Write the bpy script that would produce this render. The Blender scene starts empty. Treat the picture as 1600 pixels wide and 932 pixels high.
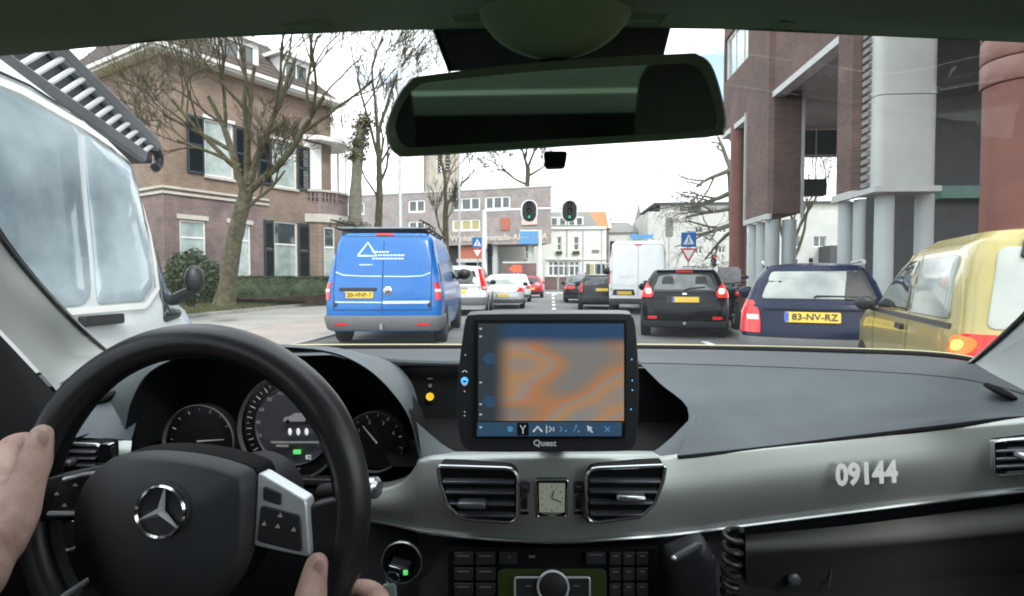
import bpy, bmesh, math, random
from mathutils import Vector as V, Matrix
R = math.radians
random.seed(11)
S = bpy.context.scene
COL = S.collection

# ------------------------------------------------------------------ camera
F = 889.0                                   # focal length in photo pixels (20 mm on 36 mm)
YAW = math.atan(62 / F); PIT = math.atan(29 / F)
CAM = V((0, 0, 1.20))
fw = V((-math.sin(YAW) * math.cos(PIT), math.cos(YAW) * math.cos(PIT), -math.sin(PIT)))
rt = V((math.cos(YAW), math.sin(YAW), 0)); up = rt.cross(fw)
cd = bpy.data.cameras.new('camera'); cam = bpy.data.objects.new('camera', cd); COL.objects.link(cam)
cd.sensor_width = 36; cd.lens = 36 * F / 1600; cd.clip_start = .02; cd.clip_end = 3000
cam.location = CAM
cam.rotation_euler = Matrix((rt, up, -fw)).transposed().to_euler()
S.camera = cam
S.cycles.filter_width = 1.9
S.cycles.max_bounces = 8; S.cycles.transparent_max_bounces = 16; S.cycles.diffuse_bounces = 4
S.cycles.caustics_reflective = False; S.cycles.caustics_refractive = False
S.cycles.sample_clamp_indirect = 6

# ------------------------------------------------------------------ sky and sun (bright overcast)
EL, AZ = R(48), R(150)
w = bpy.data.worlds.new('World'); S.world = w; w.use_nodes = True
nt = w.node_tree; N = nt.nodes; L = nt.links
bg = N['Background']; bg.inputs['Strength'].default_value = 0.14
sky = N.new('ShaderNodeTexSky'); sky.sky_type = 'NISHITA'; sky.sun_disc = False
sky.sun_elevation = EL; sky.sun_rotation = AZ
tc = N.new('ShaderNodeTexCoord'); ns = N.new('ShaderNodeTexNoise')
ns.inputs['Scale'].default_value = 3.2; ns.inputs['Detail'].default_value = 7; ns.inputs['Roughness'].default_value = .55
mp = N.new('ShaderNodeMapping'); mp.inputs['Scale'].default_value = (1, 1, 1.9); mp.inputs['Location'].default_value = (.35, .1, .2)
L.new(tc.outputs['Generated'], mp.inputs['Vector']); L.new(mp.outputs['Vector'], ns.inputs['Vector'])
cr = N.new('ShaderNodeValToRGB'); cr.color_ramp.elements[0].position = .36; cr.color_ramp.elements[1].position = .47
cr.color_ramp.elements[0].color = (.12, .12, .12, 1)
L.new(ns.outputs['Fac'], cr.inputs['Fac'])
mx = N.new('ShaderNodeMixRGB'); L.new(cr.outputs['Color'], mx.inputs['Fac'])
L.new(sky.outputs['Color'], mx.inputs['Color1']); mx.inputs['Color2'].default_value = (9.4, 9.7, 10.0, 1)
L.new(mx.outputs['Color'], bg.inputs['Color'])
sl = bpy.data.lights.new('sun', 'SUN'); sun = bpy.data.objects.new('sun', sl); COL.objects.link(sun)
sl.energy = 1.2; sl.angle = R(14); sl.color = (1, .96, .9)
sd = V((math.sin(AZ) * math.cos(EL), math.cos(AZ) * math.cos(EL), math.sin(EL)))
sun.rotation_euler = sd.to_track_quat('Z', 'Y').to_euler()
S.view_settings.view_transform = 'Standard'; S.view_settings.look = 'None'
S.view_settings.exposure = 1.12; S.view_settings.gamma = 1; S.view_settings.use_curve_mapping = False

# ------------------------------------------------------------------ measuring helpers: photo pixel -> world point on a plane
def ray(px, py): return fw * F + rt * (px - 800) - up * (py - 466)
def at(px, py, Y): d = ray(px, py); return CAM + d * (Y / d.y)
def at_x(px, py, X): d = ray(px, py); return CAM + d * (X / d.x)
def at_z(px, py, z): d = ray(px, py); return CAM + d * ((z - CAM.z) / d.z)
def on_plane(px, py, p0, n): d = ray(px, py); return CAM + d * ((p0 - CAM).dot(n) / d.dot(n))

# ------------------------------------------------------------------ materials
M = {}
def mat(name, col, rough=.6, metal=0, var=.12, vscale=6, bump=0, bscale=40, spec=.5, coat=0, emit=None, estr=0, col2=None, dirt=0, sheen=0):
    m = bpy.data.materials.new(name); m.use_nodes = True; M[name] = m
    t = m.node_tree; n = t.nodes; l = t.links; b = n['Principled BSDF']
    b.inputs['Roughness'].default_value = rough; b.inputs['Metallic'].default_value = metal
    b.inputs['Specular IOR Level'].default_value = spec; b.inputs['Coat Weight'].default_value = coat
    b.inputs['Coat Roughness'].default_value = .06
    co = n.new('ShaderNodeTexCoord')
    nz = n.new('ShaderNodeTexNoise'); nz.inputs['Scale'].default_value = vscale; nz.inputs['Detail'].default_value = 5
    l.new(co.outputs['Object'], nz.inputs['Vector'])
    rp = n.new('ShaderNodeValToRGB'); c = V(col); c2 = V(col2) if col2 else None
    lo = c * (1 - var); hi = c2 if c2 else c * (1 + var)
    rp.color_ramp.elements[0].position = .3; rp.color_ramp.elements[1].position = .7
    rp.color_ramp.elements[0].color = (*lo, 1); rp.color_ramp.elements[1].color = (min(hi.x, 1), min(hi.y, 1), min(hi.z, 1), 1)
    l.new(nz.outputs['Fac'], rp.inputs['Fac'])
    out = rp.outputs['Color']
    if dirt:
        n2 = n.new('ShaderNodeTexNoise'); n2.inputs['Scale'].default_value = vscale * .23; n2.inputs['Detail'].default_value = 8; n2.inputs['Roughness'].default_value = .7
        l.new(co.outputs['Object'], n2.inputs['Vector'])
        r2 = n.new('ShaderNodeValToRGB'); r2.color_ramp.elements[0].position = .42; r2.color_ramp.elements[1].position = .72
        r2.color_ramp.elements[0].color = (0, 0, 0, 1); r2.color_ramp.elements[1].color = (dirt, dirt, dirt, 1)
        l.new(n2.outputs['Fac'], r2.inputs['Fac'])
        mm = n.new('ShaderNodeMixRGB'); l.new(r2.outputs['Color'], mm.inputs['Fac']); l.new(out, mm.inputs['Color1'])
        mm.inputs['Color2'].default_value = (*(c * .45), 1); out = mm.outputs['Color']
    l.new(out, b.inputs['Base Color'])
    if sheen: b.inputs['Sheen Weight'].default_value = sheen
    if bump:
        bz = n.new('ShaderNodeTexNoise'); bz.inputs['Scale'].default_value = bscale; bz.inputs['Detail'].default_value = 3
        l.new(co.outputs['Object'], bz.inputs['Vector'])
        bp = n.new('ShaderNodeBump'); bp.inputs['Strength'].default_value = bump; bp.inputs['Distance'].default_value = .3 / bscale
        l.new(bz.outputs['Fac'], bp.inputs['Height']); l.new(bp.outputs['Normal'], b.inputs['Normal'])
    if emit: b.inputs['Emission Color'].default_value = (*emit, 1); b.inputs['Emission Strength'].default_value = estr
    return m
def brick(name, c1, c2, mortar, scale=1, blotch=.35, rough=.85):
    m = mat(name, c1, rough, var=.1); t = m.node_tree; n = t.nodes; l = t.links; b = n['Principled BSDF']
    co = n.new('ShaderNodeTexCoord'); sp = n.new('ShaderNodeSeparateXYZ'); l.new(co.outputs['Object'], sp.inputs[0])
    ad = n.new('ShaderNodeMath'); ad.operation = 'ADD'; l.new(sp.outputs[0], ad.inputs[0]); l.new(sp.outputs[1], ad.inputs[1])
    cb = n.new('ShaderNodeCombineXYZ'); l.new(ad.outputs[0], cb.inputs[0]); l.new(sp.outputs[2], cb.inputs[1])
    bt = n.new('ShaderNodeTexBrick'); bt.inputs['Scale'].default_value = 1
    bt.inputs['Brick Width'].default_value = .22 * scale; bt.inputs['Row Height'].default_value = .066 * scale
    bt.inputs['Mortar Size'].default_value = .008 * scale; bt.inputs['Mortar Smooth'].default_value = .3
    bt.inputs['Color1'].default_value = (*c1, 1); bt.inputs['Color2'].default_value = (*c2, 1); bt.inputs['Mortar'].default_value = (*mortar, 1)
    l.new(cb.outputs[0], bt.inputs['Vector'])
    nz = n.new('ShaderNodeTexNoise'); nz.inputs['Scale'].default_value = .9; nz.inputs['Detail'].default_value = 8; nz.inputs['Roughness'].default_value = .65
    l.new(co.outputs['Object'], nz.inputs['Vector'])
    rp = n.new('ShaderNodeValToRGB'); rp.color_ramp.elements[0].position = .3; rp.color_ramp.elements[1].position = .7
    rp.color_ramp.elements[0].color = (1 - blotch,) * 3 + (1,); rp.color_ramp.elements[1].color = (1.15, 1.13, 1.1, 1)
    l.new(nz.outputs['Fac'], rp.inputs['Fac'])
    mu = n.new('ShaderNodeMixRGB'); mu.blend_type = 'MULTIPLY'; mu.inputs['Fac'].default_value = 1
    l.new(bt.outputs['Color'], mu.inputs['Color1']); l.new(rp.outputs['Color'], mu.inputs['Color2'])
    l.new(mu.outputs['Color'], b.inputs['Base Color'])
    bp = n.new('ShaderNodeBump'); bp.inputs['Strength'].default_value = .5; bp.inputs['Distance'].default_value = .01
    iv = n.new('ShaderNodeMath'); iv.operation = 'SUBTRACT'; iv.inputs[0].default_value = 1; l.new(bt.outputs['Fac'], iv.inputs[1])
    l.new(iv.outputs[0], bp.inputs['Height']); l.new(bp.outputs['Normal'], b.inputs['Normal'])
    return m
def clear_glass(name, tint=(1, 1, 1), refl=1.0, rough=0.0):
    m = bpy.data.materials.new(name); m.use_nodes = True; M[name] = m
    t = m.node_tree; n = t.nodes; l = t.links; n.remove(n['Principled BSDF'])
    tr = n.new('ShaderNodeBsdfTransparent'); tr.inputs['Color'].default_value = (*tint, 1)
    gl = n.new('ShaderNodeBsdfGlossy'); gl.inputs['Roughness'].default_value = rough; gl.inputs['Color'].default_value = (refl,) * 3 + (1,)
    lw = n.new('ShaderNodeLayerWeight'); lw.inputs['Blend'].default_value = .5          # Schlick fresnel, the same from both sides
    pw = n.new('ShaderNodeMath'); pw.operation = 'POWER'; pw.inputs[1].default_value = 5; l.new(lw.outputs['Facing'], pw.inputs[0])
    fr = n.new('ShaderNodeMath'); fr.operation = 'MULTIPLY_ADD'; fr.inputs[1].default_value = .92; fr.inputs[2].default_value = .045; l.new(pw.outputs[0], fr.inputs[0])
    ms = n.new('ShaderNodeMixShader'); l.new(fr.outputs[0], ms.inputs[0]); l.new(tr.outputs[0], ms.inputs[1]); l.new(gl.outputs[0], ms.inputs[2])
    l.new(ms.outputs[0], n['Material Output'].inputs['Surface']); return m

# ------------------------------------------------------------------ mesh collector
class MB:
    def __init__(s): s.v = []; s.f = []; s.m = []
    def add(s, vs, fs, mi=0):
        o = len(s.v); s.v += [V(p) for p in vs]; s.f += [tuple(i + o for i in f) for f in fs]; s.m += [mi] * len(fs); return s
    def box(s, c, d, mi=0, rot=None):
        c = V(c); h = V(d) / 2
        vs = [V((x * h.x, y * h.y, z * h.z)) for x in (-1, 1) for y in (-1, 1) for z in (-1, 1)]
        if rot is not None: vs = [rot @ p for p in vs]
        return s.add([c + p for p in vs], [(0, 1, 3, 2), (4, 6, 7, 5), (0, 4, 5, 1), (2, 3, 7, 6), (0, 2, 6, 4), (1, 5, 7, 3)], mi)
    def bx(s, x0, x1, y0, y1, z0, z1, mi=0): return s.box(((x0 + x1) / 2, (y0 + y1) / 2, (z0 + z1) / 2), (abs(x1 - x0), abs(y1 - y0), abs(z1 - z0)), mi)
    def tube(s, pts, rad, n=8, mi=0, closed=False, cap=True, flat=None):
        pts = [V(p) for p in pts]; k = len(pts); rs = rad if isinstance(rad, (list, tuple)) else [rad] * k
        base = len(s.v); prev = None
        for i, p in enumerate(pts):
            a = pts[(i - 1) % k] if closed or i > 0 else p; b = pts[(i + 1) % k] if closed or i < k - 1 else p
            t = (b - a); t = t.normalized() if t.length > 1e-9 else V((0, 0, 1))
            if prev is None:
                q = V((0, 0, 1)) if abs(t.z) < .9 else V((1, 0, 0)); x = t.cross(q).normalized()
            else:
                x = prev - t * prev.dot(t); x = x.normalized() if x.length > 1e-6 else t.orthogonal().normalized()
            prev = x; y = t.cross(x)
            for j in range(n):
                an = 2 * math.pi * j / n
                s.v.append(p + (x * math.cos(an) + y * math.sin(an)) * rs[i])
        for i in range(k if closed else k - 1):
            for j in range(n):
                a = base + i * n + j; b = base + i * n + (j + 1) % n; i2 = (i + 1) % k
                s.f.append((a, b, base + i2 * n + (j + 1) % n, base + i2 * n + j)); s.m.append(mi)
        if cap and not closed:
            s.f.append(tuple(base + j for j in reversed(range(n)))); s.f.append(tuple(base + (k - 1) * n + j for j in range(n))); s.m += [mi, mi]
        return s
    def cyl(s, a, b, r, n=16, mi=0): return s.tube([a, b], r, n, mi)
    def sheet(s, rows, mi=0, flip=False):
        k = len(rows[0]); o = len(s.v)
        for r_ in rows: s.v += [V(p) for p in r_]
        for i in range(len(rows) - 1):
            for j in range(k - 1):
                q = (o + i * k + j, o + i * k + j + 1, o + (i + 1) * k + j + 1, o + (i + 1) * k + j)
                s.f.append(q[::-1] if flip else q); s.m.append(mi)
        return s
    def lathe(s, prof, c=(0, 0, 0), ax=(0, 0, 1), n=24, mi=0, closed=False):
        c = V(c); ax = V(ax).normalized(); x = ax.orthogonal().normalized(); y = ax.cross(x); o = len(s.v); k = len(prof)
        for r_, h in prof:
            for j in range(n):
                an = 2 * math.pi * j / n; s.v.append(c + ax * h + (x * math.cos(an) + y * math.sin(an)) * r_)
        for i in range(k if closed else k - 1):
            for j in range(n):
                i2 = (i + 1) % k
                s.f.append((o + i * n + j, o + i * n + (j + 1) % n, o + i2 * n + (j + 1) % n, o + i2 * n + j)); s.m.append(mi)
        if not closed:
            if prof[0][0] > 1e-5: s.f.append(tuple(o + j for j in reversed(range(n)))); s.m.append(mi)
            if prof[-1][0] > 1e-5: s.f.append(tuple(o + (k - 1) * n + j for j in range(n))); s.m.append(mi)
        return s
    def ball(s, c, r, n=12, m=8, mi=0, rot=None):
        c = V(c); r = V((r, r, r)) if isinstance(r, (int, float)) else V(r); o = len(s.v)
        for i in range(m + 1):
            th = math.pi * i / m
            for j in range(n):
                ph = 2 * math.pi * j / n; p = V((math.sin(th) * math.cos(ph) * r.x, math.sin(th) * math.sin(ph) * r.y, math.cos(th) * r.z))
                s.v.append(c + (rot @ p if rot is not None else p))
        for i in range(m):
            for j in range(n):
                s.f.append((o + i * n + j, o + (i + 1) * n + j, o + (i + 1) * n + (j + 1) % n, o + i * n + (j + 1) % n)); s.m.append(mi)
        return s
    def prism(s, poly, off, mi=0, inset=None):
        """solid between a 3-D polygon and the same polygon moved by off"""
        poly = [V(p) for p in poly]; off = V(off); k = len(poly)
        vs = poly + [p + off for p in poly]
        fs = [tuple(range(k))[::-1], tuple(range(k, 2 * k))] + [(i, (i + 1) % k, k + (i + 1) % k, k + i) for i in range(k)]
        return s.add(vs, fs, mi)
    def dome(s, poly, off, h=.3, ins=.9, mi=0, rings=3):
        """rounded plate: rim polygon, swelling along off towards the centre"""
        poly = [V(p) for p in poly]; off = V(off); k = len(poly); c = sum(poly, V()) / k; o = len(s.v)
        for i in range(rings + 1):
            q = i / rings; sc = 1 - (1 - ins) * q; hh = math.sin(q * math.pi / 2)
            s.v += [c + (p - c) * sc + off * hh for p in poly]
        for j2, (sc, hh) in enumerate(((ins * .66, 1 + h * .6), (ins * .33, 1 + h * .9))):
            s.v += [c + (p - c) * sc + off * hh for p in poly]
        s.v.append(c + off * (1 + h)); tot = rings + 3
        for i in range(tot - 1):
            for j in range(k): s.f.append((o + i * k + j, o + i * k + (j + 1) % k, o + (i + 1) * k + (j + 1) % k, o + (i + 1) * k + j)); s.m.append(mi)
        e = o + tot * k
        for j in range(k): s.f.append((o + (tot - 1) * k + j, o + (tot - 1) * k + (j + 1) % k, e)); s.m.append(mi)
        s.f.append(tuple(o + j for j in reversed(range(k)))); s.m.append(mi)
        return s
    def build(s, name, mats, parent=None, world=False, ang=40, bevel=0, kind=None, label=None):
        me = bpy.data.meshes.new(name)
        vs = s.v
        if world and parent is not None:
            top = parent
            while top.parent: top = top.parent
            inv = top.matrix_basis.inverted(); vs = [inv @ p for p in vs]
        me.from_pydata([tuple(p) for p in vs], [], s.f)
        for m in (mats if isinstance(mats, (list, tuple)) else [mats]): me.materials.append(M[m] if isinstance(m, str) else m)
        me.polygons.foreach_set('material_index', s.m)
        me.polygons.foreach_set('use_smooth', [True] * len(s.f))
        bm = bmesh.new(); bm.from_mesh(me); bmesh.ops.recalc_face_normals(bm, faces=bm.faces); bm.to_mesh(me); bm.free()
        me.set_sharp_from_angle(angle=R(ang)); me.update()
        o = bpy.data.objects.new(name, me); COL.objects.link(o)
        if parent is not None: o.parent = parent
        if bevel:
            b = o.modifiers.new('bevel', 'BEVEL'); b.width = bevel; b.segments = 2; b.limit_method = 'ANGLE'; b.angle_limit = R(50)
        if kind: o['kind'] = kind
        if label: o['label'] = label
        return o
def tag(o, label=None, cat=None, group=None, kind=None):
    for k, v in (('label', label), ('category', cat), ('group', group), ('kind', kind)):
        if v: o[k] = v
    return o
def thing(name, label, cat, loc=(0, 0, 0), rz=0, group=None):
    o = bpy.data.objects.new(name, None); COL.objects.link(o); o.empty_display_size = .1
    o.location = loc; o.rotation_euler = (0, 0, rz)
    o.matrix_basis = Matrix.Translation(V(loc)) @ Matrix.Rotation(rz, 4, 'Z')
    return tag(o, label, cat, group)
def kids(o): return [c for c in bpy.data.objects if c.parent is o]
def copy_tree(o, parent=None):
    c = o.copy(); COL.objects.link(c); c.parent = parent
    for ch in o.children: copy_tree(ch, c)
    return c
def crom(p, n, closed=False):
    p = [V(q) for q in p]; out = []; k = len(p)
    for i in range(k if closed else k - 1):
        if closed: a, b, c, d = p[(i - 1) % k], p[i], p[(i + 1) % k], p[(i + 2) % k]
        else: a = p[i - 1] if i else p[0] * 2 - p[1]; b = p[i]; c = p[i + 1]; d = p[i + 2] if i + 2 < k else p[-1] * 2 - p[-2]
        for j in range(n):
            t = j / n
            out.append(.5 * ((2 * b) + (c - a) * t + (2 * a - 5 * b + 4 * c - d) * t * t + (3 * b - a - 3 * c + d) * t ** 3))
    if not closed: out.append(p[-1])
    return out
def smooth(rows, n=4, m=3):
    a = [crom(r_, n) for r_ in rows]
    return [list(x) for x in zip(*[crom(c, m) for c in zip(*a)])]
def rpoly(pts, r=.2, n=4):
    """round the corners of a polygon; r is the fraction of the shorter edge taken by each corner"""
    pts = [V(p) for p in pts]; k = len(pts); out = []
    for i in range(k):
        a, b, c = pts[i - 1], pts[i], pts[(i + 1) % k]
        l = min((a - b).length, (c - b).length) * r
        p = b + (a - b).normalized() * l; q = b + (c - b).normalized() * l
        for j in range(n + 1):
            t = j / n; out.append(p * (1 - t) ** 2 + b * 2 * t * (1 - t) + q * t * t)
    return out
_tc = {}
def text_mesh(txt, bold=0.0, ext=.002):
    """flat lettering, height of a capital about 0.7; origin at the middle"""
    key = (txt, bold, ext)
    if key in _tc: return _tc[key]
    cu = bpy.data.curves.new('t', 'FONT'); cu.body = txt; cu.align_x = 'CENTER'; cu.align_y = 'CENTER'; cu.offset = bold; cu.extrude = ext; cu.resolution_u = 3
    ob = bpy.data.objects.new('t', cu); COL.objects.link(ob); bpy.context.view_layer.update()
    me = bpy.data.meshes.new_from_object(ob.evaluated_get(bpy.context.evaluated_depsgraph_get()))
    bpy.data.objects.remove(ob); bpy.data.curves.remove(cu); _tc[key] = me; return me
def lettering(name, txt, m, c, xdir, ydir, h, parent=None, sx=1, bold=0, world=False, width=None):
    me = text_mesh(txt, bold); xs = [v.co.x for v in me.vertices]
    x = V(xdir).normalized(); y = V(ydir).normalized(); z = x.cross(y); sc = h / .7
    if width: sx = width / ((max(xs) - min(xs)) * sc)
    mb = MB(); mb.add([V(c) + x * v.co.x * sc * sx + y * v.co.y * sc + z * v.co.z * sc for v in me.vertices], [tuple(p.vertices) for p in me.polygons])
    return mb.build(name, m, parent, world)
# ------------------------------------------------------------------ materials of the street
mat('asphalt', (.165, .165, .16), .9, var=.18, vscale=1.6, bump=.3, bscale=60, dirt=.55)
mat('pale_paving', (.31, .30, .275), .9, var=.1, vscale=.8, bump=.2, bscale=30, dirt=.3)
mat('cycle_paving', (.32, .275, .245), .9, var=.1, vscale=1, bump=.2, dirt=.3)
mat('red_paving', (.24, .15, .125), .9, var=.2, vscale=6, bump=.3, dirt=.3)
mat('kerb_stone', (.36, .35, .33), .85, var=.12, vscale=4, dirt=.4)
mat('road_paint', (.78, .78, .76), .7, var=.1, vscale=9, dirt=.5)
mat('bank_earth', (.10, .095, .045), .95, var=.3, vscale=3, bump=.6)
mat('grass_blade', (.085, .10, .03), .8, var=.4, vscale=2, col2=(.16, .15, .06))
mat('hedge_leaf', (.035, .06, .022), .6, var=.5, vscale=3, col2=(.075, .10, .04))
mat('bark', (.062, .052, .036), .95, var=.35, vscale=8, bump=.9, bscale=25, col2=(.11, .10, .055))
mat('bark_grey', (.17, .155, .13), .95, var=.3, vscale=6, bump=.8, bscale=20, col2=(.2, .19, .14))
mat('ivy', (.05, .065, .03), .7, var=.4, col2=(.16, .13, .07))
brick('villa_brick', (.285, .195, .15), (.22, .145, .11), (.31, .275, .24))
brick('villa_base_brick', (.25, .17, .16), (.18, .115, .115), (.34, .29, .28), blotch=.5)
brick('apartment_brick', (.36, .31, .305), (.29, .25, .245), (.42, .39, .38))
brick('office_brick', (.15, .088, .074), (.112, .064, .054), (.16, .125, .12), blotch=.35)
brick('wall_brick', (.2, .12, .12), (.15, .085, .09), (.3, .25, .24))
mat('stone_trim', (.54, .51, .46), .8, var=.08, dirt=.35)
mat('white_paint', (.8, .8, .78), .5, var=.05, dirt=.2)
mat('shutter_paint', (.022, .035, .045), .45, var=.15)
mat('roof_tile', (.085, .065, .058), .85, var=.3, vscale=10, bump=.5)
mat('orange_tile', (.62, .17, .07), .8, var=.12, vscale=14)
mat('slate', (.2, .2, .19), .8, var=.2, vscale=12)
mat('white_render', (.74, .74, .68), .85, var=.05, vscale=1.5, dirt=.2)
mat('grey_render', (.5, .5, .47), .85, var=.06, vscale=1, dirt=.25)
mat('church_stone', (.38, .34, .29), .9, var=.15, vscale=.6)
mat('concrete', (.47, .49, .47), .75, var=.06, vscale=1.5, bump=.1, dirt=.25)
mat('column_grey', (.42, .46, .46), .6, var=.05, vscale=1.5, dirt=.2)
mat('soffit_panel', (.30, .33, .33), .6, var=.06, vscale=.7, dirt=.2)
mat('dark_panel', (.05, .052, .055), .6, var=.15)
mat('red_plaster', (.17, .062, .045), .6, var=.1, vscale=3, dirt=.3)
mat('red_band', (.22, .11, .09), .5, var=.1, dirt=.3)
mat('green_metal', (.1, .2, .17), .5)
mat('grey_metal', (.42, .43, .43), .5, .3, var=.06)
mat('pole_white', (.74, .75, .74), .5, var=.06, dirt=.15)
mat('galvanised', (.4, .41, .42), .45, .5, var=.1)
mat('black_plastic', (.015, .015, .016), .45, var=.15)
mat('sign_blue', (.02, .14, .42), .4, var=.05)
mat('sign_pale_blue', (.11, .31, .6), .4, var=.05)
mat('sign_white', (.8, .8, .8), .4, var=.03)
mat('sign_red', (.5, .03, .025), .4, var=.05)
mat('orange_panel', (.42, .13, .08), .6, var=.06)
mat('pink_panel', (.75, .5, .45), .6, var=.04)
mat('blind_yellow', (.42, .36, .16), .6, var=.1)
mat('window_glass', (.05, .065, .07), .05, var=.3, vscale=1.2, spec=.9)
mat('curtain_glass', (.33, .40, .38), .07, var=.25, vscale=2.5, spec=.9)
mat('lamp_green', (.02, .08, .05), .3, emit=(.08, .8, .5), estr=.28)
mat('lamp_red', (.3, .01, .01), .3, emit=(1, .03, .02), estr=1.6)
mat('lamp_off', (.02, .02, .02), .25)
mat('sign_orange', (.75, .12, .06), .5, emit=(1, .1, .05), estr=.25)

def struct(mb, name, m, **k): return tag(mb.build(name, m, **k), kind='structure')

# ------------------------------------------------------------------ ground, roads, pavements
g = MB(); g.sheet([[(x, y, 0) for x in (-600, -60, 0, 60, 600)] for y in (-300, -20, 60, 300, 1500)])
struct(g, 'ground', 'asphalt')
struct(MB().bx(-4.55, 3.75, -20, 56, -.1, .004), 'road', 'asphalt')
struct(MB().bx(-7.2, -4.7, -20, 46, -.05, .006), 'cycle_path', 'cycle_paving')
struct(MB().bx(-11.0, -7.2, -20, 46, -.05, .010), 'pavement', 'pale_paving')
struct(MB().bx(3.9, 30, -20, 30, -.05, .12), 'pavement', 'red_paving')
k = MB()
for y in range(-10, 30): k.bx(3.76, 3.9, y + .006, y + .994, -.02, .13)
struct(k, 'kerb', 'kerb_stone')
k = MB()
for y in range(-10, 46): k.bx(-4.7, -4.56, y + .006, y + .994, -.02, .05)
struct(k, 'kerb', 'kerb_stone')
k = MB()
for y in range(-10, 46): k.bx(-11.14, -11.0, y + .006, y + .994, -.02, .13)
struct(k, 'kerb', 'kerb_stone')
# bank of rough grass rising from the kerb to the hedge
rows = []
for y in range(-12, 50, 2):
    rows.append([(-11.14 - q * 3.4, y, .1 + .46 * min(1, q * 1.05) ** .8 + random.uniform(-.015, .015)) for q in (0, .15, .3, .5, .7, .85, 1)] + [(-40, y, .56)])
struct(MB().sheet(rows, flip=True), 'grass_bank', 'bank_earth')
gr = MB()
for i in range(26000):
    q = random.random(); y = 13 + 20 * random.random(); x = -11.2 - q * 4; z = .1 + .46 * min(1, max(0, (-11.14 - x) / 3.4) * 1.05) ** .8
    a = random.random() * 6.28; h = random.uniform(.05, .13); wd = .012
    dx, dy = math.cos(a) * wd, math.sin(a) * wd; lx, ly = random.uniform(-.05, .05), random.uniform(-.05, .05)
    gr.add([(x - dx, y - dy, z - .02), (x + dx, y + dy, z - .02), (x + lx, y + ly, z + h)], [(0, 1, 2)])
tag(gr.build('verge_grass', 'grass_blade', kind='stuff'), 'rough tufty grass on the sloping bank below the hedge', 'grass')
# painted marks
def mark(name, poly, label=None):
    p = MB(); p.prism([V((x, y, .004)) for x, y in poly], (0, 0, .004)); return struct(p, name, 'road_paint')
for y0, y1 in ((22.6, 24), (26, 27.6), (29.5, 31.5), (35, 37.5), (41, 44)): mark('lane_line', [(.02, y0), (.17, y0), (.17, y1), (.02, y1)])
mark('turn_arrow', [(.1, 45.5), (.38, 45.5), (.38, 49.4), (1.0, 49.4), (1.0, 48.9), (1.9, 50.4), (1.0, 52), (1.0, 51.2), (-.5, 51.2), (-.5, 49.4), (.1, 49.4)])
for y0 in (10.15, 3, -4): mark('lane_line', [(2.86, y0), (3.0, y0), (3.0, y0 + 1.0), (2.86, y0 + 1.0)])
for y0 in (4, 20, 26, 32): mark('lane_line', [(-1.45, y0), (-1.33, y0), (-1.33, y0 + 2), (-1.45, y0 + 2)])
mark('stop_line', [(-4.3, 53), (-.3, 53), (-.3, 53.4), (-4.3, 53.4)])

# ------------------------------------------------------------------ walls with real openings
def wall(mb, m, U, Z, ops, dep=.18, mi=0):
    """m(u, z, d) gives the point; ops = (u0,u1,z0,z1) openings with reveals dep deep"""
    us = sorted({U[0], U[1]} | {o[0] for o in ops} | {o[1] for o in ops}); zs = sorted({Z[0], Z[1]} | {o[2] for o in ops} | {o[3] for o in ops})
    for a, b in zip(us, us[1:]):
        for c, d in zip(zs, zs[1:]):
            um, zm = (a + b) / 2, (c + d) / 2
            if any(o[0] < um < o[1] and o[2] < zm < o[3] for o in ops): continue
            mb.add([m(a, c, 0), m(b, c, 0), m(b, d, 0), m(a, d, 0)], [(0, 1, 2, 3)], mi)
    for a, b, c, d in ops:
        for p, q in (((a, c), (b, c)), ((b, c), (b, d)), ((b, d), (a, d)), ((a, d), (a, c))):
            mb.add([m(*p, 0), m(*q, 0), m(*q, dep), m(*p, dep)], [(0, 1, 2, 3)], mi)
def bar(mb, m, a, b, c, d, d0, d1, mi=0):
    v = [m(u, z, e) for e in (d0, d1) for u, z in ((a, c), (b, c), (b, d), (a, d))]
    mb.add(v, [(0, 1, 2, 3), (7, 6, 5, 4), (0, 4, 5, 1), (1, 5, 6, 2), (2, 6, 7, 3), (3, 7, 4, 0)], mi)
def window(root, m, a, b, c, d, dep=.12, fw_=.07, mulls=(), rails=(), glass='window_glass', sill=True, frame='white_paint', low=None):
    f = MB()
    bar(f, m, a, b, c, c + fw_, dep - .07, dep); bar(f, m, a, b, d - fw_, d, dep - .07, dep)
    bar(f, m, a, a + fw_, c + fw_, d - fw_, dep - .07, dep); bar(f, m, b - fw_, b, c + fw_, d - fw_, dep - .07, dep)
    for u in mulls: bar(f, m, u - fw_ / 2, u + fw_ / 2, c + fw_, d - fw_, dep - .06, dep - .004)
    for z in rails: bar(f, m, a + fw_, b - fw_, z - fw_ / 2, z + fw_ / 2, dep - .062, dep - .002)
    fo = f.build('window', frame, root)
    zs = [c + fw_] + sorted(rails) + [d - fw_]; us = [a + fw_] + sorted(mulls) + [b - fw_]
    for z0, z1 in zip(zs, zs[1:]):
        for u0, u1 in zip(us, us[1:]):
            g_ = glass if not (low and z0 == zs[0]) else low
            p = MB(); p.add([m(u0, z0, dep - .03), m(u1, z0, dep - .03), m(u1, z1, dep - .03), m(u0, z1, dep - .03)], [(0, 1, 2, 3)]); p.build('pane', g_, fo)
    if sill:
        s = MB(); bar(s, m, a - .06, b + .06, c - .1, c - .003, -.09, dep - .08); s.build('sill', 'stone_trim', fo)
    return fo

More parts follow.
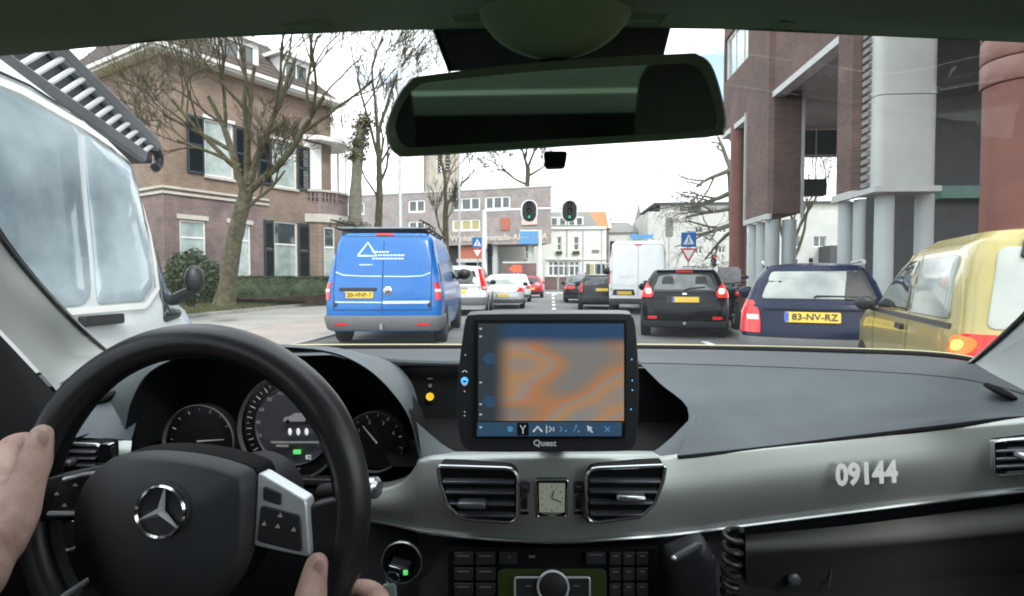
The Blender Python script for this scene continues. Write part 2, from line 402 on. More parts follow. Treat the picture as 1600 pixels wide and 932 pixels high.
# ------------------------------------------------------------------ brick villa on the left
C0 = at(258, 437, 20.0); vrz = math.atan2(.88, .47)
villa = thing('brick_villa', 'brown brick villa with dark shutters and a corner balcony behind the big bare tree', 'house', (C0.x, C0.y, .5), vrz)
LU, LW, ZE = 7.6, 8.5, 8.9                      # length of the street face, of the left face, eaves height above its ground
fr_ = lambda u, z, d: V((u, d, z))              # street face (local y = 0), inward +y
fl_ = lambda u, z, d: V((d, u, z))              # left face (local x = 0)
vw = MB()
low = [(.55, 1.55, .75, 2.95), (2.5, 3.45, .75, 2.95), (4.55, 5.75, .7, 3.25)]
upw = [(1.55, 2.75, 4.75, 6.95), (4.5, 5.75, 4.75, 6.75)]
wall(vw, fr_, (0, LU), (3.95, ZE), upw)
wall(vw, fl_, (0, LW), (3.95, ZE), [(3.2, 4.3, 5.2, 7.2)])
vw.bx(.0, LU, LW, LW + .1, -.6, ZE); vw.bx(LU - .0, LU + .1, 0, LW, -.6, ZE)
vw.build('wall', 'villa_brick', villa)
vb = MB(); wall(vb, fr_, (0, 4.2), (-.6, 3.95), low[:2]); wall(vb, fl_, (0, LW), (-.6, 3.95), [(1.5, 2.8, .8, 3)]); vb.build('ground_floor_wall', 'villa_base_brick', villa)
vb = MB(); wall(vb, fr_, (4.2, LU), (-.6, 3.95), low[2:]); vb.build('ground_floor_wall', 'villa_brick', villa)
tr = MB()
for z in (3.95, 4.15): bar(tr, fr_, -.06, 4.3, z - .09, z, -.07, 0); bar(tr, fl_, -.06, LW, z - .09, z, -.07, 0)
tr.build('string_course', 'stone_trim', villa)
for a, b, c, d in low[:2]: window(villa, fr_, a, b, c, d, rails=(2.3,), glass='curtain_glass', low='curtain_glass'); MB().bx(a - .1, b + .1, -.05, 0, d + .03, d + .2).build('lintel', 'stone_trim', villa)
window(villa, fr_, *low[2], rails=(2.25,), glass='window_glass', low='curtain_glass')
for a, b, c, d in upw:
    window(villa, fr_, a, b, c, d, rails=(c + 1.35,), glass='curtain_glass'); MB().bx(a - .05, b + .05, -.06, 0, d + .02, d + .14).build('lintel', 'white_paint', villa)
window(villa, fl_, 3.2, 4.3, 5.2, 7.2, rails=(6.4,))
window(villa, fl_, 1.5, 2.8, .8, 3.0, rails=(2.2,))
def shutter(u0, u1, z0, z1):
    s = MB(); y0, y1 = -.07, -.012
    for a, b, c, d in ((u0, u1, z0, z0 + .1), (u0, u1, z1 - .1, z1), (u0, u0 + .07, z0 + .1, z1 - .1), (u1 - .07, u1, z0 + .1, z1 - .1), (u0 + .07, u1 - .07, (z0 + z1) / 2 - .04, (z0 + z1) / 2 + .04)): s.bx(a, b, y0, y1, c, d)
    so = s.build('shutter', 'shutter_paint', villa)
    n = int((z1 - z0 - .2) / .085); sm = None
    for i in range(n):
        z = z0 + .14 + i * .085
        if abs(z - (z0 + z1) / 2) < .06: continue
        if sm is None:
            sm = MB().box((0, 0, 0), (u1 - u0 - .14, .012, .085), rot=Matrix.Rotation(R(38), 3, 'X')).build('slat', 'shutter_paint', so); o = sm
        else: o = sm.copy(); COL.objects.link(o)
        o.location = ((u0 + u1) / 2, -.04, z)
for a, b, c, d in upw: shutter(a - .68, a - .03, c, d); shutter(b + .03, b + .68, c, d)
shutter(4.55 - .5, 4.52, .7, 3.25); shutter(5.78, 6.36, .7, 3.25)
# eaves, hipped tile roof and dormers
ev = MB(); ev.bx(-.5, LU + .4, -.5, LW + .4, ZE, ZE + .2); ev.build('eaves', 'white_paint', villa, bevel=.03)
gt = MB(); gt.bx(-.6, LU + .5, -.62, -.5, ZE + .08, ZE + .24); gt.bx(-.62, -.5, -.5, LW + .4, ZE + .08, ZE + .24); gt.build('gutter', 'white_paint', villa, bevel=.02)
rf = MB(); e = ZE + .2
P = [(-.5, -.5, e), (LU + .4, -.5, e), (LU + .4, LW + .4, e), (-.5, LW + .4, e), (2.2, 3.4, e + 3.6), (LU - 2.4, 3.4, e + 3.6), (LU - 2.4, LW - 3, e + 3.6), (2.2, LW - 3, e + 3.6)]
rf.add(P, [(0, 1, 5, 4), (1, 2, 6, 5), (2, 3, 7, 6), (3, 0, 4, 7), (4, 5, 6, 7)]); ro = rf.build('roof', 'roof_tile', villa, ang=10)
ct = MB()
for i in range(1, 14):
    q = i / 14; ct.tube([V(P[0]).lerp(V(P[4]), q), V(P[1]).lerp(V(P[5]), q)], .025, 5); ct.tube([V(P[0]).lerp(V(P[4]), q), V(P[3]).lerp(V(P[7]), q)], .025, 5); ct.tube([V(P[1]).lerp(V(P[5]), q), V(P[2]).lerp(V(P[6]), q)], .025, 5)
ct.build('tile_course', 'roof_tile', ro)
for u0, u1 in ((2.3, 4.1), (5.2, 6.8)):
    d_ = MB(); m2 = lambda u, z, d: V((u, .25 + d, z))
    wall(d_, m2, (u0, u1), (e - .05, e + 1.55), [(u0 + .25, u1 - .25, e + .2, e + 1.35)], .1)
    d_.add([(u0, .25, e - .05), (u0, 3.1, e - .05), (u0, 3.1, e + 1.55), (u0, .25, e + 1.55)], [(0, 1, 2, 3)]); d_.add([(u1, .25, e - .05), (u1, 3.1, e - .05), (u1, 3.1, e + 1.55), (u1, .25, e + 1.55)], [(0, 1, 2, 3)])
    do = d_.build('dormer', 'white_paint', villa)
    MB().bx(u0 - .2, u1 + .2, .05, 3.2, e + 1.552, e + 1.72).build('dormer_roof', 'white_paint', do)
    f = MB(); um = (u0 + u1) / 2
    for a, b in ((u0 + .25, um - .03), (um + .03, u1 - .25)): bar(f, m2, a, b, e + .2, e + 1.35, .06, .09)
    f.build('pane', 'window_glass', do)
    bar(f2 := MB(), m2, um - .03, um + .03, e + .2, e + 1.35, .02, .1); f2.build('frame', 'white_paint', do)
MB().bx(3.4, 4.2, 3.6, 4.4, e + 3.3, e + 5).build('chimney', 'villa_brick', villa)
# half-round bay at the far end with pierced balcony parapet
bc = V((LU - .1, .9, 0)); br = 1.55
def bayp(a, z, d): r_ = br - d; return V((bc.x + math.sin(a) * r_, bc.y - math.cos(a) * r_, z))
angs = [R(-62 + 31 * i) for i in range(7)]
bm_ = MB(); bl = MB()
for i, (a, b) in enumerate(zip(angs, angs[1:])):
    f = lambda u, z, d, a=a, b=b: bayp(a, z, d).lerp(bayp(b, z, d), u)
    op = [(.18, .82, .7, 3.15)] if i in (1, 2, 3) else []
    wall(bm_, f, (0, 1), (-.6, 3.35), op, .14)
    if op: window(villa, lambda u, z, d, f=f: f(.18 + u * .64, z, d), 0, 1, .7, 3.15, fw_=.085, rails=(2.2,), glass='window_glass', low='curtain_glass', sill=False)
    bar(bl, f, -.02, 1.02, 3.35, 3.72, -.1, .3)
    bar(bl, f, -.02, 1.02, 4.75, 4.85, -.06, .2)
bm_.build('bay_wall', 'villa_brick', villa); bl.build('bay_cornice', 'stone_trim', villa)
pp = MB()
for a, b in zip(angs, angs[1:]):
    f = lambda u, z, d, a=a, b=b: bayp(a, z, d).lerp(bayp(b, z, d), u)
    ops = [(q + .03, q + .13, zz, zz + .17) for q in (.08, .3, .52, .74) for zz in (4.3, 4.52)]
    wall(pp, f, (0, 1), (3.72, 4.75), ops, .16); wall(pp, lambda u, z, d, f=f: f(u, z, .17 - d), (0, 1), (3.72, 4.75), ops, .01)
pp.build('balcony_parapet', 'villa_base_brick', villa)
MB().add([bayp(a, 3.73, .1) for a in angs], [tuple(range(7))]).build('balcony_floor', 'stone_trim', villa)
tube_ = MB(); tube_.tube([bayp(angs[3], -.4, -.1), bayp(angs[3], 4.0, -.1)], .045, 8); tube_.build('downpipe', 'dark_panel', villa)
dw = MB(); dw.bx(LU - 1.5, LU - .5, -.03, .03, 4.85, 7.0); dw.build('balcony_door', 'white_paint', villa)
pv = MB()
for i in (0, 3, 5): pv.tube([bayp(angs[i], 4.85, .08), bayp(angs[i], 7.1, .08)], .06, 8)
pv.build('balcony_post', 'white_paint', villa)
MB().add([bayp(a, 7.1, -.15) for a in angs] + [bayp(a, 7.3, -.15) for a in angs], [tuple(range(7)), tuple(range(13, 6, -1))] + [(i, i + 1, i + 8, i + 7) for i in range(6)]).build('balcony_roof', 'white_paint', villa)

# ------------------------------------------------------------------ hedge
def leaves(mb, fn, n, s0, s1):
    for _ in range(n):
        p = fn(); a = V((random.gauss(0, 1), random.gauss(0, 1), random.gauss(0, 1))).normalized(); b = a.orthogonal().normalized(); c = a.cross(b); s = random.uniform(s0, s1)
        mb.add([p - b * s, p - c * s * .5, p + b * s, p + c * s * .5], [(0, 1, 2, 3)])
hd = thing('hedge', 'low dark green clipped hedge on the grass bank in front of the brick villa', 'hedge', (0, 0, 0))
ha, hb = V((-15.2, 15.0, .5)), V((-9.4, 27.5, .5)); hx = (hb - ha).normalized(); hn = V((hx.y, -hx.x, 0))
core = MB(); Lh = (hb - ha).length; rows = []
for i in range(41):
    p = ha + hx * Lh * i / 40; j = lambda: random.uniform(-.05, .05)
    rows.append([p - hn * (.38 + j()), p - hn * (.40 + j()) + V((0, 0, .45)), p - hn * .3 + V((0, 0, .72 + j())), p + hn * .3 + V((0, 0, .72 + j())), p + hn * (.42 + j()) + V((0, 0, .4)), p + hn * (.40 + j())])
core.sheet(rows); core.build('stems', 'hedge_leaf', hd)
lf = MB()
def hp():
    q = random.random(); e_ = random.random(); p = ha + hx * Lh * q + hn * random.uniform(-.42, .46)
    return p + V((0, 0, random.uniform(.05, .82) if abs((p - ha).dot(hn)) > .3 else random.uniform(.66, .84)))
leaves(lf, hp, 15000, .03, .06); lf.build('leaves', 'hedge_leaf', hd, kind='stuff')
sh = thing('evergreen_shrub', 'dark round evergreen shrub at the left end of the hedge beside the tree trunk', 'shrub', (0, 0, 0))
sc_ = at(300, 437, 15.8); sc_.z = .5
MB().tube([sc_ + V((0, 0, -.1)), sc_ + V((0, 0, .9))], .06, 6).build('stem', 'bark', sh)
lf = MB()
def sp():
    while True:
        p = V((random.uniform(-1, 1), random.uniform(-1, 1), random.uniform(-1, 1)))
        if .45 < p.length < 1: return sc_ + V((p.x * .75, p.y * .75, .75 + p.z * .78 + .08 * math.sin(p.x * 9)))
leaves(lf, sp, 5000, .03, .07); lf.build('foliage', 'hedge_leaf', sh, kind='stuff')

# ------------------------------------------------------------------ bare trees
TW = [1.0]
def grow(mb, p, d, ln, r, lvl, maxl, rng, spread=.55, upw_=.12, kids_=(3, 4), mi=0):
    n = 6 if lvl < 2 else 3; pts = [p]; rs = [r]; dd = d.copy()
    for i in range(n):
        dd = (dd + V((rng.gauss(0, .13), rng.gauss(0, .13), rng.gauss(0, .08) + upw_ * .5))).normalized()
        pts.append(pts[-1] + dd * ln / n); rs.append(max(.0075 * TW[0], r * (1 - .55 * (i + 1) / n)))
    mb.tube(pts, rs, 7 if lvl < 2 else (5 if lvl < 3 else 3), cap=False)
    if lvl >= maxl: return
    for i in range(rng.randint(*kids_)):
        q = rng.uniform(.35, 1.0); k_ = min(n - 1, int(q * n)); bp = pts[k_].lerp(pts[k_ + 1], q * n - k_)
        a = rng.random() * 6.283; x = dd.orthogonal().normalized(); y = dd.cross(x)
        nd = (dd + (x * math.cos(a) + y * math.sin(a)) * rng.uniform(spread * .7, spread * 1.5) + V((0, 0, upw_))).normalized()
        grow(mb, bp, nd, ln * rng.uniform(.55, .8), rs[k_] * rng.uniform(.52, .72), lvl + 1, maxl, rng, spread, upw_, kids_)
def tree(label, trunk, rads, limbs, seed, group=None, barkm='bark', maxl=4, spread=.55, upw_=.12, kids_=(3, 4), name='bare_tree'):
    t = thing(name, label, 'tree', trunk[0], 0, group); rng = random.Random(seed)
    tp = crom(trunk, 9); k = len(tp); rr = [(rads[0] + (rads[1] - rads[0]) * (i / (k - 1)) ** .7) * (1 + rng.uniform(-.05, .05) + (.35 * max(0, 1 - i / 4) ** 1.5)) for i in range(k)]
    MB().tube(tp, rr, 14).build('trunk', barkm, t, True)
    cb = MB()
    for p, d, ln, r in limbs: grow(cb, V(p), V(d).normalized(), ln, r, 0, maxl, rng, spread, upw_, kids_)
    cb.build('crown', barkm, t, True); return t
Yt = 15.5
def limb(p0, p1, r, Y, f=1.05):  # limb from pixel p0 towards pixel p1
    a = at(*p0, Y); b = at(*p1, Y + random.uniform(-.9, .9)); return (a, b - a, (b - a).length * f, r)
T0 = at(350, 462, Yt); T0.z = .45
tr_pts = [T0, at(362, 400, Yt), at(372, 350, Yt), at(385, 300, Yt)]
tree('big bare tree with a thick leaning trunk in front of the brick villa', tr_pts, (.25, .19),
     [limb((384, 305), (330, 130), .12, Yt), limb((388, 300), (520, 190), .11, Yt, 1.1), limb((384, 300), (385, 110), .11, Yt), limb((380, 330), (470, 275), .06, Yt, .9),
      limb((378, 270), (235, 150), .08, Yt, .95), limb((390, 290), (450, 100), .11, Yt), limb((376, 260), (260, 215), .06, Yt, .9)], 4, maxl=5, spread=.55, kids_=(3, 4))
TW[0] = 1.4
Y2 = 27.0
b2 = at(590, 437, Y2); b2.z = 0
tree('slender bare street tree with upright branches behind the blue van', [b2, at(590, 380, Y2), at(593, 310, Y2), at(592, 250, Y2), at(590, 200, Y2)], (.26, .1),
     [limb((592, 300), (545, 195), .075, Y2), limb((592, 290), (640, 215), .075, Y2), limb((592, 250), (560, 110), .08, Y2), limb((590, 215), (605, 70), .09, Y2), limb((590, 205), (575, 60), .08, Y2),
      limb((591, 310), (540, 240), .06, Y2, .8), limb((592, 260), (630, 130), .06, Y2)], 21, group='bare street trees along the left verge', maxl=5, spread=.5, upw_=.14, kids_=(2, 4))
TW[0] = 1.7
Y3 = 33.0
b3 = at(697, 437, Y3); b3.z = 0
tree('thin forked bare tree in front of the apartment block', [b3, at(697, 390, Y3), at(696, 340, Y3), at(697, 318, Y3)], (.2, .14),
     [limb((697, 322), (665, 262), .10, Y3), limb((697, 318), (700, 215), .11, Y3), limb((698, 322), (722, 262), .09, Y3), limb((696, 375), (655, 330), .05, Y3, .8), limb((698, 360), (712, 310), .05, Y3, .7)],
     33, group='bare street trees along the left verge', maxl=4, spread=.45, upw_=.16, kids_=(2, 4))
# pollarded trunk wrapped in ivy
Y4 = 25.0
b4 = at(555, 437, Y4); b4.z = 0
iv = thing('pollarded_tree', 'pollarded pale trunk with shaggy ivy knob at its top, left of the slender tree', 'tree', b4)
MB().tube(crom([b4, at(555, 360, Y4), at(556, 300, Y4), at(560, 240, Y4), at(565, 200, Y4)], 4), [.3] * 5 + [.28] * 4 + [.24] * 4 + [.2] * 4, 12).build('trunk', 'bark_grey', iv, True)
iv_c = [(at(566, 205, Y4), .5, .75), (at(571, 190, Y4), .35, .4), (at(556, 245, Y4), .45, .25), (at(553, 352, Y4), .7, .3), (at(560, 225, Y4), .4, .3)]
lf = MB()
def ip():
    c, r_, h = random.choice(iv_c); return c + V((random.gauss(0, r_ * .5), random.gauss(0, r_ * .5), random.gauss(0, h * .5)))
leaves(lf, ip, 1700, .05, .11); lf.build('ivy', 'ivy', iv, True, kind='stuff')
TW[0] = 3.2
Y5 = 84
b5 = at(825, 437, Y5); b5.z = 0
tree('bare tree rising above the flat roof of the apartment block', [b5, at(825, 350, Y5), at(824, 300, Y5), at(825, 262, Y5)], (.5, .35),
     [limb((825, 290), (785, 262), .2, Y5), limb((825, 270), (815, 225), .25, Y5), limb((826, 275), (860, 255), .2, Y5), limb((825, 262), (840, 215), .22, Y5)], 8, maxl=5, spread=.65, upw_=.05)
TW[0] = 1.2
Y6 = 30
b6 = at(1150, 437, Y6); b6.z = .1
tree('old bare tree with heavy drooping limbs beside the dark red column', [b6, at(1148, 390, Y6), at(1146, 330, Y6), at(1144, 290, Y6), at(1142, 262, Y6)], (.3, .2),
     [limb((1146, 300), (1090, 330), .15, Y6, 1.1), limb((1146, 350), (1085, 375), .14, Y6, 1.1), limb((1145, 325), (1075, 345), .12, Y6), limb((1142, 265), (1095, 290), .14, Y6), limb((1142, 265), (1120, 215), .15, Y6), limb((1143, 270), (1165, 200), .13, Y6), limb((1146, 360), (1100, 400), .1, Y6)],
     15, maxl=4, spread=.7, upw_=.02, kids_=(2, 4), barkm='bark_grey')
Y7 = 38
b7 = at(1236, 437, Y7); b7.z = .1
tree('multi-stemmed bare tree seen between the brick piers', [b7, at(1237, 420, Y7), at(1240, 405, Y7)], (.3, .26),
     [limb((1238, 412), (1225, 320), .12, Y7), limb((1240, 408), (1262, 320), .13, Y7), limb((1240, 408), (1243, 310), .12, Y7), limb((1240, 405), (1290, 330), .11, Y7)], 19, maxl=4, spread=.45, upw_=.12, barkm='bark')
# ------------------------------------------------------------------ apartment block across the junction
A0, A1 = at(524, 437, 65.0), at(861, 437, 59.0); A0.z = A1.z = 0
Lf = (A1 - A0).length
apt = thing('apartment_block', 'long grey-brown brick apartment block with white windows and raised letters above the shops', 'building', A0, math.atan2(A1.y - A0.y, A1.x - A0.x))
def zpx(py, Y=61): return 1.2 + (437 - py) / F * Y
def upx(px):
    d = ray(px, 437); n = V((A1.y - A0.y, A0.x - A1.x, 0)); p = on_plane(px, 437, A0, n.normalized()); return (p - A0).length
zt, zb = zpx(298), zpx(383)
fm = lambda u, z, d: V((u, d, z))
wins = []
for a, b in ((526, 544), (555, 568), (637, 664), (706, 750), (757, 797)):
    wins.append((upx(a), upx(b), zpx(329), zpx(308), 0))
for a, b in ((555, 568), (637, 664), (706, 750)): wins.append((upx(a), upx(b), zpx(361), zpx(342), 1))
mb = MB(); wall(mb, fm, (0, Lf), (zb, zt), [w_[:4] for w_ in wins], .3)
mb.bx(0, Lf - 3, 4.6, 4.7, zb, zt); mb.add([(Lf, 0, zb), (Lf - 3, 4.6, zb), (Lf - 3, 4.6, zt), (Lf, 0, zt)], [(0, 1, 2, 3)]); mb.bx(-.1, 0, 0, 4.6, 0, zt)
mb.add([(0, 0, zb), (Lf, 0, zb), (Lf - 3, 4.6, zb), (0, 4.6, zb)], [(0, 1, 2, 3)]); mb.add([(0, 0, zt), (Lf, 0, zt), (Lf - 3, 4.6, zt), (0, 4.6, zt)], [(0, 1, 2, 3)])
mb.build('wall', 'apartment_brick', apt)
MB().bx(-.1, Lf + .12, -.06, .5, zt + .003, zt + .15).build('coping', 'grey_render', apt)
for a, b, c, d, kk in wins:
    n_ = max(2, round((b - a) / 1.1)); window(apt, fm, a, b, c, d, dep=.18, fw_=.2, mulls=[a + (b - a) * i / n_ for i in range(1, n_)], glass='blind_yellow' if kk and a > 10 else 'window_glass', sill=False)
ts = MB(); ts.bx(.2, upx(763), 1.2, 1.3, 0, zb); ts.build('shop_front', 'dark_panel', apt)
sf = MB(); sf.bx(.1, Lf - .1, -.12, -.002, zb, zb + .5); sf.build('fascia', 'apartment_brick', apt)
mat('letter_tan', (.6, .53, .46), .6); u0, u1 = upx(704), upx(856)
lettering('letters', 'Winkelpromenade-AMICITIA', 'letter_tan', ((u0 + u1) / 2, -.2, zpx(372.5)), (1, 0, 0), (0, 0, 1), .66, apt, width=(u1 - u0), bold=.02)
for q in (upx(720), upx(770), upx(826)): MB().bx(q - .25, q + .25, .5, 1.0, 0, zb).build('pillar', 'concrete', apt)
op = MB(); op.bx(upx(715), upx(752), .3, .5, zpx(404), zpx(384)); op.build('orange_panel', 'orange_panel', apt)
op = MB(); op.bx(upx(712), upx(756), .2, .55, zpx(410), zpx(404.3)); op.build('ledge', 'concrete', apt)
bx_ = MB(); bx_.bx(upx(815), upx(839), -.12, -.004, zpx(354), zpx(322)); bx_.build('pink_panel', 'pink_panel', apt)
bx_ = MB(); bx_.bx(upx(783), upx(796), -.1, -.004, zpx(361), zpx(342)); bx_.build('brick_panel', 'orange_panel', apt)
# church tower behind
tb = at(690, 437, 140); tb.z = 0
ch = thing('church_tower', 'weathered square church tower rising behind the apartment block', 'tower', tb, R(20))
cz = 1.2 + (437 - 225) / F * 140; hw = 3.6
m_ = MB()
for f in (lambda u, z, d: V((u, -hw + d, z)), lambda u, z, d: V((hw - d, u, z)), lambda u, z, d: V((u, hw - d, z)), lambda u, z, d: V((-hw + d, u, z))):
    wall(m_, f, (-hw, hw), (0, cz), [(-1.6, -.4, cz - 8, cz - 2), (.4, 1.6, cz - 8, cz - 2)], .5)
    for u in (-hw + .35, hw - .35): bar(m_, f, u - .35, u + .35, 0, cz - 1, -.35, 0)
m_.add([(-hw, -hw, cz), (hw, -hw, cz), (hw, hw, cz), (-hw, hw, cz), (0, 0, cz + 12)], [(0, 1, 4), (1, 2, 4), (2, 3, 4), (3, 0, 4)])
m_.build('masonry', 'church_stone', ch)
lv = MB()
for f in (lambda u, z, d: V((u, -hw + d, z)), lambda u, z, d: V((hw - d, u, z)), lambda u, z, d: V((-hw + d, u, z))):
    for a in (-1.6, .4):
        for i in range(7): bar(lv, f, a, a + 1.2, cz - 7.8 + i * .8, cz - 7.4 + i * .8, .25, .45)
lv.build('louvre', 'slate', ch)
# white inn with slate mansard
Yh = 66.0
def zh(py): return 1.2 + (437 - py) / F * Yh
def xh(px): return at(px, 437, Yh).x
inn = thing('white_inn', 'white rendered inn with grey mansard roof and small-paned shop windows', 'building', (0, Yh, 0))
fh = lambda u, z, d: V((u, d, z))
gw = [(xh(770), xh(779), zh(404), zh(392)), (xh(820), xh(825), zh(405), zh(383)), (xh(870), xh(877), zh(392), zh(371)), (xh(896), xh(904), zh(392), zh(371)), (xh(856), xh(906), zh(432), zh(408))]
m_ = MB(); wall(m_, fh, (xh(768), xh(947)), (0, zh(357)), gw, .25); m_.bx(xh(768), xh(768) + .1, .01, 9, 0, zh(357)); m_.bx(xh(947) - .1, xh(947), .01, 9, 0, zh(357)); m_.build('wall', 'white_render', inn)
for a, b, c, d in gw[:4]: window(inn, fh, a, b, c, d, dep=.2, fw_=.09, rails=((c + d) / 2,))
a, b, c, d = gw[4]
window(inn, fh, a, b, c, d, dep=.22, fw_=.16, mulls=[a + (b - a) * i / 6 for i in range(1, 6)], rails=(c + (d - c) * .68,))
for a, b, c, d in gw[2:4]: MB().bx(a - .1, b + .1, -.3, -.003, c - .45, c - .1).build('flower_box', 'hedge_leaf', inn)
MB().bx(xh(850), xh(912), -.05, -.003, 0, zh(433)).build('plinth', 'wall_brick', inn)
rt_ = MB(); x0, x1 = xh(861) - 6, xh(921); za, zb2 = zh(357), zh(330)
rt_.add([(x0, -.2, za), (x1 + 1.1, -.2, za), (x1, 1.4, zb2), (x0, 1.4, zb2), (x0, 9, za), (x1 + 1.1, 9, za), (x1, 7.4, zb2), (x0, 7.4, zb2)], [(0, 1, 2, 3), (1, 5, 6, 2), (5, 4, 7, 6), (3, 2, 6, 7), (4, 0, 3, 7)]); rt_.build('roof', 'slate', inn, ang=10)
for q in (866, 879, 893, 905): 
    dm = MB().bx(xh(q) - .45, xh(q) + .45, -.05, 1.6, zh(353), zh(340)).build('dormer', 'white_paint', inn)
    MB().bx(xh(q) - .28, xh(q) + .28, -.08, -.052, zh(352), zh(342)).build('pane', 'window_glass', dm)
MB().ball((xh(912), -.12, zh(431)), (.55, .06, .38), 18, 10).build('oval_sign', 'dark_panel', inn)
MB().bx(xh(925), xh(936), -.16, -.003, zh(395), zh(391)).build('sign_board', 'slate', inn)
MB().bx(xh(921), xh(928), -.04, -.003, 0, zh(414)).build('door', 'blind_yellow', inn)
MB().bx(xh(853), xh(947), -.16, -.003, zh(406.5), zh(404)).build('cornice', 'white_paint', inn)
MB().bx(xh(768), xh(947), -.22, -.003, zh(359), zh(355.5)).build('gutter', 'white_paint', inn)
for px in (886, 911, 940): MB().bx(xh(px) - .06, xh(px) + .06, -.09, -.003, .1, zh(360)).build('downpipe', 'grey_metal', inn)
for a, b in ((916, 921), (930, 946)): MB().bx(xh(a), xh(b), -.02, -.003, zh(434), zh(412)).build('shop_window', 'window_glass', inn)
# orange-roofed house and its neighbour
Yo = 74.0
hs = thing('orange_roofed_house', 'narrow house with a bright orange tiled roof right of the white inn', 'house', (0, Yo, 0))
def xo(px): return at(px, 437, Yo).x
def zo(py): return 1.2 + (437 - py) / F * Yo
MB().bx(xo(914), xo(951), 0, 9, 0, zo(358)).build('wall', 'villa_base_brick', hs)
m_ = MB(); m_.add([(xo(908), -.3, zo(358)), (xo(950), -.3, zo(358)), (xo(950), 4.5, zo(326)), (xo(908), 4.5, zo(326)), (xo(950), 9.3, zo(358)), (xo(908), 9.3, zo(358))], [(0, 1, 2, 3), (3, 2, 4, 5)]); m_.build('roof', 'orange_tile', hs)
MB().prism([(xo(950) + .02, -.4, zo(358)), (xo(950) + .02, 9.4, zo(358)), (xo(950) + .02, 4.5, zo(322))], (.35, 0, 0)).build('gable', 'white_render', hs)
for px in (925, 938): MB().bx(xo(px) - .4, xo(px) + .4, -.05, -.003, zo(380), zo(366)).build('window', 'window_glass', hs)
gh = thing('grey_house', 'plain pale grey house with a dark doorway beside the white van', 'house', (0, 80, 0))
def x8(px): return at(px, 437, 80).x
def z8(py): return 1.2 + (437 - py) / F * 80
m_ = MB(); m_.bx(x8(951), x8(1000), 0, 9, 0, z8(365)); m_.build('wall', 'white_render', gh)
MB().add([(x8(949), -.3, z8(365)), (x8(1000), -.3, z8(365)), (x8(988), 4.5, z8(344)), (x8(951), 4.5, z8(344)), (x8(1000), 9.3, z8(365)), (x8(949), 9.3, z8(365))], [(0, 1, 2, 3), (3, 2, 4, 5), (1, 4, 2), (5, 0, 3)]).build('roof', 'slate', gh)
MB().bx(x8(953), x8(963), -.1, -.003, z8(402), z8(378)).build('window', 'window_glass', gh)
MB().bx(x8(952), x8(958), 3, 4, z8(350), z8(338)).build('chimney', 'wall_brick', gh)
sb = at(997, 437, 190); sb.z = 0
spi = thing('church_spire', 'slim pointed church spire standing above the white van', 'tower', sb)
m_ = MB(); m_.bx(-2.6, 2.6, -2.6, 2.6, 0, 17); m_.build('shaft', 'church_stone', spi)
MB().lathe([(2.9, 17), (1.7, 19.5), (.7, 23), (.05, 26.5)], n=8).build('spire', 'slate', spi, ang=10)
# flat-roofed pale apartment building right of centre
Yg = 72.0
def xg(px): return at(px, 437, Yg).x
def zg(py): return 1.2 + (437 - py) / F * Yg
fl = thing('pale_apartment_building', 'pale grey flat-roofed apartment building with set-back top floor and chimney', 'building', (0, Yg, 0))
fg = lambda u, z, d: V((u, d, z))
ws = [(xg(a), xg(b), zg(d), zg(c)) for a, b, c, d in ((1085, 1097, 356, 366), (1122, 1134, 356, 366), (1085, 1097, 386, 398), (1122, 1133, 386, 397), (1040, 1050, 356, 366), (1232, 1250, 372, 388), (1270, 1290, 372, 388), (1160, 1175, 356, 366))]
m_ = MB(); wall(m_, fg, (xg(1012), xg(1330)), (0, zg(333)), ws, .25); m_.add([(xg(1012), 0, 0), (xg(1012), 14, 0), (xg(1012), 14, zg(333)), (xg(1012), 0, zg(333))], [(0, 1, 2, 3)]); m_.add([(xg(1012), 0, zg(333)), (xg(1330), 0, zg(333)), (xg(1330), 14, zg(333)), (xg(1012), 14, zg(333))], [(0, 1, 2, 3)]); m_.build('wall', 'grey_render', fl)
for a, b, c, d in ws: window(fl, fg, a, b, c, d, dep=.2, fw_=.09, mulls=((a + b) / 2,), sill=False)
m_ = MB(); tw = [(xg(1065), xg(1100), zg(332), zg(322)), (xg(1110), xg(1125), zg(332), zg(324))]
wall(m_, lambda u, z, d: V((u, 1.5 + d, z)), (xg(1034), xg(1330)), (zg(333), zg(321)), tw, .3); m_.build('top_floor_wall', 'white_render', fl)
for a, b, c, d in tw: window(fl, lambda u, z, d_: V((u, 1.5 + d_, z)), a, b, c, d, dep=.2, fw_=.08, mulls=[a + (b - a) * i / 3 for i in (1, 2)], sill=False)
MB().bx(xg(1022), xg(1332), .6, 13, zg(321), zg(318)).build('roof', 'dark_panel', fl)
MB().bx(xg(1095), xg(1101), 5, 6, zg(318), zg(305)).build('chimney', 'wall_brick', fl)
MB().bx(xg(1278), xg(1310), -3, -.1, 0, zg(388)).build('porch', 'dark_panel', fl)

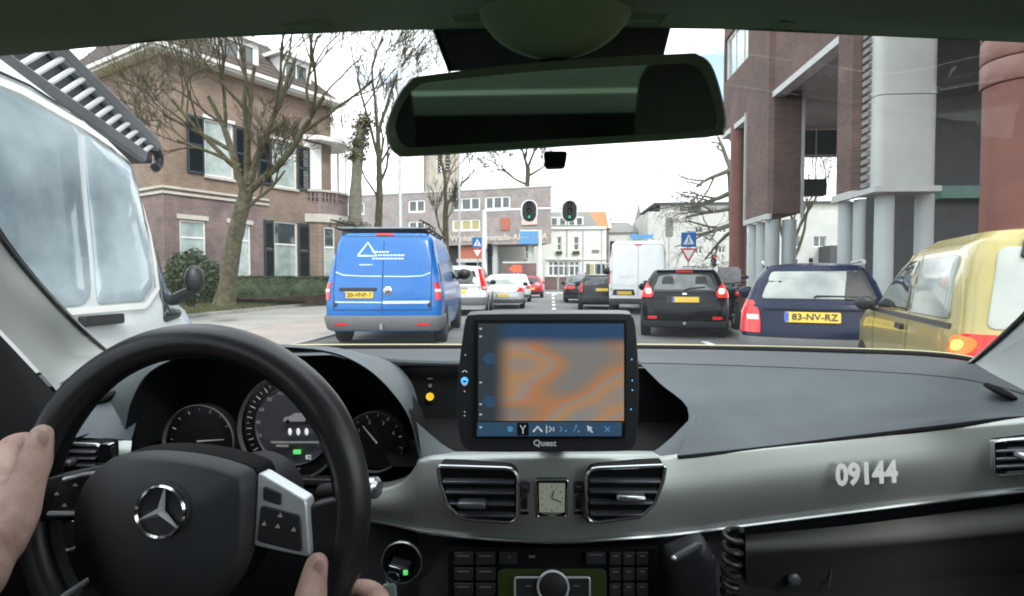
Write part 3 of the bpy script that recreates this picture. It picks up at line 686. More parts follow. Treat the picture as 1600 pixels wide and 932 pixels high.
# ------------------------------------------------------------------ brick office on piers at the right
XO = 6.5
def yo(px): return at_x(px, 437, XO).y
def zof(px, py): return at_x(px, py, XO).z
off = thing('brick_office', 'dark red brick office raised on piers and round columns over the pavement', 'building', (0, 0, 0))
ZS = 6.75; YE = yo(1127)
fo = lambda u, z, d: V((XO + d, u, z))
wb = [(yo(1166), yo(1128) - .05, 8.6, 10.2), (yo(1240), yo(1190), 9.3, 11.2), (yo(1330), yo(1252), 9.3, 11.2)]
m_ = MB(); wall(m_, fo, (2, YE), (ZS, 15), wb, .2)
m_.add([(XO, YE, ZS), (22, YE, ZS), (22, YE, 15), (XO, YE, 15)], [(0, 1, 2, 3)]); m_.add([(XO, 2, ZS), (22, 2, ZS), (22, 2, 15), (XO, 2, 15)], [(0, 1, 2, 3)])
m_.build('wall', 'office_brick', off)
for a, b, c, d in wb: window(off, fo, a, b, c, d, dep=.16, fw_=.09, mulls=[a + (b - a) * i / 3 for i in (1, 2)], glass='curtain_glass', sill=False)
# soffit panels, each its own piece
sp0 = None
for i in range(9):
    for j in range(7):
        y0 = 2 + i * 2.2; x0 = XO + .02 + j * 2.2
        q = MB().bx(x0 + .01, x0 + 2.19, y0 + .01, min(y0 + 2.19, YE - .02), ZS - .04, ZS - .004); q.build('soffit_panel', 'soffit_panel', off)
eb = MB(); eb.bx(XO - .05, XO + .28, 2, YE, ZS - .22, ZS - .045); eb.build('edge_beam', 'grey_metal', off)
MB().bx(XO + .3, 22, YE - .55, YE - .02, ZS - .95, ZS - .045).build('cross_beam', 'dark_panel', off)
# far red column
def disc(name, px0, px1, X, z0, z1, m, n=20, parent=off, mi=None):
    yc = at_x((px0 + px1) / 2, 437, X).y; r_ = (at(px1, 437, yc).x - at(px0, 437, yc).x) / 2
    return MB().lathe([(r_, z0), (r_, z1)], (X, yc, 0), n=n).build(name, m, parent)
disc('round_column', 1139, 1166, 6.7, .1, ZS - .05, 'red_plaster')
# far pier with chamfer, stone cap and three round columns
def pier(pa, pb, wx, zcap, mt, name='pier', top=15.0, ch_=.12):
    ya, yb = yo(pb), yo(pa)
    x0 = XO - .12; x1 = x0 + wx
    pl = [(x0 + ch_, ya), (x1, ya), (x1, yb), (x0 + ch_, yb), (x0, yb - ch_), (x0, ya + ch_)]
    o = MB().prism([(x, y, zcap) for x, y in pl], (0, 0, top - zcap)).build(name, mt, off)
    MB().prism([(x0 - .07 + (0 if x == x0 else .07 if x < x1 else .14), y + (-.06 if y < (ya + yb) / 2 else .06), zcap - .16) for x, y in pl], (0, 0, .157)).build('pier_cap', 'concrete', off)
    return ya, yb, x0, x1
ya, yb, x0, x1 = pier(1168, 1206, .9, 3.14, 'office_brick')
for x, y in ((x0 + .22, ya + .28), (x0 + .22, yb - .3), (x0 + .22, (ya + yb) / 2), (x1 - .2, ya + .26)): MB().lathe([(.2, .1), (.2, 2.98)], (x, y, 0), n=18).build('support_column', 'column_grey', off)
MB().bx(x1 + .01, x1 + .09, ya - .03, ya + .02, 3.0, ZS - .05).build('downpipe', 'concrete', off)
MB().bx(x0 - .03, x0 + .05, yb + .002, yb + .06, 3.0, ZS - .05).build('downpipe', 'concrete', off)
ya, yb, x0, x1 = pier(1308, 1340, .75, 3.08, 'office_brick')
for x, y in ((x0 + .2, yb - .2), (x0 + .3, ya + .22)): MB().lathe([(.17, .1), (.17, 2.92)], (x, y, 0), n=18).build('support_column', 'column_grey', off)
# pale clad shaft on two columns
yw = 10.4
xa, xb = at(1366, 437, yw).x, at(1462, 437, yw).x; zb3 = at(1400, 291, yw).z
pl = [(p.x, p.y) for p in rpoly([V((xa, yw, 0)), V((xb, yw, 0)), V((xb, yw + .42, 0)), V((xa, yw + .42, 0))], .38, 5)]
for zz0, zz1 in ((zb3, 4.4), (4.415, 6.0), (6.015, ZS + .9)):
    MB().prism([(x, y, zz0) for x, y in pl], (0, 0, zz1 - zz0)).build('cladding_panel', 'concrete', off)
q = MB()
for i in range(30): q.bx(xa - .06, xa - .005, yw + .2, yw + .4, zb3 + .02 + i * .14, zb3 + .1 + i * .14)
q.build('cladding_fin', 'slate', off)
MB().bx(xa - .04, xb + .04, yw - .04, yw + .75, zb3 - .1, zb3 - .003).build('shaft_base', 'grey_metal', off)
for p0, p1 in ((1368, 1396), (1431, 1458)):
    a, b = at(p0, 437, yw + .35).x, at(p1, 437, yw + .35).x
    MB().lathe([((b - a) / 2, .1), ((b - a) / 2, zb3 - .1)], ((a + b) / 2, yw + .4, 0), n=20).build('support_column', 'column_grey', off)
# near red column with banded head
yc_ = 8.1; xcol = at(1584, 437, yc_).x; rcol = at(1584, 437, yc_).x - at(1537, 437, yc_).x
ztop = at(1560, 136, yc_).z
MB().lathe([(rcol, .1), (rcol, ztop)], (xcol, yc_, 0), n=28).build('round_column', 'red_plaster', off)
for i in range(5):
    z0 = ztop + .012 + i * .32; MB().lathe([(rcol + .02, z0), (rcol + .035, z0 + .02), (rcol + .035, z0 + .285), (rcol + .02, z0 + .305)], (xcol, yc_, 0), n=28).build('column_band', 'red_band', off)
MB().lathe([(rcol - .04, ztop), (rcol - .04, ZS)], (xcol, yc_, 0), n=24).build('column_core', 'dark_panel', off)
# recessed ground floor
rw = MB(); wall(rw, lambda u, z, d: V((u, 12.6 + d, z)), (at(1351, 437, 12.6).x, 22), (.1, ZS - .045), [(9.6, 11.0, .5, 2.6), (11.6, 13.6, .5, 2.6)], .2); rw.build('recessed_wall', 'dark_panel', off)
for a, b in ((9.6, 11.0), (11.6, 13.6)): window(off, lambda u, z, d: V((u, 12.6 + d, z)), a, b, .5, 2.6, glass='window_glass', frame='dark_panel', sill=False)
MB().bx(7.9, 22, 12.2, 12.48, 2.85, 3.1).build('fascia_beam', 'green_metal', off)
MB().bx(9.3, 9.6, 6, 12.3, 4.9, 5.3).build('service_duct', 'grey_metal', off)
MB().tube([(9.5, 10, 3.9), (10.6, 11.5, 4.6), (12, 12.3, 5.1)], .12, 8).build('service_duct', 'grey_metal', off)
MB().bx(9.8, 10.8, 11.7, 12.4, 4.2, 4.75).build('ceiling_unit', 'soffit_panel', off)
hb_ = thing('hanging_sign_box', 'long dark sign box hanging below the soffit between the brick piers', 'sign', (0, 0, 0))
yb_ = 19.5; xs0, xs1 = at(1222, 437, yb_).x, at(1290, 437, yb_).x
MB().bx(xs0, xs1, yb_, yb_ + .35, at(1250, 306, yb_).z, at(1250, 280, yb_).z).build('box', 'dark_panel', hb_, bevel=.03)
hg = MB()
for x in (xs0 + .3, xs1 - .3): hg.cyl((x, yb_ + .17, at(1250, 281, yb_).z), (x, yb_ + .17, ZS - .04), .02, 8)
hg.build('hanger', 'grey_metal', hb_)

# ------------------------------------------------------------------ low brick wall and barriers across the junction
wl = thing('low_brick_wall', 'low purple-brown brick wall across the junction below the white inn', 'wall', (0, 0, 0))
yw_ = 58.0; a = at(786, 437, yw_).x; b = at(838, 437, yw_).x
MB().bx(a, b, yw_, yw_ + .4, 0, at(800, 412, yw_).z).build('masonry', 'wall_brick', wl); MB().bx(a - .05, b + .05, yw_ - .05, yw_ + .45, at(800, 412, yw_).z + .003, at(800, 409, yw_).z).build('coping', 'concrete', wl)

# ------------------------------------------------------------------ signals, signs, lamp posts
ped = 'square blue pedestrian crossing sign above a yield triangle'
def road_sign(px, pyt, pyb, Y, label):
    """pixel centre; blue square on top, yield triangle below"""
    b = at(px, 437, Y); b.z = 0; t = thing('road_sign', label, 'sign', b); s = 1 / F * Y
    z = lambda py: 1.2 + (437 - py) * s
    MB().cyl((0, .04, 0), (0, .04, z(pyt - 1)), .035, 10).build('post', 'galvanised', t)
    h = (pyb - pyt) / 2 * s * .5; zc = z(pyt) - h
    bl = MB().prism(rpoly([(-h, 0, zc - h), (h, 0, zc - h), (h, 0, zc + h), (-h, 0, zc + h)], .08), (0, .02, 0)).build('crossing_plate', 'sign_blue', t)
    MB().prism([(-h * .72, -.004, zc - h * .62), (h * .72, -.004, zc - h * .62), (0, -.004, zc + h * .75)], (0, .003, 0)).build('triangle', 'sign_white', bl)
    f = MB(); f.box((0, -.008, zc + h * .28), (h * .16, .003, h * .16)); f.box((0, -.008, zc), (h * .2, .003, h * .36)); f.box((-.12 * h, -.008, zc - h * .35), (h * .12, .003, h * .4), rot=Matrix.Rotation(.3, 3, 'Y')); f.box((.14 * h, -.008, zc - h * .35), (h * .12, .003, h * .4), rot=Matrix.Rotation(-.35, 3, 'Y')); f.build('walking_figure', 'sign_blue', bl)
    z0 = zc - h - .06; w_ = h * 1.12; tri = lambda q, y: [(-w_ * q, y, z0 - w_ * .58 + w_ * .58 * q), (w_ * q, y, z0 - w_ * .58 + w_ * .58 * q), (0, y, z0 - w_ * .58 - w_ * 1.16 * q)]
    yl = MB().prism(tri(1, 0), (0, .02, 0)).build('yield_plate', 'sign_red', t)
    MB().prism(tri(.68, -.004), (0, .003, 0)).build('white_field', 'sign_white', yl)
    return t
road_sign(746, 371, 404, 35, 'small crossing and yield sign standing left beside the traffic light pole')
road_sign(1075.5, 365, 410, 26.7, 'larger crossing and yield sign standing right behind the black hatchback')
def lampunit(t, c, w_, h, board, heads, lit=None, y=-.16, parts=True):
    """signal head: rounded board, black housing, lenses with visors"""
    if board:
        pts = [(c.x + (w_ - .0) / 2 * math.copysign(1, math.cos(a)) * abs(math.cos(a)) ** .9, c.y, c.z + (h - w_) / 2 * (1 if math.sin(a) > 0 else -1) + w_ / 2 * math.sin(a)) for a in [2 * math.pi * i / 32 + .01 for i in range(32)]]
        MB().prism(pts, (0, .03, 0)).build('backing_board', 'sign_white', t)
        c2 = .82
        pts2 = [(c.x + (p[0] - c.x) * c2, c.y - .02, c.z + (p[2] - c.z) * .9) for p in pts]
        hd_ = MB().prism(pts2, (0, .018, 0)).build('black_face', 'black_plastic', t)
    ho = MB().prism(rpoly([(c.x - w_ * .32, c.y - .14, c.z - h * .40), (c.x + w_ * .32, c.y - .14, c.z - h * .40), (c.x + w_ * .32, c.y - .14, c.z + h * .40), (c.x - w_ * .32, c.y - .14, c.z + h * .40)], .4), (0, .115, 0)).build('housing', 'black_plastic', t)
    for i in range(3):
        z = c.z + h * .27 * (1 - i); r_ = h * .1
        MB().lathe([(.001, .03), (r_ * .6, .022), (r_ * .75, 0)], (c.x, c.y - .145, z), (0, -1, 0), 16).build('lens', ('lamp_' + lit[1]) if lit and lit[0] == i else 'lamp_off', ho)
        vz = MB()
        rows = [[(c.x + r_ * 1.1 * math.cos(a), c.y - .142 - d * (1 if math.sin(a) > -.3 else .3), z + r_ * 1.1 * math.sin(a)) for a in [R(-35 + 250 * k / 12) for k in range(13)]] for d in (0, .18)]
        vz.sheet(rows); vz.build('visor', 'black_plastic', ho)
Yg_ = 27.0
gp = at(757, 437, Yg_); gp.z = 0
ga = thing('gantry_pole', 'white traffic light mast with a long arm reaching over the road', 'pole', gp)
zar = 1.2 + (437 - 330) / F * Yg_
MB().tube([(0, 0, 0), (0, 0, zar + .05)], [.14, .11], 14).build('mast', 'pole_white', ga)
MB().tube([(0, 0, zar), (at(905, 437, Yg_).x - gp.x, 0, zar + .12)], [.085, .05], 12).build('arm', 'pole_white', ga)
MB().bx(-.16, .16, -.16, .16, .0, .02).build('base_plate', 'galvanised', ga)
def overhead(px, lab):
    c = at(px, 330, Yg_ - .12); t = thing('traffic_light', lab, 'traffic light', (0, 0, 0)); lampunit(t, c, .80, 1.06, True, 3, (2, 'green'))
    MB().bx(c.x - .05, c.x + .05, c.y + .032, c.y + .1, c.z - .15, c.z + .2).build('bracket', 'galvanised', t)
overhead(827, 'overhead green traffic light in front of the pink panel on the brick apartment block')
overhead(890, 'overhead green traffic light at the tip of the mast arm')
c = at(766, 392, Yg_ - .1); t = thing('traffic_light', 'low dark unlit traffic light on the side of the white mast', 'traffic light', (0, 0, 0)); lampunit(t, c, .42, .82, False, 3)
MB().bx(gp.x + .12, c.x, c.y - .05, c.y + .03, c.z - .05, c.z + .05).build('bracket', 'black_plastic', t)
Yr = 34
c = at(1115, 408, Yr); t = thing('traffic_light', 'small red traffic light beside the dark red column', 'traffic light', (0, 0, 0)); lampunit(t, c, .3, .9, False, 3, (0, 'red'))
MB().cyl((c.x, c.y + .02, 0), (c.x, c.y + .02, c.z + .4), .05, 10).build('post', 'galvanised', t)
# blue direction sign
Yd = 44; dp = at(843.5, 437, Yd); dp.z = 0
ds = thing('direction_sign', 'blue direction sign with two pale lines of lettering on a tall white post', 'sign', dp)
zz = lambda py: 1.2 + (437 - py) / F * Yd
MB().cyl((0, 0, 0), (0, 0, zz(361)), .13, 12).build('post', 'pole_white', ds)
sx0 = at(812, 437, Yd).x - dp.x
for p0, p1 in ((362, 371), (372, 382)):
    MB().prism([(sx0, -.16, zz(p1)), (-.15, -.16, zz(p1)), (-.15, -.16, zz(p0)), (sx0, -.16, zz(p0))], (0, .05, 0)).build('sign_board', 'sign_pale_blue', ds)
MB().bx(sx0, .1, -.1, -.05, zz(362), zz(360)).build('bracket', 'pole_white', ds)
# lamp posts
def lamp_post(px, top, Y, r0, lab):
    b = at(px, 437, Y); b.z = 0; t = thing('lamp_post', lab, 'lamp post', b); zt_ = 1.2 + (437 - top) / F * Y
    MB().tube([(0, 0, 0), (0, 0, 1.2), (0, 0, 1.25), (0, 0, zt_)], [r0, r0, r0 * .75, r0 * .55], 12).build('pole', 'galvanised', t)
    MB().tube([(0, 0, zt_), (.2, 0, zt_ + .25), (.9, 0, zt_ + .32)], .035, 8).build('arm', 'galvanised', t)
    MB().box((1.15, 0, zt_ + .3), (.6, .24, .1)).build('lantern', 'grey_metal', t, bevel=.03)
lamp_post(626, 55, 24, .13, 'tall grey lamp post between the slender tree and the thin forked tree')
lamp_post(718, 200, 31, .085, 'thin pale lamp post just left of the traffic light mast')
bb = at(1063, 437, 30); 
# sign post with dark head right of the white van
t = thing('advertising_panel', 'dark narrow board on a thin post above the white van', 'sign', (0, 0, 0)); c = at(1046, 355, 40)
MB().prism(rpoly([(c.x - .25, c.y, c.z - .7), (c.x + .25, c.y, c.z - .7), (c.x + .25, c.y, c.z + .65), (c.x - .25, c.y, c.z + .65)], .3), (0, .12, 0)).build('board', 'slate', t); MB().cyl((c.x, c.y + .06, 0), (c.x, c.y + .06, c.z - .68), .05, 8).build('post', 'galvanised', t)
# blue arrow board seen above the white van's roof
t = thing('arrow_board', 'blue left-pointing arrow board above the roof of the white van', 'sign', (0, 0, 0)); c = at(1003, 370, 45)
q = lambda dx, dz: (c.x + dx, c.y, c.z + dz)
MB().prism([q(-1.0, 0), q(-.5, -.32), (q(-.5, -.15)), q(.7, -.15), q(.95, -.32), q(.8, 0), q(.95, .32), q(.7, .15), q(-.5, .15), q(-.5, .32)], (0, .06, 0)).build('arrow', 'sign_pale_blue', t); MB().cyl((c.x, c.y + .1, 0), (c.x, c.y + .1, c.z), .05, 8).build('post', 'galvanised', t)
t = thing('arrow_sign', 'orange-red arrow sign pointing left above the parked silver cars', 'sign', (0, 0, 0)); c = at(806, 420.5, 50)
q = lambda dx, dz: (c.x + dx, c.y, c.z + dz)
MB().prism([q(-.62, 0), q(-.1, -.36), q(-.1, -.26), q(.5, -.3), q(.5, .3), q(-.1, .34), q(-.1, .42)], (0, .06, 0)).build('arrow', 'sign_orange', t); MB().cyl((c.x + .2, c.y + .05, 0), (c.x + .2, c.y + .05, c.z), .04, 8).build('post', 'galvanised', t)
# thin posts and railing in front of the inn
def post(px, top, Y, lab, r=.05):
    b = at(px, 437, Y); b.z = 0; t = thing('bollard_post', lab, 'post', b); z = 1.2 + (437 - top) / F * Y
    MB().cyl((0, 0, 0), (0, 0, z), r, 8).build('shaft', 'galvanised', t); MB().ball((0, 0, z), r * 1.2, 8, 6).build('cap', 'galvanised', t)
post(850, 410, 52, 'thin grey post in front of the low brick wall', .045); post(872, 402, 54, 'thicker grey post with pale top in front of the shop windows', .07); post(911, 400, 54, 'thin grey post right of the shop windows', .045)
rl = thing('railing', 'light metal railing along the pavement right of the inn windows', 'railing', (0, 0, 0))
p0, p1 = at(905, 437, 56), at(952, 437, 56); z = 1.2 + 24 / F * 56
MB().cyl((p0.x, 56, z), (p1.x, 56, z), .04, 8).build('top_rail', 'galvanised', rl); MB().cyl((p0.x, 56, .4), (p1.x, 56, .4), .03, 8).build('bottom_rail', 'galvanised', rl)
for i in range(8):
    x = p0.x + (p1.x - p0.x) * i / 7; MB().cyl((x, 56, 0), (x, 56, z - .035), .03, 6).build('upright', 'galvanised', rl)
# ------------------------------------------------------------------ vehicle materials
def paint(name, col, rough=.25, metal=0, dirt=.3, coat=.6, spec=.5): return mat(name, col, rough, metal, var=.06, vscale=2, coat=coat, dirt=dirt, spec=spec)
paint('blue_paint', (.006, .125, .42), coat=.3); paint('white_van_paint', (.86, .88, .88), dirt=.1); paint('silver_paint', (.58, .61, .63), .3, .35); paint('pearl_paint', (.74, .75, .76))
paint('black_paint', (.004, .004, .005), coat=0, spec=.3); paint('navy_paint', (.004, .009, .034), coat=0, spec=.3); paint('yellow_paint', (.37, .31, .10)); paint('red_car_paint', (.42, .015, .03)); paint('charcoal_paint', (.018, .021, .026), coat=0, spec=.4); paint('pale_grey_paint', (.62, .66, .67))
mat('car_glass', (.02, .027, .03), .03, var=.3, vscale=1.5, spec=1.0)
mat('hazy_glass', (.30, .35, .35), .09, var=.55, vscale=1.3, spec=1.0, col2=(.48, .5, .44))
mat('smoke_glass', (.05, .06, .062), .06, var=.5, vscale=2, spec=1.0, col2=(.20, .22, .21))
mat('van_side_glass', (.20, .28, .35), .05, var=.6, vscale=2.2, spec=1.0, col2=(.48, .57, .62), dirt=.5)  # bluish reflections put into the glass colour
mat('grey_bumper', (.125, .13, .135), .6, var=.08, bump=.2, bscale=120)
mat('dark_bumper', (.04, .042, .045), .6, var=.1)
mat('tyre', (.018, .018, .018), .85, var=.2, bump=.3)
mat('alloy', (.5, .51, .52), .35, .8)
mat('steel_wheel', (.07, .07, .075), .5, .4)
mat('red_lens', (.5, .012, .015), .15, coat=.5, emit=(1, .03, .03), estr=.12)
mat('lit_brake', (.4, .01, .01), .15, emit=(1, .03, .02), estr=.55)
mat('lit_glow', (1, .55, .1), .2, emit=(1, .38, .04), estr=1.3)
mat('lit_hot', (1, .5, .4), .2, emit=(1, .42, .34), estr=1.2)
mat('lit_orange', (.6, .1, .02), .2, emit=(1, .13, .02), estr=.8)
mat('clear_lens', (.75, .7, .65), .1, coat=.5)
mat('amber_lens', (.65, .2, .08), .15, coat=.5)
mat('plate_yellow', (.75, .5, .05), .45, var=.06)
mat('plate_black', (.02, .02, .02), .5)
mat('plate_blue', (.02, .1, .5), .5)
mat('chrome', (.75, .76, .77), .12, 1, var=.03)
mat('trim_black', (.014, .014, .015), .5)
mat('seam', (.008, .009, .012), .7)
mat('sticker_pale', (.55, .68, .8), .4)
mat('taxi_white', (.85, .85, .85), .4)

class Body:
    """car body as a stack of rounded outlines; local rear at y = 0, nose towards +y"""
    def __init__(s, keys, fb=.14, crown=.05):
        s.k = []
        for a, b in zip(keys, keys[1:]):
            for i in range(2): s.k.append([p + (q - p) * i / 2 for p, q in zip(a, b)])
        s.k.append(list(keys[-1])); s.fb = fb; s.crown = crown
    def at(s, z):
        k = s.k
        if z <= k[0][0]: return k[0]
        for a, b in zip(k, k[1:]):
            if z <= b[0]:
                t = (z - a[0]) / max(1e-6, b[0] - a[0]); return [p + (q - p) * t for p, q in zip(a, b)]
        return k[-1]
    def rear(s, x, z):
        _, W, YR, YF, rr, rf, bu = s.at(z); ax = min(abs(x), W - .001); e = W - rr
        if ax <= e: y = YR + bu * (ax / W) ** 2
        else: y = YR + bu * (e / W) ** 2 + rr - math.sqrt(max(0, rr * rr - (ax - e) ** 2))
        return V((x, y, z))
    def front(s, x, z):
        _, W, YR, YF, rr, rf, bu = s.at(z); ax = min(abs(x), W - .001); e = W - rf
        y = YF - s.fb * (min(ax, e) / W) ** 2
        if ax > e: y -= rf - math.sqrt(max(0, rf * rf - (ax - e) ** 2))
        return V((x, y, z))
    def side(s, sg, y, z):
        _, W, YR, YF, rr, rf, bu = s.at(z); yc = YR + bu * ((W - rr) / W) ** 2 + rr; yf = YF - s.fb * ((W - rf) / W) ** 2 - rf
        x = W
        if y < yc: x = W - rr + math.sqrt(max(0, rr * rr - (yc - max(y, yc - rr)) ** 2))
        if y > yf: x = W - rf + math.sqrt(max(0, rf * rf - (min(y, yf + rf) - yf) ** 2))
        return V((sg * x, y, z))
    def path(s, z, x0, y1, sg, n):
        """rear outline from x0 outwards round the corner to side depth y1"""
        _, W, YR, YF, rr, rf, bu = s.at(z); e = W - rr; yc = YR + bu * (e / W) ** 2 + rr
        p = [V((x, YR + bu * (x / W) ** 2, z)) for x in [x0 + (e - x0) * i / 5 for i in range(6)]] if x0 < e else []
        a0 = 0 if x0 <= e else math.asin(min(1, (x0 - e) / rr))
        p += [V((e + rr * math.sin(a), yc - rr * math.cos(a), z)) for a in [a0 + (math.pi / 2 - a0) * i / 8 for i in range(1 if p else 0, 9)]]
        if y1 > yc: p.append(V((W, y1, z)))
        else: p = [q for q in p if q.y <= y1] or p[:2]
        d = [0]
        for a, b in zip(p, p[1:]): d.append(d[-1] + (b - a).length)
        out = []
        for i in range(n):
            t = d[-1] * i / (n - 1); j = 0
            while j < len(d) - 2 and d[j + 1] < t: j += 1
            q = p[j].lerp(p[j + 1], (t - d[j]) / max(1e-6, d[j + 1] - d[j])); out.append(V((sg * q.x, q.y, q.z)))
        return out
    def ring(s, z):
        _, W, YR, YF, rr, rf, bu = s.at(z); e = W - rr; ef = W - rf; yc = YR + bu * (e / W) ** 2 + rr; yf = YF - s.fb * (ef / W) ** 2 - rf
        p = [(x, YR + bu * (x / W) ** 2) for x in [-e + 2 * e * i / 8 for i in range(9)]]
        p += [(e + rr * math.sin(a), yc - rr * math.cos(a)) for a in [math.pi / 2 * i / 4 for i in range(1, 5)]]
        p += [(W, yc + (yf - yc) * i / 8) for i in range(1, 8)]
        p += [(ef + rf * math.cos(a), yf + rf * math.sin(a)) for a in [math.pi / 2 * i / 4 for i in range(0, 5)]]
        p += [(x, YF - s.fb * (x / W) ** 2) for x in [ef - 2 * ef * i / 8 for i in range(1, 9)]]
        p += [(-ef - rf * math.sin(a), yf + rf * math.cos(a)) for a in [math.pi / 2 * i / 4 for i in range(1, 5)]]
        p += [(-W, yf + (yc - yf) * i / 8) for i in range(1, 8)]
        p += [(-e - rr * math.cos(a), yc - rr * math.sin(a)) for a in [math.pi / 2 * i / 4 for i in range(0, 4)]]
        return [V((x, y, z)) for x, y in p]
    def mesh(s):
        mb = MB(); rows = [r_ + [r_[0]] for r_ in (s.ring(k[0]) for k in s.k)]; mb.sheet(rows)
        top = s.ring(s.k[-1][0]); c = sum(top, V()) / len(top); pr = []
        for q in (1, .93, .8, .5, .2): pr.append([c + (p - c) * q + V((0, 0, s.crown * (1 - q * q))) for p in top + [top[0]]])
        mb.sheet(pr); mb.f.append(tuple(len(mb.v) - len(pr[0]) + i for i in range(len(top)))); mb.m.append(0)
        b = s.ring(s.k[0][0]); mb.add(b, [tuple(range(len(b)))]); return mb
def nrm(fn, u, v):
    e = .004; a = fn(u + e, v) - fn(u - e, v); b = fn(u, v + e) - fn(u, v - e); n = a.cross(b)
    return n.normalized() if n.length > 1e-9 else V((0, -1, 0))
def patch(fn, poly, off, out, mb=None, mi=0, back=.012):
    """panel lying on a surface: 2-D polygon (u, v) filled by rings and lifted by off; out orients the normal"""
    mb = mb or MB(); pl = []
    for i, p in enumerate(poly):                       # densify long edges so that the panel follows the curve
        q = poly[(i + 1) % len(poly)]; n = max(1, int(max(abs(q[0] - p[0]), abs(q[1] - p[1])) / .14))
        pl += [(p[0] + (q[0] - p[0]) * j / n, p[1] + (q[1] - p[1]) * j / n) for j in range(n)]
    c = (sum(p[0] for p in pl) / len(pl), sum(p[1] for p in pl) / len(pl)); rows = []; out = V(out)
    def pt(u, v, o):
        n = nrm(fn, u, v); n = n if n.dot(out) > 0 else -n; return fn(u, v) + n * o
    rows.append([pt(u, v, -back) for u, v in pl]); rows.append([pt(u, v, off * .6) for u, v in pl])
    for q in (.975, .8, .6, .4, .2): rows.append([pt(c[0] + (u - c[0]) * q, c[1] + (v - c[1]) * q, off) for u, v in pl])
    rows = [r_ + [r_[0]] for r_ in rows]; mb.sheet(rows, mi); mb.f.append(tuple(len(mb.v) - len(rows[0]) + i for i in range(len(pl)))); mb.m.append(mi)
    return mb
def rp2(pts, r=.2, n=4): return [(p.x, p.y) for p in rpoly([V((a, b, 0)) for a, b in pts], r, n)]
def ribbon(fn, pts, wd, off, out, mb):
    out = V(out); L_ = []
    pl = []
    for p, q in zip(pts, pts[1:]):
        n = max(1, int(math.hypot(q[0] - p[0], q[1] - p[1]) / .12)); pl += [(p[0] + (q[0] - p[0]) * j / n, p[1] + (q[1] - p[1]) * j / n) for j in range(n)]
    pl.append(pts[-1]); a_, b_ = [], []
    for i, (u, v) in enumerate(pl):
        p, q = pl[max(0, i - 1)], pl[min(len(pl) - 1, i + 1)]; du, dv = q[0] - p[0], q[1] - p[1]; l = math.hypot(du, dv) or 1
        for s_, acc in ((1, a_), (-1, b_)):
            uu, vv = u - dv / l * wd / 2 * s_, v + du / l * wd / 2 * s_; n = nrm(fn, uu, vv); n = n if n.dot(out) > 0 else -n; acc.append(fn(uu, vv) + n * off)
    mb.sheet([a_, b_]); return mb
_wm = {}
def wheel(t, x, y, r, wd=.2, rim='alloy'):
    k = (r, wd, rim); sg = 1 if x > 0 else -1
    if k not in _wm:
        m_ = MB(); m_.lathe([(r * .66, -wd / 2), (r * .93, -wd / 2), (r, -wd * .36), (r, wd * .36), (r * .93, wd / 2), (r * .66, wd / 2), (r * .64, wd * .3), (r * .64, -wd * .3)], (0, 0, 0), (1, 0, 0), 28, closed=True)
        a = m_.build('wheel', 'tyre', t)
        m_ = MB(); m_.lathe([(r * .65, -wd * .42), (r * .62, -wd * .3), (r * .2, -wd * .38), (.02, -wd * .36), (.02, wd * .36), (r * .2, wd * .38), (r * .62, wd * .3), (r * .65, wd * .42)], (0, 0, 0), (1, 0, 0), 28)
        for i in range(10):
            an = 2 * math.pi * i / 10
            for sx in (-1, 1): m_.box((sx * wd * .4, math.cos(an) * r * .4, math.sin(an) * r * .4), (.03, .05, r * .46), rot=Matrix.Rotation(-an + math.pi / 2, 3, 'X'))
        b = m_.build('rim', rim, a); _wm[k] = (a, b)
    else:
        a0, b0 = _wm[k]; a = a0.copy(); COL.objects.link(a); a.parent = t; b = b0.copy(); COL.objects.link(b); b.parent = a
    a.location = (x, y, r); return a
def plate(t, B, x, z, wd=.52, h=.11, txt=None, off=.02):
    p = patch(B.rear, rp2([(x - wd / 2, z - h / 2), (x + wd / 2, z - h / 2), (x + wd / 2, z + h / 2), (x - wd / 2, z + h / 2)], .12, 2), off, (0, -1, 0)).build('number_plate', 'plate_yellow', t)
    patch(B.rear, [(x - wd / 2 + .004, z - h / 2 + .006), (x - wd / 2 + .045, z - h / 2 + .006), (x - wd / 2 + .045, z + h / 2 - .006), (x - wd / 2 + .004, z + h / 2 - .006)], off + .003, (0, -1, 0), back=-off).build('country_strip', 'plate_blue', p)
    if txt:
        c = B.rear(x + .022, z); n = nrm(B.rear, x + .02, z); n = n if n.y < 0 else -n
        lettering('characters', txt, 'plate_black', c + n * (off + .005), (1, 0, 0), V((1, 0, 0)).cross(n) * -1, .072, p, width=wd * .82, bold=.015)
    return p
def wrap(t, B, name, m, spec, sg, off=.014, n=9):
    """lamp or bumper piece that goes round a rear corner; spec rows (z, x0, y1)"""
    rows = []
    for z, x0, y1 in spec:
        r_ = []
        for q in B.path(z, x0, y1, 1, n):
            c = V((0, q.y * .4 + .6, q.z)); d = V((q.x - (B.at(z)[1] - .25), q.y - .28, 0)); d = d.normalized() if q.x > B.at(z)[1] - .25 else V((0, -1, 0)); r_.append(V(((q.x + d.x * off) * sg, q.y + d.y * off, q.z)))
        rows.append(r_)
    rim = lambda r_: [V((p.x * .985, p.y + .02, p.z)) for p in r_]
    rows = [rim(rows[0])] + rows + [rim(rows[-1])]
    return MB().sheet(rows).build(name, m, t)
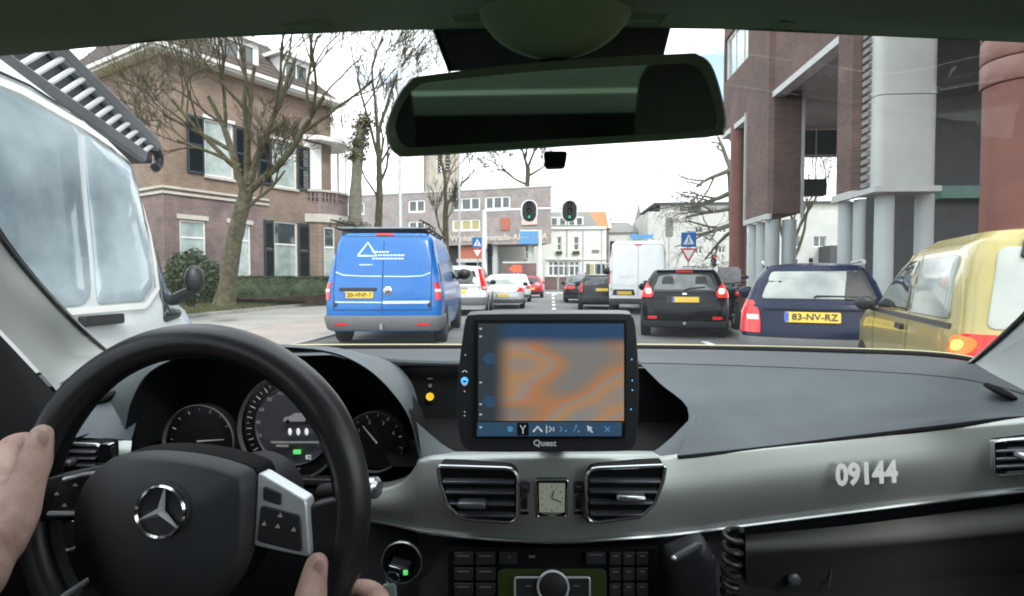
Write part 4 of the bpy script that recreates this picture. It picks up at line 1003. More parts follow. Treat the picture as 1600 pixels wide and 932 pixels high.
def bumper(t, B, z0, z1, off, y1, m, name='bumper'):
    rows = []
    for i, q in enumerate((0, 0, .15, .5, .85, 1, 1)):
        z = z0 + (z1 - z0) * q; o = (-.02, off * .6, off, off * 1.1, off, off * .6, -.02)[i]; r_ = []
        hp = B.path(z, 0.0, y1, 1, 14); pts = [V((-p.x, p.y, p.z)) for p in hp[::-1]][:-1] + hp
        for p in pts:
            W = B.at(z)[1]; d = V((p.x - math.copysign(W - .3, p.x), p.y - .3, 0)).normalized() if abs(p.x) > W - .3 else V((0, -1, 0)); r_.append(p + d * o)
        rows.append(r_)
    return MB().sheet(rows).build(name, m, t)
def mirror_(t, x, y, z, s=1, m='black_plastic'):
    sg = 1 if x > 0 else -1
    return MB().ball((x, y, z), (.12 * s, .07 * s, .1 * s), 14, 10).tube([(x - sg * .17 * s, y + .05, z - .09 * s), (x - sg * .04, y, z - .04)], .03 * s, 8).build('wing_mirror', m, t)
def sidewin(t, B, polys, m='car_glass', off=.006, frame=True, sides=(-1, 1)):
    for sg in sides:
        for p in polys: patch(lambda u, v, sg=sg: B.side(sg, u, v), rp2(p, .12, 3), off, (sg, 0, 0)).build('side_window', m, t)
def wiper(t, B, pts, off=.03):
    return MB().tube([B.rear(x, z) + V((0, -off, 0)) for x, z in pts], .012, 6).build('wiper', 'trim_black', t)
def arches(t, B, ys, r, m='seam'):
    mb = MB()
    for sg in (-1, 1):
        for y in ys: patch(lambda u, v, sg=sg: B.side(sg, u, v), [(y + (r + .06) * math.cos(a), max(B.k[0][0] + .01, r + (r + .06) * math.sin(a))) for a in [R(i * 15) for i in range(-1, 14)]], .004, (sg, 0, 0), mb)
    return mb.build('wheel_arch', m, t)
def seams(t, B, rear=(), side=(), wd=.010):
    mb = MB()
    for p in rear: ribbon(B.rear, p, wd, .003, (0, -1, 0), mb)
    for p in side:
        for sg in (-1, 1): ribbon(lambda u, v, sg=sg: B.side(sg, u, v), p, wd, .003, (sg, 0, 0), mb)
    return mb.build('panel_gap', 'seam', t)
def sealens(t, B, x0, x1, z0, z1, m='red_lens', name='reflector', off=.05):
    return patch(B.rear, rp2([(x0, z0), (x1, z0), (x1, z1), (x0, z1)], .3, 3), off, (0, -1, 0)).build(name, m, t)

# ------------------------------------------------------------------ blue van ahead on the left
def van_keys(W, H, LEN): # T-shaped panel van
    return [(.28, W - .05, .03, LEN - .1, .16, .3, .03), (.55, W, -.02, LEN, .16, .35, .03), (.95, W + .0, 0, LEN - .03, .15, .38, .03), (1.05, W - .01, .015, LEN - .15, .15, .4, .03),
            (1.12, W - .02, .03, LEN - .75, .14, .4, .03), (1.4, W - .07, .08, LEN - 1.2, .14, .3, .04), (1.75, W - .14, .16, LEN - 1.75, .14, .25, .05), (H - .08, W - .18, .22, LEN - 2.0, .14, .2, .06), (H, W - .25, .32, LEN - 2.3, .16, .2, .06)]
vx = at(597, 437, 9.85)
t = thing('panel_van', 'bright blue panel van with roof rack and small pale triangle logo on its rear doors', 'van', (vx.x, 9.85, 0), R(4.5))
B = Body(van_keys(1.03, 2.04, 5.0), .25, .04)
B.mesh().build('body', 'blue_paint', t)
bumper(t, B, .30, .56, .05, .75, 'grey_bumper')
for sg in (-1, 1):
    wrap(t, B, 'tail_light', 'red_lens', [(.84, .93, .12), (1.0, .92, .12), (1.145, .90, .12)], sg, .012)
    wrap(t, B, 'tail_light', 'clear_lens', [(.985, .92, .115), (1.03, .915, .115)], sg, .02).name = 'tail_light'
    patch(B.rear, rp2([(sg * .83 - .03, .72), (sg * .83 + .03, .72), (sg * .83 + .03, .79), (sg * .83 - .03, .79)], .4), .02, (0, -1, 0)).build('hinge', 'black_plastic', t)
    sealens(t, B, sg * .72 - .11, sg * .72 + .11, .40, .44, 'red_lens', 'reflector', .062)
plate(t, B, -.42, .925, .53, .115, '20-VNP-7')
patch(B.rear, rp2([(-.76, 1.0), (-.1, 1.0), (-.1, 1.05), (-.76, 1.05)], .3), .03, (0, -1, 0)).build('plate_shroud', 'trim_black', t)
seams(t, B, [[(.0, .60), (.0, 1.98)], [(-.86, .66), (-.86, 1.9), (-.72, 1.97), (.72, 1.97), (.86, 1.9), (.86, .66)], [(-.86, .66), (.86, .66)]], [[(2.2, .5), (2.2, 1.85)], [(3.4, .4), (3.4, 1.8)]], .012)
mb = MB()
for pts in ([(-.84, 1.33), (-.7, 1.275), (-.4, 1.26), (-.02, 1.255)], [(.02, 1.255), (.4, 1.25), (.7, 1.265), (.84, 1.32)]): ribbon(B.rear, pts, .018, .006, (0, -1, 0), mb)
mb.build('window_crease', 'sticker_pale', t)
ribbon(B.rear, [(-.83, .80), (-.01, .795)], .022, .005, (0, -1, 0), mb := MB()); ribbon(B.rear, [(.01, .795), (.83, .80)], .05, .005, (0, -1, 0), mb); mb.build('door_crease', 'sticker_pale', t)
mb = MB().lathe([(.075, 0), (.075, .012), (.06, .02)], B.rear(.1, 1.0) + V((0, -.005, 0)), (0, -1, 0), 20); bd = mb.build('badge', 'chrome', t)
em = MB(); c = B.rear(.1, 1.0) + V((0, -.028, 0))
for x0, z0, x1, z1 in ((-.03, .045, -.0, .005), (.03, .045, 0, .005), (-.045, .03, -.02, -.045), (-.02, -.045, 0, 0), (0, 0, .02, -.045), (.02, -.045, .045, .03)): em.tube([c + V((x0, 0, z0)), c + V((x1, 0, z1))], .006, 5)
em.build('emblem', 'trim_black', bd)
ribbon(B.rear, [(-.46, 1.62), (-.29, 1.86), (-.12, 1.62), (-.46, 1.62)], .03, .006, (0, -1, 0), mb := MB()); lg = mb.build('triangle_logo', 'sticker_pale', t)
mb = MB(); random.seed(3)
for z, xs in ((1.69, (-.2, .1)), (1.63, (-.1, .38)), (1.57, (-.2, .36)), (1.46, (-.42, -.18))):   # faded unreadable lettering
    x = xs[0]
    while x < xs[1]:
        l = random.uniform(.03, .07); ribbon(B.rear, [(x, z), (min(xs[1], x + l), z)], .028 if z > 1.5 else .02, .006, (0, -1, 0), mb); x += l + .012
mb.build('faded_lettering', 'sticker_pale', t)
patch(B.rear, rp2([(-.16, 1.985), (.16, 1.985), (.16, 2.02), (-.16, 2.02)], .3), .02, (0, -1, 0)).build('brake_light', 'red_lens', t)
patch(B.front, rp2([(-.8, 1.15), (.8, 1.15), (.68, 1.88), (-.68, 1.88)], .1), .006, (0, 1, .4)).build('windscreen', 'car_glass', t)
sidewin(t, B, [[(2.5, 1.2), (3.3, 1.2), (3.1, 1.75), (2.5, 1.8)], [(3.42, 1.18), (4.0, 1.16), (3.55, 1.55), (3.42, 1.72)]])
mirror_(t, 1.16, 3.75, 1.33, 1.3); mirror_(t, -1.16, 3.75, 1.33, 1.3)
arches(t, B, (.95, 4.05), .34)
for x in (-.93, .93):
    for y in (.95, 4.05): wheel(t, x, y, .34, .22, 'steel_wheel')
patch(lambda u, v: B.side(1, u, v), rp2([(.35, 1.15), (.42, 1.15), (.42, 1.5), (.35, 1.5)], .3), .01, (1, 0, 0)).build('hinge', 'trim_black', t)
MB().tube([B.rear(0, .34) + V((0, -.02, 0)), B.rear(0, .34) + V((0, -.13, 0)), B.rear(0, .34) + V((0, -.13, .08))], .025, 8).build('tow_hook', 'galvanised', t)
mat('rack_grey', (.25, .27, .27), .5, .4)
rk = MB(); zr = 2.145
rk.box((-.1, .5, zr), (1.62, .12, .035)); rk.build('roof_rack', 'rack_grey', t, bevel=.01)
rk = MB()
for x in (-.88, .78): rk.tube([(x, .3, zr - .02), (x, 2.9, zr - .02)], .022, 8)
for y in (.5, 1.1, 1.7, 2.3, 2.8): rk.tube([(-.88, y, zr - .02), (.78, y, zr - .02)], .018, 6)
for x in (-.8, .72):
    for y in (.55, 1.6, 2.7): rk.tube([(x, y, 2.0), (x, y, zr - .02)], .016, 6)
rk.box((-.05, 1.7, zr - .045), (1.5, 2.3, .03)); rk.build('rack_frame', 'trim_black', t)
for x0, x1 in ((-1.0, -.55), (.62, .8)):
    b_ = MB()
    for y in (.35, .7, 1.05): b_.tube([(x0, y, zr), (x0, y, zr + .14), (x1, y, zr + .05), (x1, y, zr - .02)], .014, 6)
    b_.tube([(x0, .35, zr + .14), (x0, 1.05, zr + .14)], .014, 6); b_.build('ladder_bracket', 'trim_black', t)

# ------------------------------------------------------------------ generic hatchback / estate / saloon
def hatch_keys(W, H, LEN, kind='hatch', tail=0, belt=.92):
    b = belt
    if kind == 'hatch':
        return [(.22, W - .08, .1, LEN - .2, .2, .35, .06), (.38, W - .02, .0, LEN, .22, .4, .09), (.6, W, .0, LEN, .24, .4, .10), (b - .1, W, .07, LEN - .05, .24, .42, .11), (b, W - .02, .10 + tail, LEN - .5, .24, .4, .12),
                (b + .05, W - .05, .14 + tail, LEN - 1.1, .22, .35, .12), (b + .28, W - .13, .27 + tail * 1.6, LEN - 1.55, .2, .3, .13), (H - .1, W - .2, .36 + tail * 2, LEN - 1.95, .2, .25, .14), (H - .03, W - .26, .42 + tail * 2, LEN - 2.15, .2, .22, .14)]
    return [(.22, W - .08, .1, LEN - .2, .2, .35, .08), (.38, W - .02, .0, LEN, .25, .42, .12), (.6, W, .0, LEN, .28, .45, .14), (.8, W, .03, LEN - .05, .3, .45, .15), (b, W - .03, .12, LEN - .3, .3, .42, .15),
            (b + .05, W - .08, .55, LEN - 1.25, .25, .35, .16), (b + .25, W - .15, 1.0, LEN - 1.65, .22, .28, .15), (H - .1, W - .22, 1.4, LEN - 2.0, .2, .25, .12), (H - .03, W - .28, 1.65, LEN - 2.2, .2, .22, .1)]
def common(t, B, W, LEN, r, wy, rim='alloy', mir=(1.0, 2.6), m='trim_black', win=None, glass='car_glass'):
    arches(t, B, wy, r)
    for x in (-W + .08, W - .08):
        for y in wy: wheel(t, x, y, r, .2, rim)
    for sg in (-1, 1): mirror_(t, sg * (W + .06), mir[1], mir[0], .95, m)
    if win: sidewin(t, B, win, glass)
    k = B.k; zt_ = k[-1][0]; zb_ = next(q[0] for q in k if q[3] < k[0][3] - .5)
    wl, wu = B.at(zb_ + .05)[1], B.at(zt_ - .06)[1]
    patch(B.front, rp2([(-wl + .25, zb_ + .05), (wl - .25, zb_ + .05), (wu - .2, zt_ - .06), (-wu + .2, zt_ - .06)], .1), .006, (0, 1, .4)).build('windscreen', glass, t)

# white people carrier between the blue van and the silver saloon
def suv(label, px, Y, W, H):
    x = at(px, 437, Y).x
    t = thing('parked_car', label, 'car', (x, Y, 0), R(3))
    B = Body(hatch_keys(W, H, 4.5, tail=-.06, belt=1.0), .15, .05); B.mesh().build('body', 'pearl_paint', t); bumper(t, B, .36, .62, .035, .6, 'grey_bumper')
    patch(B.rear, rp2([(-W + .3, 1.05), (W - .3, 1.05), (W - .42, H - .14), (-W + .42, H - .14)], .14), .008, (0, -1, .3)).build('rear_window', 'car_glass', t)
    for sg in (-1, 1):
        wrap(t, B, 'tail_light', 'red_lens', [(.86, W - .16, .36), (1.0, W - .2, .42), (1.3, W - .27, .46), (H - .1, W - .32, .52)], sg, .014)
        wrap(t, B, 'tail_light', 'clear_lens', [(.9, W - .14, .34), (.98, W - .16, .35)], sg, .03)
    plate(t, B, 0, .8, .5, .12); seams(t, B, [[(-W + .2, .65), (-W + .25, 1.0)], [(W - .2, .65), (W - .25, 1.0)], [(-W + .2, .66), (W - .2, .66)]], [[(1.3, .5), (1.3, 1.5)], [(2.4, .5), (2.4, 1.5)]])
    patch(B.rear, rp2([(-.3, .89), (.3, .89), (.3, .93), (-.3, .93)], .3), .02, (0, -1, 0)).build('tailgate_handle', 'chrome', t); wiper(t, B, [(0, 1.08), (.35, 1.1)])
    common(t, B, W, 4.5, .34, (.9, 3.5), win=[[(.75, 1.1), (1.35, 1.08), (1.35, H - .16), (.95, H - .16)], [(1.42, 1.08), (2.3, 1.06), (2.25, H - .14), (1.42, H - .14)], [(2.38, 1.06), (3.0, 1.05), (2.6, H - .16), (2.36, H - .15)]], mir=(1.1, 2.95), m='trim_black')
    for sg in (-1, 1): MB().tube([(sg * (W - .3), .8, H - .02), (sg * (W - .3), .9, H + .04), (sg * (W - .32), 2.2, H + .05), (sg * (W - .32), 2.3, H)], .02, 6).build('roof_rail', 'trim_black', t)
suv('white high-tailed family car half hidden behind the blue van', 716, 18.3, .92, 1.66)

def saloon(label, px, Y, W, H, m, rz=0, lit=False, roofsign=False, name='parked_car', wide_lamps=False):
    x = at(px, 437, Y).x; t = thing(name, label, 'car', (x, Y, 0), R(rz))
    B = Body(hatch_keys(W, H, 4.6, 'saloon', belt=.93), .2, .05); B.mesh().build('body', m, t)
    patch(B.rear, rp2([(-W + .34, 1.0), (W - .34, 1.0), (W - .48, H - .1), (-W + .48, H - .1)], .14), .008, (0, -1, .6)).build('rear_window', 'hazy_glass' if not wide_lamps else 'car_glass', t)
    for sg in (-1, 1): wrap(t, B, 'tail_light', 'red_lens', [(.72, W - (.42 if wide_lamps else .3), .3), (.8, W - (.5 if wide_lamps else .33), .34), (.88, W - (.48 if wide_lamps else .3), .34)], sg, .012)
    plate(t, B, 0, .56 if not wide_lamps else .66, .5, .11); bumper(t, B, .26, .42, .02, .5, 'dark_bumper' if wide_lamps else 'grey_bumper', 'bumper')
    seams(t, B, [[(-W + .36, .66), (W - .36, .66)], [(-W + .3, .46), (W - .3, .46)]], [[(1.5, .4), (1.5, .9)], [(2.5, .4), (2.5, .9)]])
    if wide_lamps: patch(B.rear, rp2([(-.28, .76), (.28, .76), (.28, .8), (-.28, .8)], .3), .01, (0, -1, 0)).build('chrome_strip', 'chrome', t)
    common(t, B, W, 4.6, .32, (.95, 3.6), win=[[(1.15, 1.0), (1.9, 1.0), (1.9, H - .1), (1.55, H - .12)], [(1.97, 1.0), (3.0, 1.0), (2.55, H - .12), (1.97, H - .09)]], mir=(1.0, 2.95))
    for sg in (-1, 1):
        for y in (1.7, 2.75): patch(lambda u, v: B.side(sg, u, v), rp2([(y, .82), (y + .16, .82), (y + .16, .85), (y, .85)], .4), .025, (sg, 0, 0)).build('door_handle', m, t)
    if roofsign: 
        s = MB().prism(rpoly([(-.22, 2.2, H + .01), (.22, 2.2, H + .01), (.19, 2.2, H + .17), (-.19, 2.2, H + .17)], .15), (0, .16, 0)).build('roof_sign', 'taxi_white', t)
    return t
saloon('silver saloon with yellow plate queuing right of the white family car', 785, 22.6, .88, 1.42, 'silver_paint', 3)
saloon('pale silver car just ahead of the silver saloon', 803, 29.8, .9, 1.5, 'pearl_paint', 3)
saloon('dark grey saloon with a white sign on its roof', 912, 28.6, .92, 1.43, 'charcoal_paint', 0, roofsign=True, wide_lamps=True)

def hatch(label, px, Y, W, H, m, LEN=4.0, rz=0, lit=False, plate_z=.78, glass='car_glass', lamp=None, txt=None, name='parked_car', rails=False, belt=.92):
    x = at(px, 437, Y).x; t = thing(name, label, 'car', (x, Y, 0), R(rz))
    B = Body(hatch_keys(W, H, LEN, belt=belt), .2, .05); B.mesh().build('body', m, t)
    return t, B
t, B = hatch('small red car farthest ahead in the left queue', 829, 36.5, .82, 1.42, 'red_car_paint', rz=2)
patch(B.rear, rp2([(-.55, .98), (.55, .98), (.45, 1.3), (-.45, 1.3)], .14), .008, (0, -1, .3)).build('rear_window', 'car_glass', t)
for sg in (-1, 1): wrap(t, B, 'tail_light', 'red_lens', [(.75, .6, .3), (.95, .62, .36)], sg)
plate(t, B, 0, .6); bumper(t, B, .3, .45, .02, .5, 'dark_bumper'); common(t, B, .82, 4.0, .3, (.75, 3.2), win=[[(.8, 1.0), (1.4, .98), (1.4, 1.3), (1.0, 1.3)], [(1.47, .98), (2.5, .98), (2.1, 1.3), (1.47, 1.32)]], mir=(1.0, 2.4), m='red_car_paint')
# dark small car ahead of the white van
t, B = hatch('small dark hatchback with tall red lamps left of the white van', 936, 22.0, .78, 1.40, 'charcoal_paint', rz=-3, belt=.95)
patch(B.rear, rp2([(-.56, .98), (.56, .98), (.48, 1.3), (-.48, 1.3)], .12), .008, (0, -1, .3)).build('rear_window', 'car_glass', t)
for sg in (-1, 1): wrap(t, B, 'tail_light', 'red_lens', [(.72, .62, .2), (.95, .62, .26), (1.28, .53, .42)], sg, .014)
plate(t, B, .1, .8, .5, .11); bumper(t, B, .32, .58, .03, .6, 'dark_bumper'); wiper(t, B, [(0, 1.0), (.3, 1.03)])
common(t, B, .78, 4.0, .3, (.75, 3.2), win=[[(.8, 1.0), (1.4, .98), (1.4, 1.28), (1.0, 1.28)], [(1.47, .98), (2.5, .98), (2.1, 1.28), (1.47, 1.3)]], mir=(1.02, 2.4))
# tall white van
xw = at(997, 437, 19.6).x
t = thing('panel_van', 'tall plain white panel van seen from behind ahead of the black hatchback', 'van', (xw, 19.6, 0), R(-7))
B = Body([(.35, .93, .03, 5.3, .12, .3, .03), (.6, .97, 0, 5.4, .12, .35, .03), (1.1, .98, .0, 5.3, .12, .35, .03), (1.3, .97, .01, 4.7, .12, .35, .03), (1.9, .94, .05, 4.1, .12, .3, .03), (2.4, .88, .10, 3.6, .14, .3, .04), (2.52, .78, .2, 3.4, .16, .3, .04)], .2, .04)
B.mesh().build('body', 'white_van_paint', t); bumper(t, B, .36, .55, .04, .5, 'dark_bumper')
seams(t, B, [[(0, .6), (0, 2.4)], [(-.88, .62), (-.88, 2.3), (-.78, 2.4), (.78, 2.4), (.88, 2.3), (.88, .62)]], [[(2.2, .6), (2.2, 2.2)]])
patch(B.rear, rp2([(-.86, .66), (-.1, .66), (-.14, .86), (-.82, .86)], .1), .01, (0, -1, 0)).build('plate_recess', 'dark_bumper', t)
plate(t, B, -.47, .74, .52, .12, off=.03)
patch(B.rear, rp2([(.18, 1.03), (.48, 1.03), (.48, 1.16), (.18, 1.16)], .2), .012, (0, -1, 0)).build('door_handle', 'dark_bumper', t)
for sg in (-1, 1): wrap(t, B, 'tail_light', 'red_lens', [(1.05, .93, .09), (1.5, .92, .11)], sg, .012)
for sg in (-1, 1):
    for z in (.8, 1.4, 2.05): patch(B.rear, rp2([(sg * .89 - .03, z), (sg * .89 + .03, z), (sg * .89 + .03, z + .12), (sg * .89 - .03, z + .12)], .3), .02, (0, -1, 0)).build('hinge', 'grey_metal', t)
mb = MB(); random.seed(9)
for z, a, b in ((1.30, -.62, -.18), (1.24, -.62, -.3)):
    x = a
    while x < b: l = random.uniform(.03, .06); ribbon(B.rear, [(x, z), (x + l, z)], .03, .004, (0, -1, 0), mb); x += l + .012
mb.build('faded_lettering', 'silver_paint', t); ribbon(B.rear, [(-.86, 1.0), (-.02, 1.0)], .012, .004, (0, -1, 0), mb := MB()); ribbon(B.rear, [(.02, 1.0), (.86, 1.0)], .012, .004, (0, -1, 0), mb); mb.build('door_crease', 'silver_paint', t)
patch(B.rear, rp2([(-.12, 2.36), (.12, 2.36), (.12, 2.40), (-.12, 2.40)], .3), .02, (0, -1, 0)).build('brake_light', 'red_lens', t)
for sg in (-1, 1): mirror_(t, sg * 1.12, 4.2, 1.55, 1.5)
patch(B.front, rp2([(-.75, 1.35), (.75, 1.35), (.68, 2.2), (-.68, 2.2)], .1), .006, (0, 1, .4)).build('windscreen', 'car_glass', t)
arches(t, B, (1.1, 4.4), .36)
for x in (-.88, .88):
    for y in (1.1, 4.4): wheel(t, x, y, .36, .22, 'steel_wheel')
# black hatchback with brake lights
t, B = hatch('black hatchback with glowing red brake lights and a rear wiper', 1070, 11.6, .86, 1.43, 'black_paint', LEN=4.0, belt=.93, rz=-11.5)
patch(B.rear, rp2([(-.63, .98), (.63, .98), (.50, 1.28), (.3, 1.32), (-.3, 1.32), (-.50, 1.28)], .14), .008, (0, -1, .3)).build('rear_window', 'smoke_glass', t)
fr = MB(); ribbon(B.rear, [(-.66, .96), (.66, .96), (.53, 1.3), (.3, 1.34), (-.3, 1.34), (-.53, 1.3), (-.66, .96)], .05, .012, (0, -1, .3), fr); fr.build('window_surround', 'trim_black', t)
inn_ = MB(); patch(B.rear, rp2([(-.46, 1.1), (-.2, 1.1), (-.22, 1.26), (-.42, 1.26)], .3), .011, (0, -1, .3), inn_); patch(B.rear, rp2([(.2, 1.1), (.46, 1.1), (.42, 1.26), (.22, 1.26)], .3), .011, (0, -1, .3), inn_); inn_.build('headrest', 'trim_black', t)
for sg in (-1, 1):
    tl = wrap(t, B, 'tail_light', 'lit_brake', [(.84, .64, .32), (.93, .6, .36), (1.02, .64, .38), (1.12, .72, .42)], sg, .016)
    patch(B.rear, rp2([(sg * .70 - .05, .90), (sg * .70 + .05, .90), (sg * .70 + .05, 1.0), (sg * .70 - .05, 1.0)], .4), .045, (0, -1, 0)).build('lit_bulb', 'lit_hot', tl)
    sealens(t, B, sg * .62 - .09, sg * .62 + .09, .40, .46, 'red_lens', 'reflector', .03)
patch(B.rear, rp2([(-.17, 1.345), (.17, 1.345), (.16, 1.385), (-.16, 1.385)], .2), .03, (0, -1, .2)).build('brake_light', 'lit_brake', t)
MB().sheet([[V((x, B.rear(x, 1.38).y + dy, 1.385 + dz)) for x in (-.55, -.3, 0, .3, .55)] for dy, dz in ((.25, .035), (.02, .02), (-.10, .012), (-.08, -.012), (.05, -.01))]).build('spoiler', 'black_paint', t)
plate(t, B, .02, .79, .52, .11)
patch(B.rear, rp2([(-.36, .72), (.36, .72), (.34, .86), (-.34, .86)], .15), .006, (0, -1, 0)).build('plate_recess', 'trim_black', t)
patch(B.rear, [(-.04, .89), (.04, .89), (.04, .92), (-.04, .92)], .02, (0, -1, 0)).build('badge', 'chrome', t)
bumper(t, B, .24, .36, .015, .5, 'dark_bumper', 'lower_valance')
seams(t, B, [[(-.62, .62), (-.4, .6), (.4, .6), (.62, .62)], [(-.62, .62), (-.6, .93)], [(.62, .62), (.6, .93)]], [[(1.25, .4), (1.25, .95)]])
wiper(t, B, [(0, .99), (.1, 1.02), (.4, 1.05)])
MB().cyl(B.rear(0, .34) + V((0, .1, -.02)), B.rear(0, .34) + V((0, -.02, -.02)), .03, 10).build('exhaust', 'galvanised', t)
common(t, B, .86, 4.0, .31, (.75, 3.25), win=[[(.8, 1.02), (1.4, .99), (1.4, 1.3), (1.0, 1.3)], [(1.47, .99), (2.6, .98), (2.1, 1.3), (1.47, 1.32)]], mir=(1.02, 2.5), m='black_paint')
# navy estate
t, B = hatch('dark navy estate car with tall red lamp and yellow plate beside the yellow car', 1274, 6.4, .76, 1.39, 'navy_paint', LEN=4.4, belt=.90, rz=-21)
patch(B.rear, rp2([(-.54, .98), (.58, .98), (.47, 1.29), (-.44, 1.29)], .12), .008, (0, -1, .3)).build('rear_window', 'hazy_glass', t)
patch(B.rear, rp2([(.29, .97), (.61, .97), (.49, 1.30), (.33, 1.30)], .1), .014, (0, -1, .3)).build('rear_headrest', 'trim_black', t)
for sg in (-1, 1):
    tl = wrap(t, B, 'tail_light', 'red_lens', [(.60, .54, .24), (.72, .54, .26), (.84, .555, .3), (.96, .61, .36)], sg, .016)
    wrap(t, B, 'reversing_lens', 'clear_lens', [(.745, .555, .17), (.80, .565, .18)], sg, .022)
plate(t, B, -.02, .775, .55, .115, '83-NV-RZ', .025)
patch(B.rear, rp2([(-.52, .86), (.52, .86), (.52, .93), (-.52, .93)], .2), .02, (0, -1, 0)).build('tailgate_strip', 'navy_paint', t)
seams(t, B, [[(-.54, .845), (.54, .845)], [(-.54, .56), (.54, .56)]], [[(1.5, .4), (1.5, .95)]], .012)
bumper(t, B, .22, .55, .03, .6, 'grey_bumper'); wiper(t, B, [(0, 1.0), (.02, 1.015), (.44, 1.01)], .02)
MB().tube([(0, 1.0, 1.42), (0, .98, 1.46)], .025, 8).build('aerial', 'trim_black', t)
for sg in (-1, 1): MB().tube([(sg * .52, .6, 1.39), (sg * .54, .75, 1.42), (sg * .56, 2.2, 1.43), (sg * .56, 2.4, 1.39)], .02, 6).build('roof_rail', 'silver_paint', t)
common(t, B, .76, 4.4, .31, (.8, 3.5), win=[[(.7, 1.0), (1.5, .98), (1.5, 1.28), (.9, 1.28)], [(1.57, .98), (2.7, .96), (2.3, 1.28), (1.57, 1.3)]], mir=(1.0, 2.75), m='navy_paint')
# yellow car close on the right
yr_ = at(1500, 437, 2.95)
t = thing('parked_car', 'pale yellow hatchback close on the right with its tail lamp lit', 'car', (0, 0, 0))
t.rotation_euler = (0, 0, R(-19)); wd_ = .8
ax = V((math.cos(R(-19)), math.sin(R(-19)), 0)); loc = V((yr_.x, 2.95, 0)) + ax * wd_ - V((-math.sin(R(-19)), math.cos(R(-19)), 0)) * .12
t.location = loc; t.matrix_basis = Matrix.Translation(loc) @ Matrix.Rotation(R(-19), 4, 'Z')
B = Body([(.25, .74, .08, 3.3, .2, .3, .05), (.45, .80, 0, 3.4, .12, .35, .05), (.8, .80, .0, 3.35, .12, .35, .05), (.93, .79, .03, 3.1, .12, .35, .05), (.98, .78, .05, 2.6, .12, .3, .05), (1.2, .75, .12, 2.1, .12, .25, .05), (1.38, .70, .18, 1.75, .12, .2, .06), (1.45, .62, .26, 1.5, .14, .2, .06)], .2, .05)
B.mesh().build('body', 'yellow_paint', t)
for sg in (-1, 1):
    tl = wrap(t, B, 'tail_light', 'lit_brake' if sg < 0 else 'red_lens', [(.775, .56, .10), (.815, .50, .22), (.88, .52, .24), (.935, .60, .14)], sg, .02, 12)
    if sg < 0: patch(lambda u, v: B.side(-1, u, v), rp2([(.07, .82), (.185, .82), (.185, .92), (.07, .92)], .5), .028, (-1, -.3, 0)).build('lit_bulb', 'lit_orange', tl), patch(lambda u, v: B.side(-1, u, v), rp2([(.10, .845), (.155, .845), (.155, .9), (.10, .9)], .5), .032, (-1, -.3, 0)).build('lit_bulb', 'lit_glow', tl)
patch(B.rear, rp2([(-.70, .96), (.70, .96), (.62, 1.36), (-.62, 1.36)], .10), .008, (0, -1, .2)).build('rear_window', 'hazy_glass', t)
patch(B.rear, rp2([(-.55, 1.30), (.55, 1.30), (.52, 1.40), (-.52, 1.40)], .2), .03, (0, -1, .2)).build('spoiler', 'trim_black', t)
sidewin(t, B, [[(.34, .99), (1.15, .985), (1.15, 1.33), (.42, 1.33)]], 'hazy_glass', .014); sidewin(t, B, [[(1.22, .985), (2.25, .975), (1.72, 1.31), (1.22, 1.33)]], 'car_glass')
seams(t, B, [[(-.6, .6), (.6, .6)]], [[(1.18, .3), (1.18, 1.36)], [(2.3, .4), (2.3, .95)]])
ribbon(lambda u, v: B.side(-1, u, v), [(.3, .955), (2.4, .95)], .03, .006, (-1, 0, 0), mb := MB()); mb.build('belt_moulding', 'trim_black', t)
bumper(t, B, .28, .56, .04, .5, 'yellow_paint'); plate(t, B, 0, .7)
arches(t, B, (.6, 2.8), .29)
for x in (-.72, .72):
    for y in (.6, 2.8): wheel(t, x, y, .29, .18)
patch(B.front, rp2([(-.6, 1.0), (.6, 1.0), (.55, 1.4), (-.55, 1.4)], .1), .006, (0, 1, .4)).build('windscreen', 'car_glass', t)
for sg in (-1, 1): mirror_(t, sg * .86, 2.32, 1.0, .62, 'trim_black'); patch(lambda u, v: B.side(sg, u, v), rp2([(1.26, .86), (1.42, .86), (1.42, .9), (1.26, .9)], .4), .025, (sg, 0, 0)).build('door_handle', 'trim_black', t)
# dark car further back on the right, only its roof shows
t, B = hatch('dark car of which only the roof shows above the black hatchback', 1090, 26, .88, 1.72, 'charcoal_paint', LEN=4.4, belt=1.0)
common(t, B, .88, 4.4, .33, (.8, 3.5), win=[[(.8, 1.1), (1.5, 1.08), (1.5, 1.55), (1.0, 1.55)], [(1.57, 1.08), (2.7, 1.06), (2.3, 1.55), (1.57, 1.58)]], mir=(1.1, 2.8))
patch(B.rear, rp2([(-.6, 1.08), (.6, 1.08), (.5, 1.58), (-.5, 1.58)], .12), .008, (0, -1, .3)).build('rear_window', 'car_glass', t)
MB().tube([(-.4, 1.2, 1.74), (-.35, 1.2, 1.8), (.35, 1.2, 1.8), (.4, 1.2, 1.74)], .025, 6).build('roof_rail', 'trim_black', t)

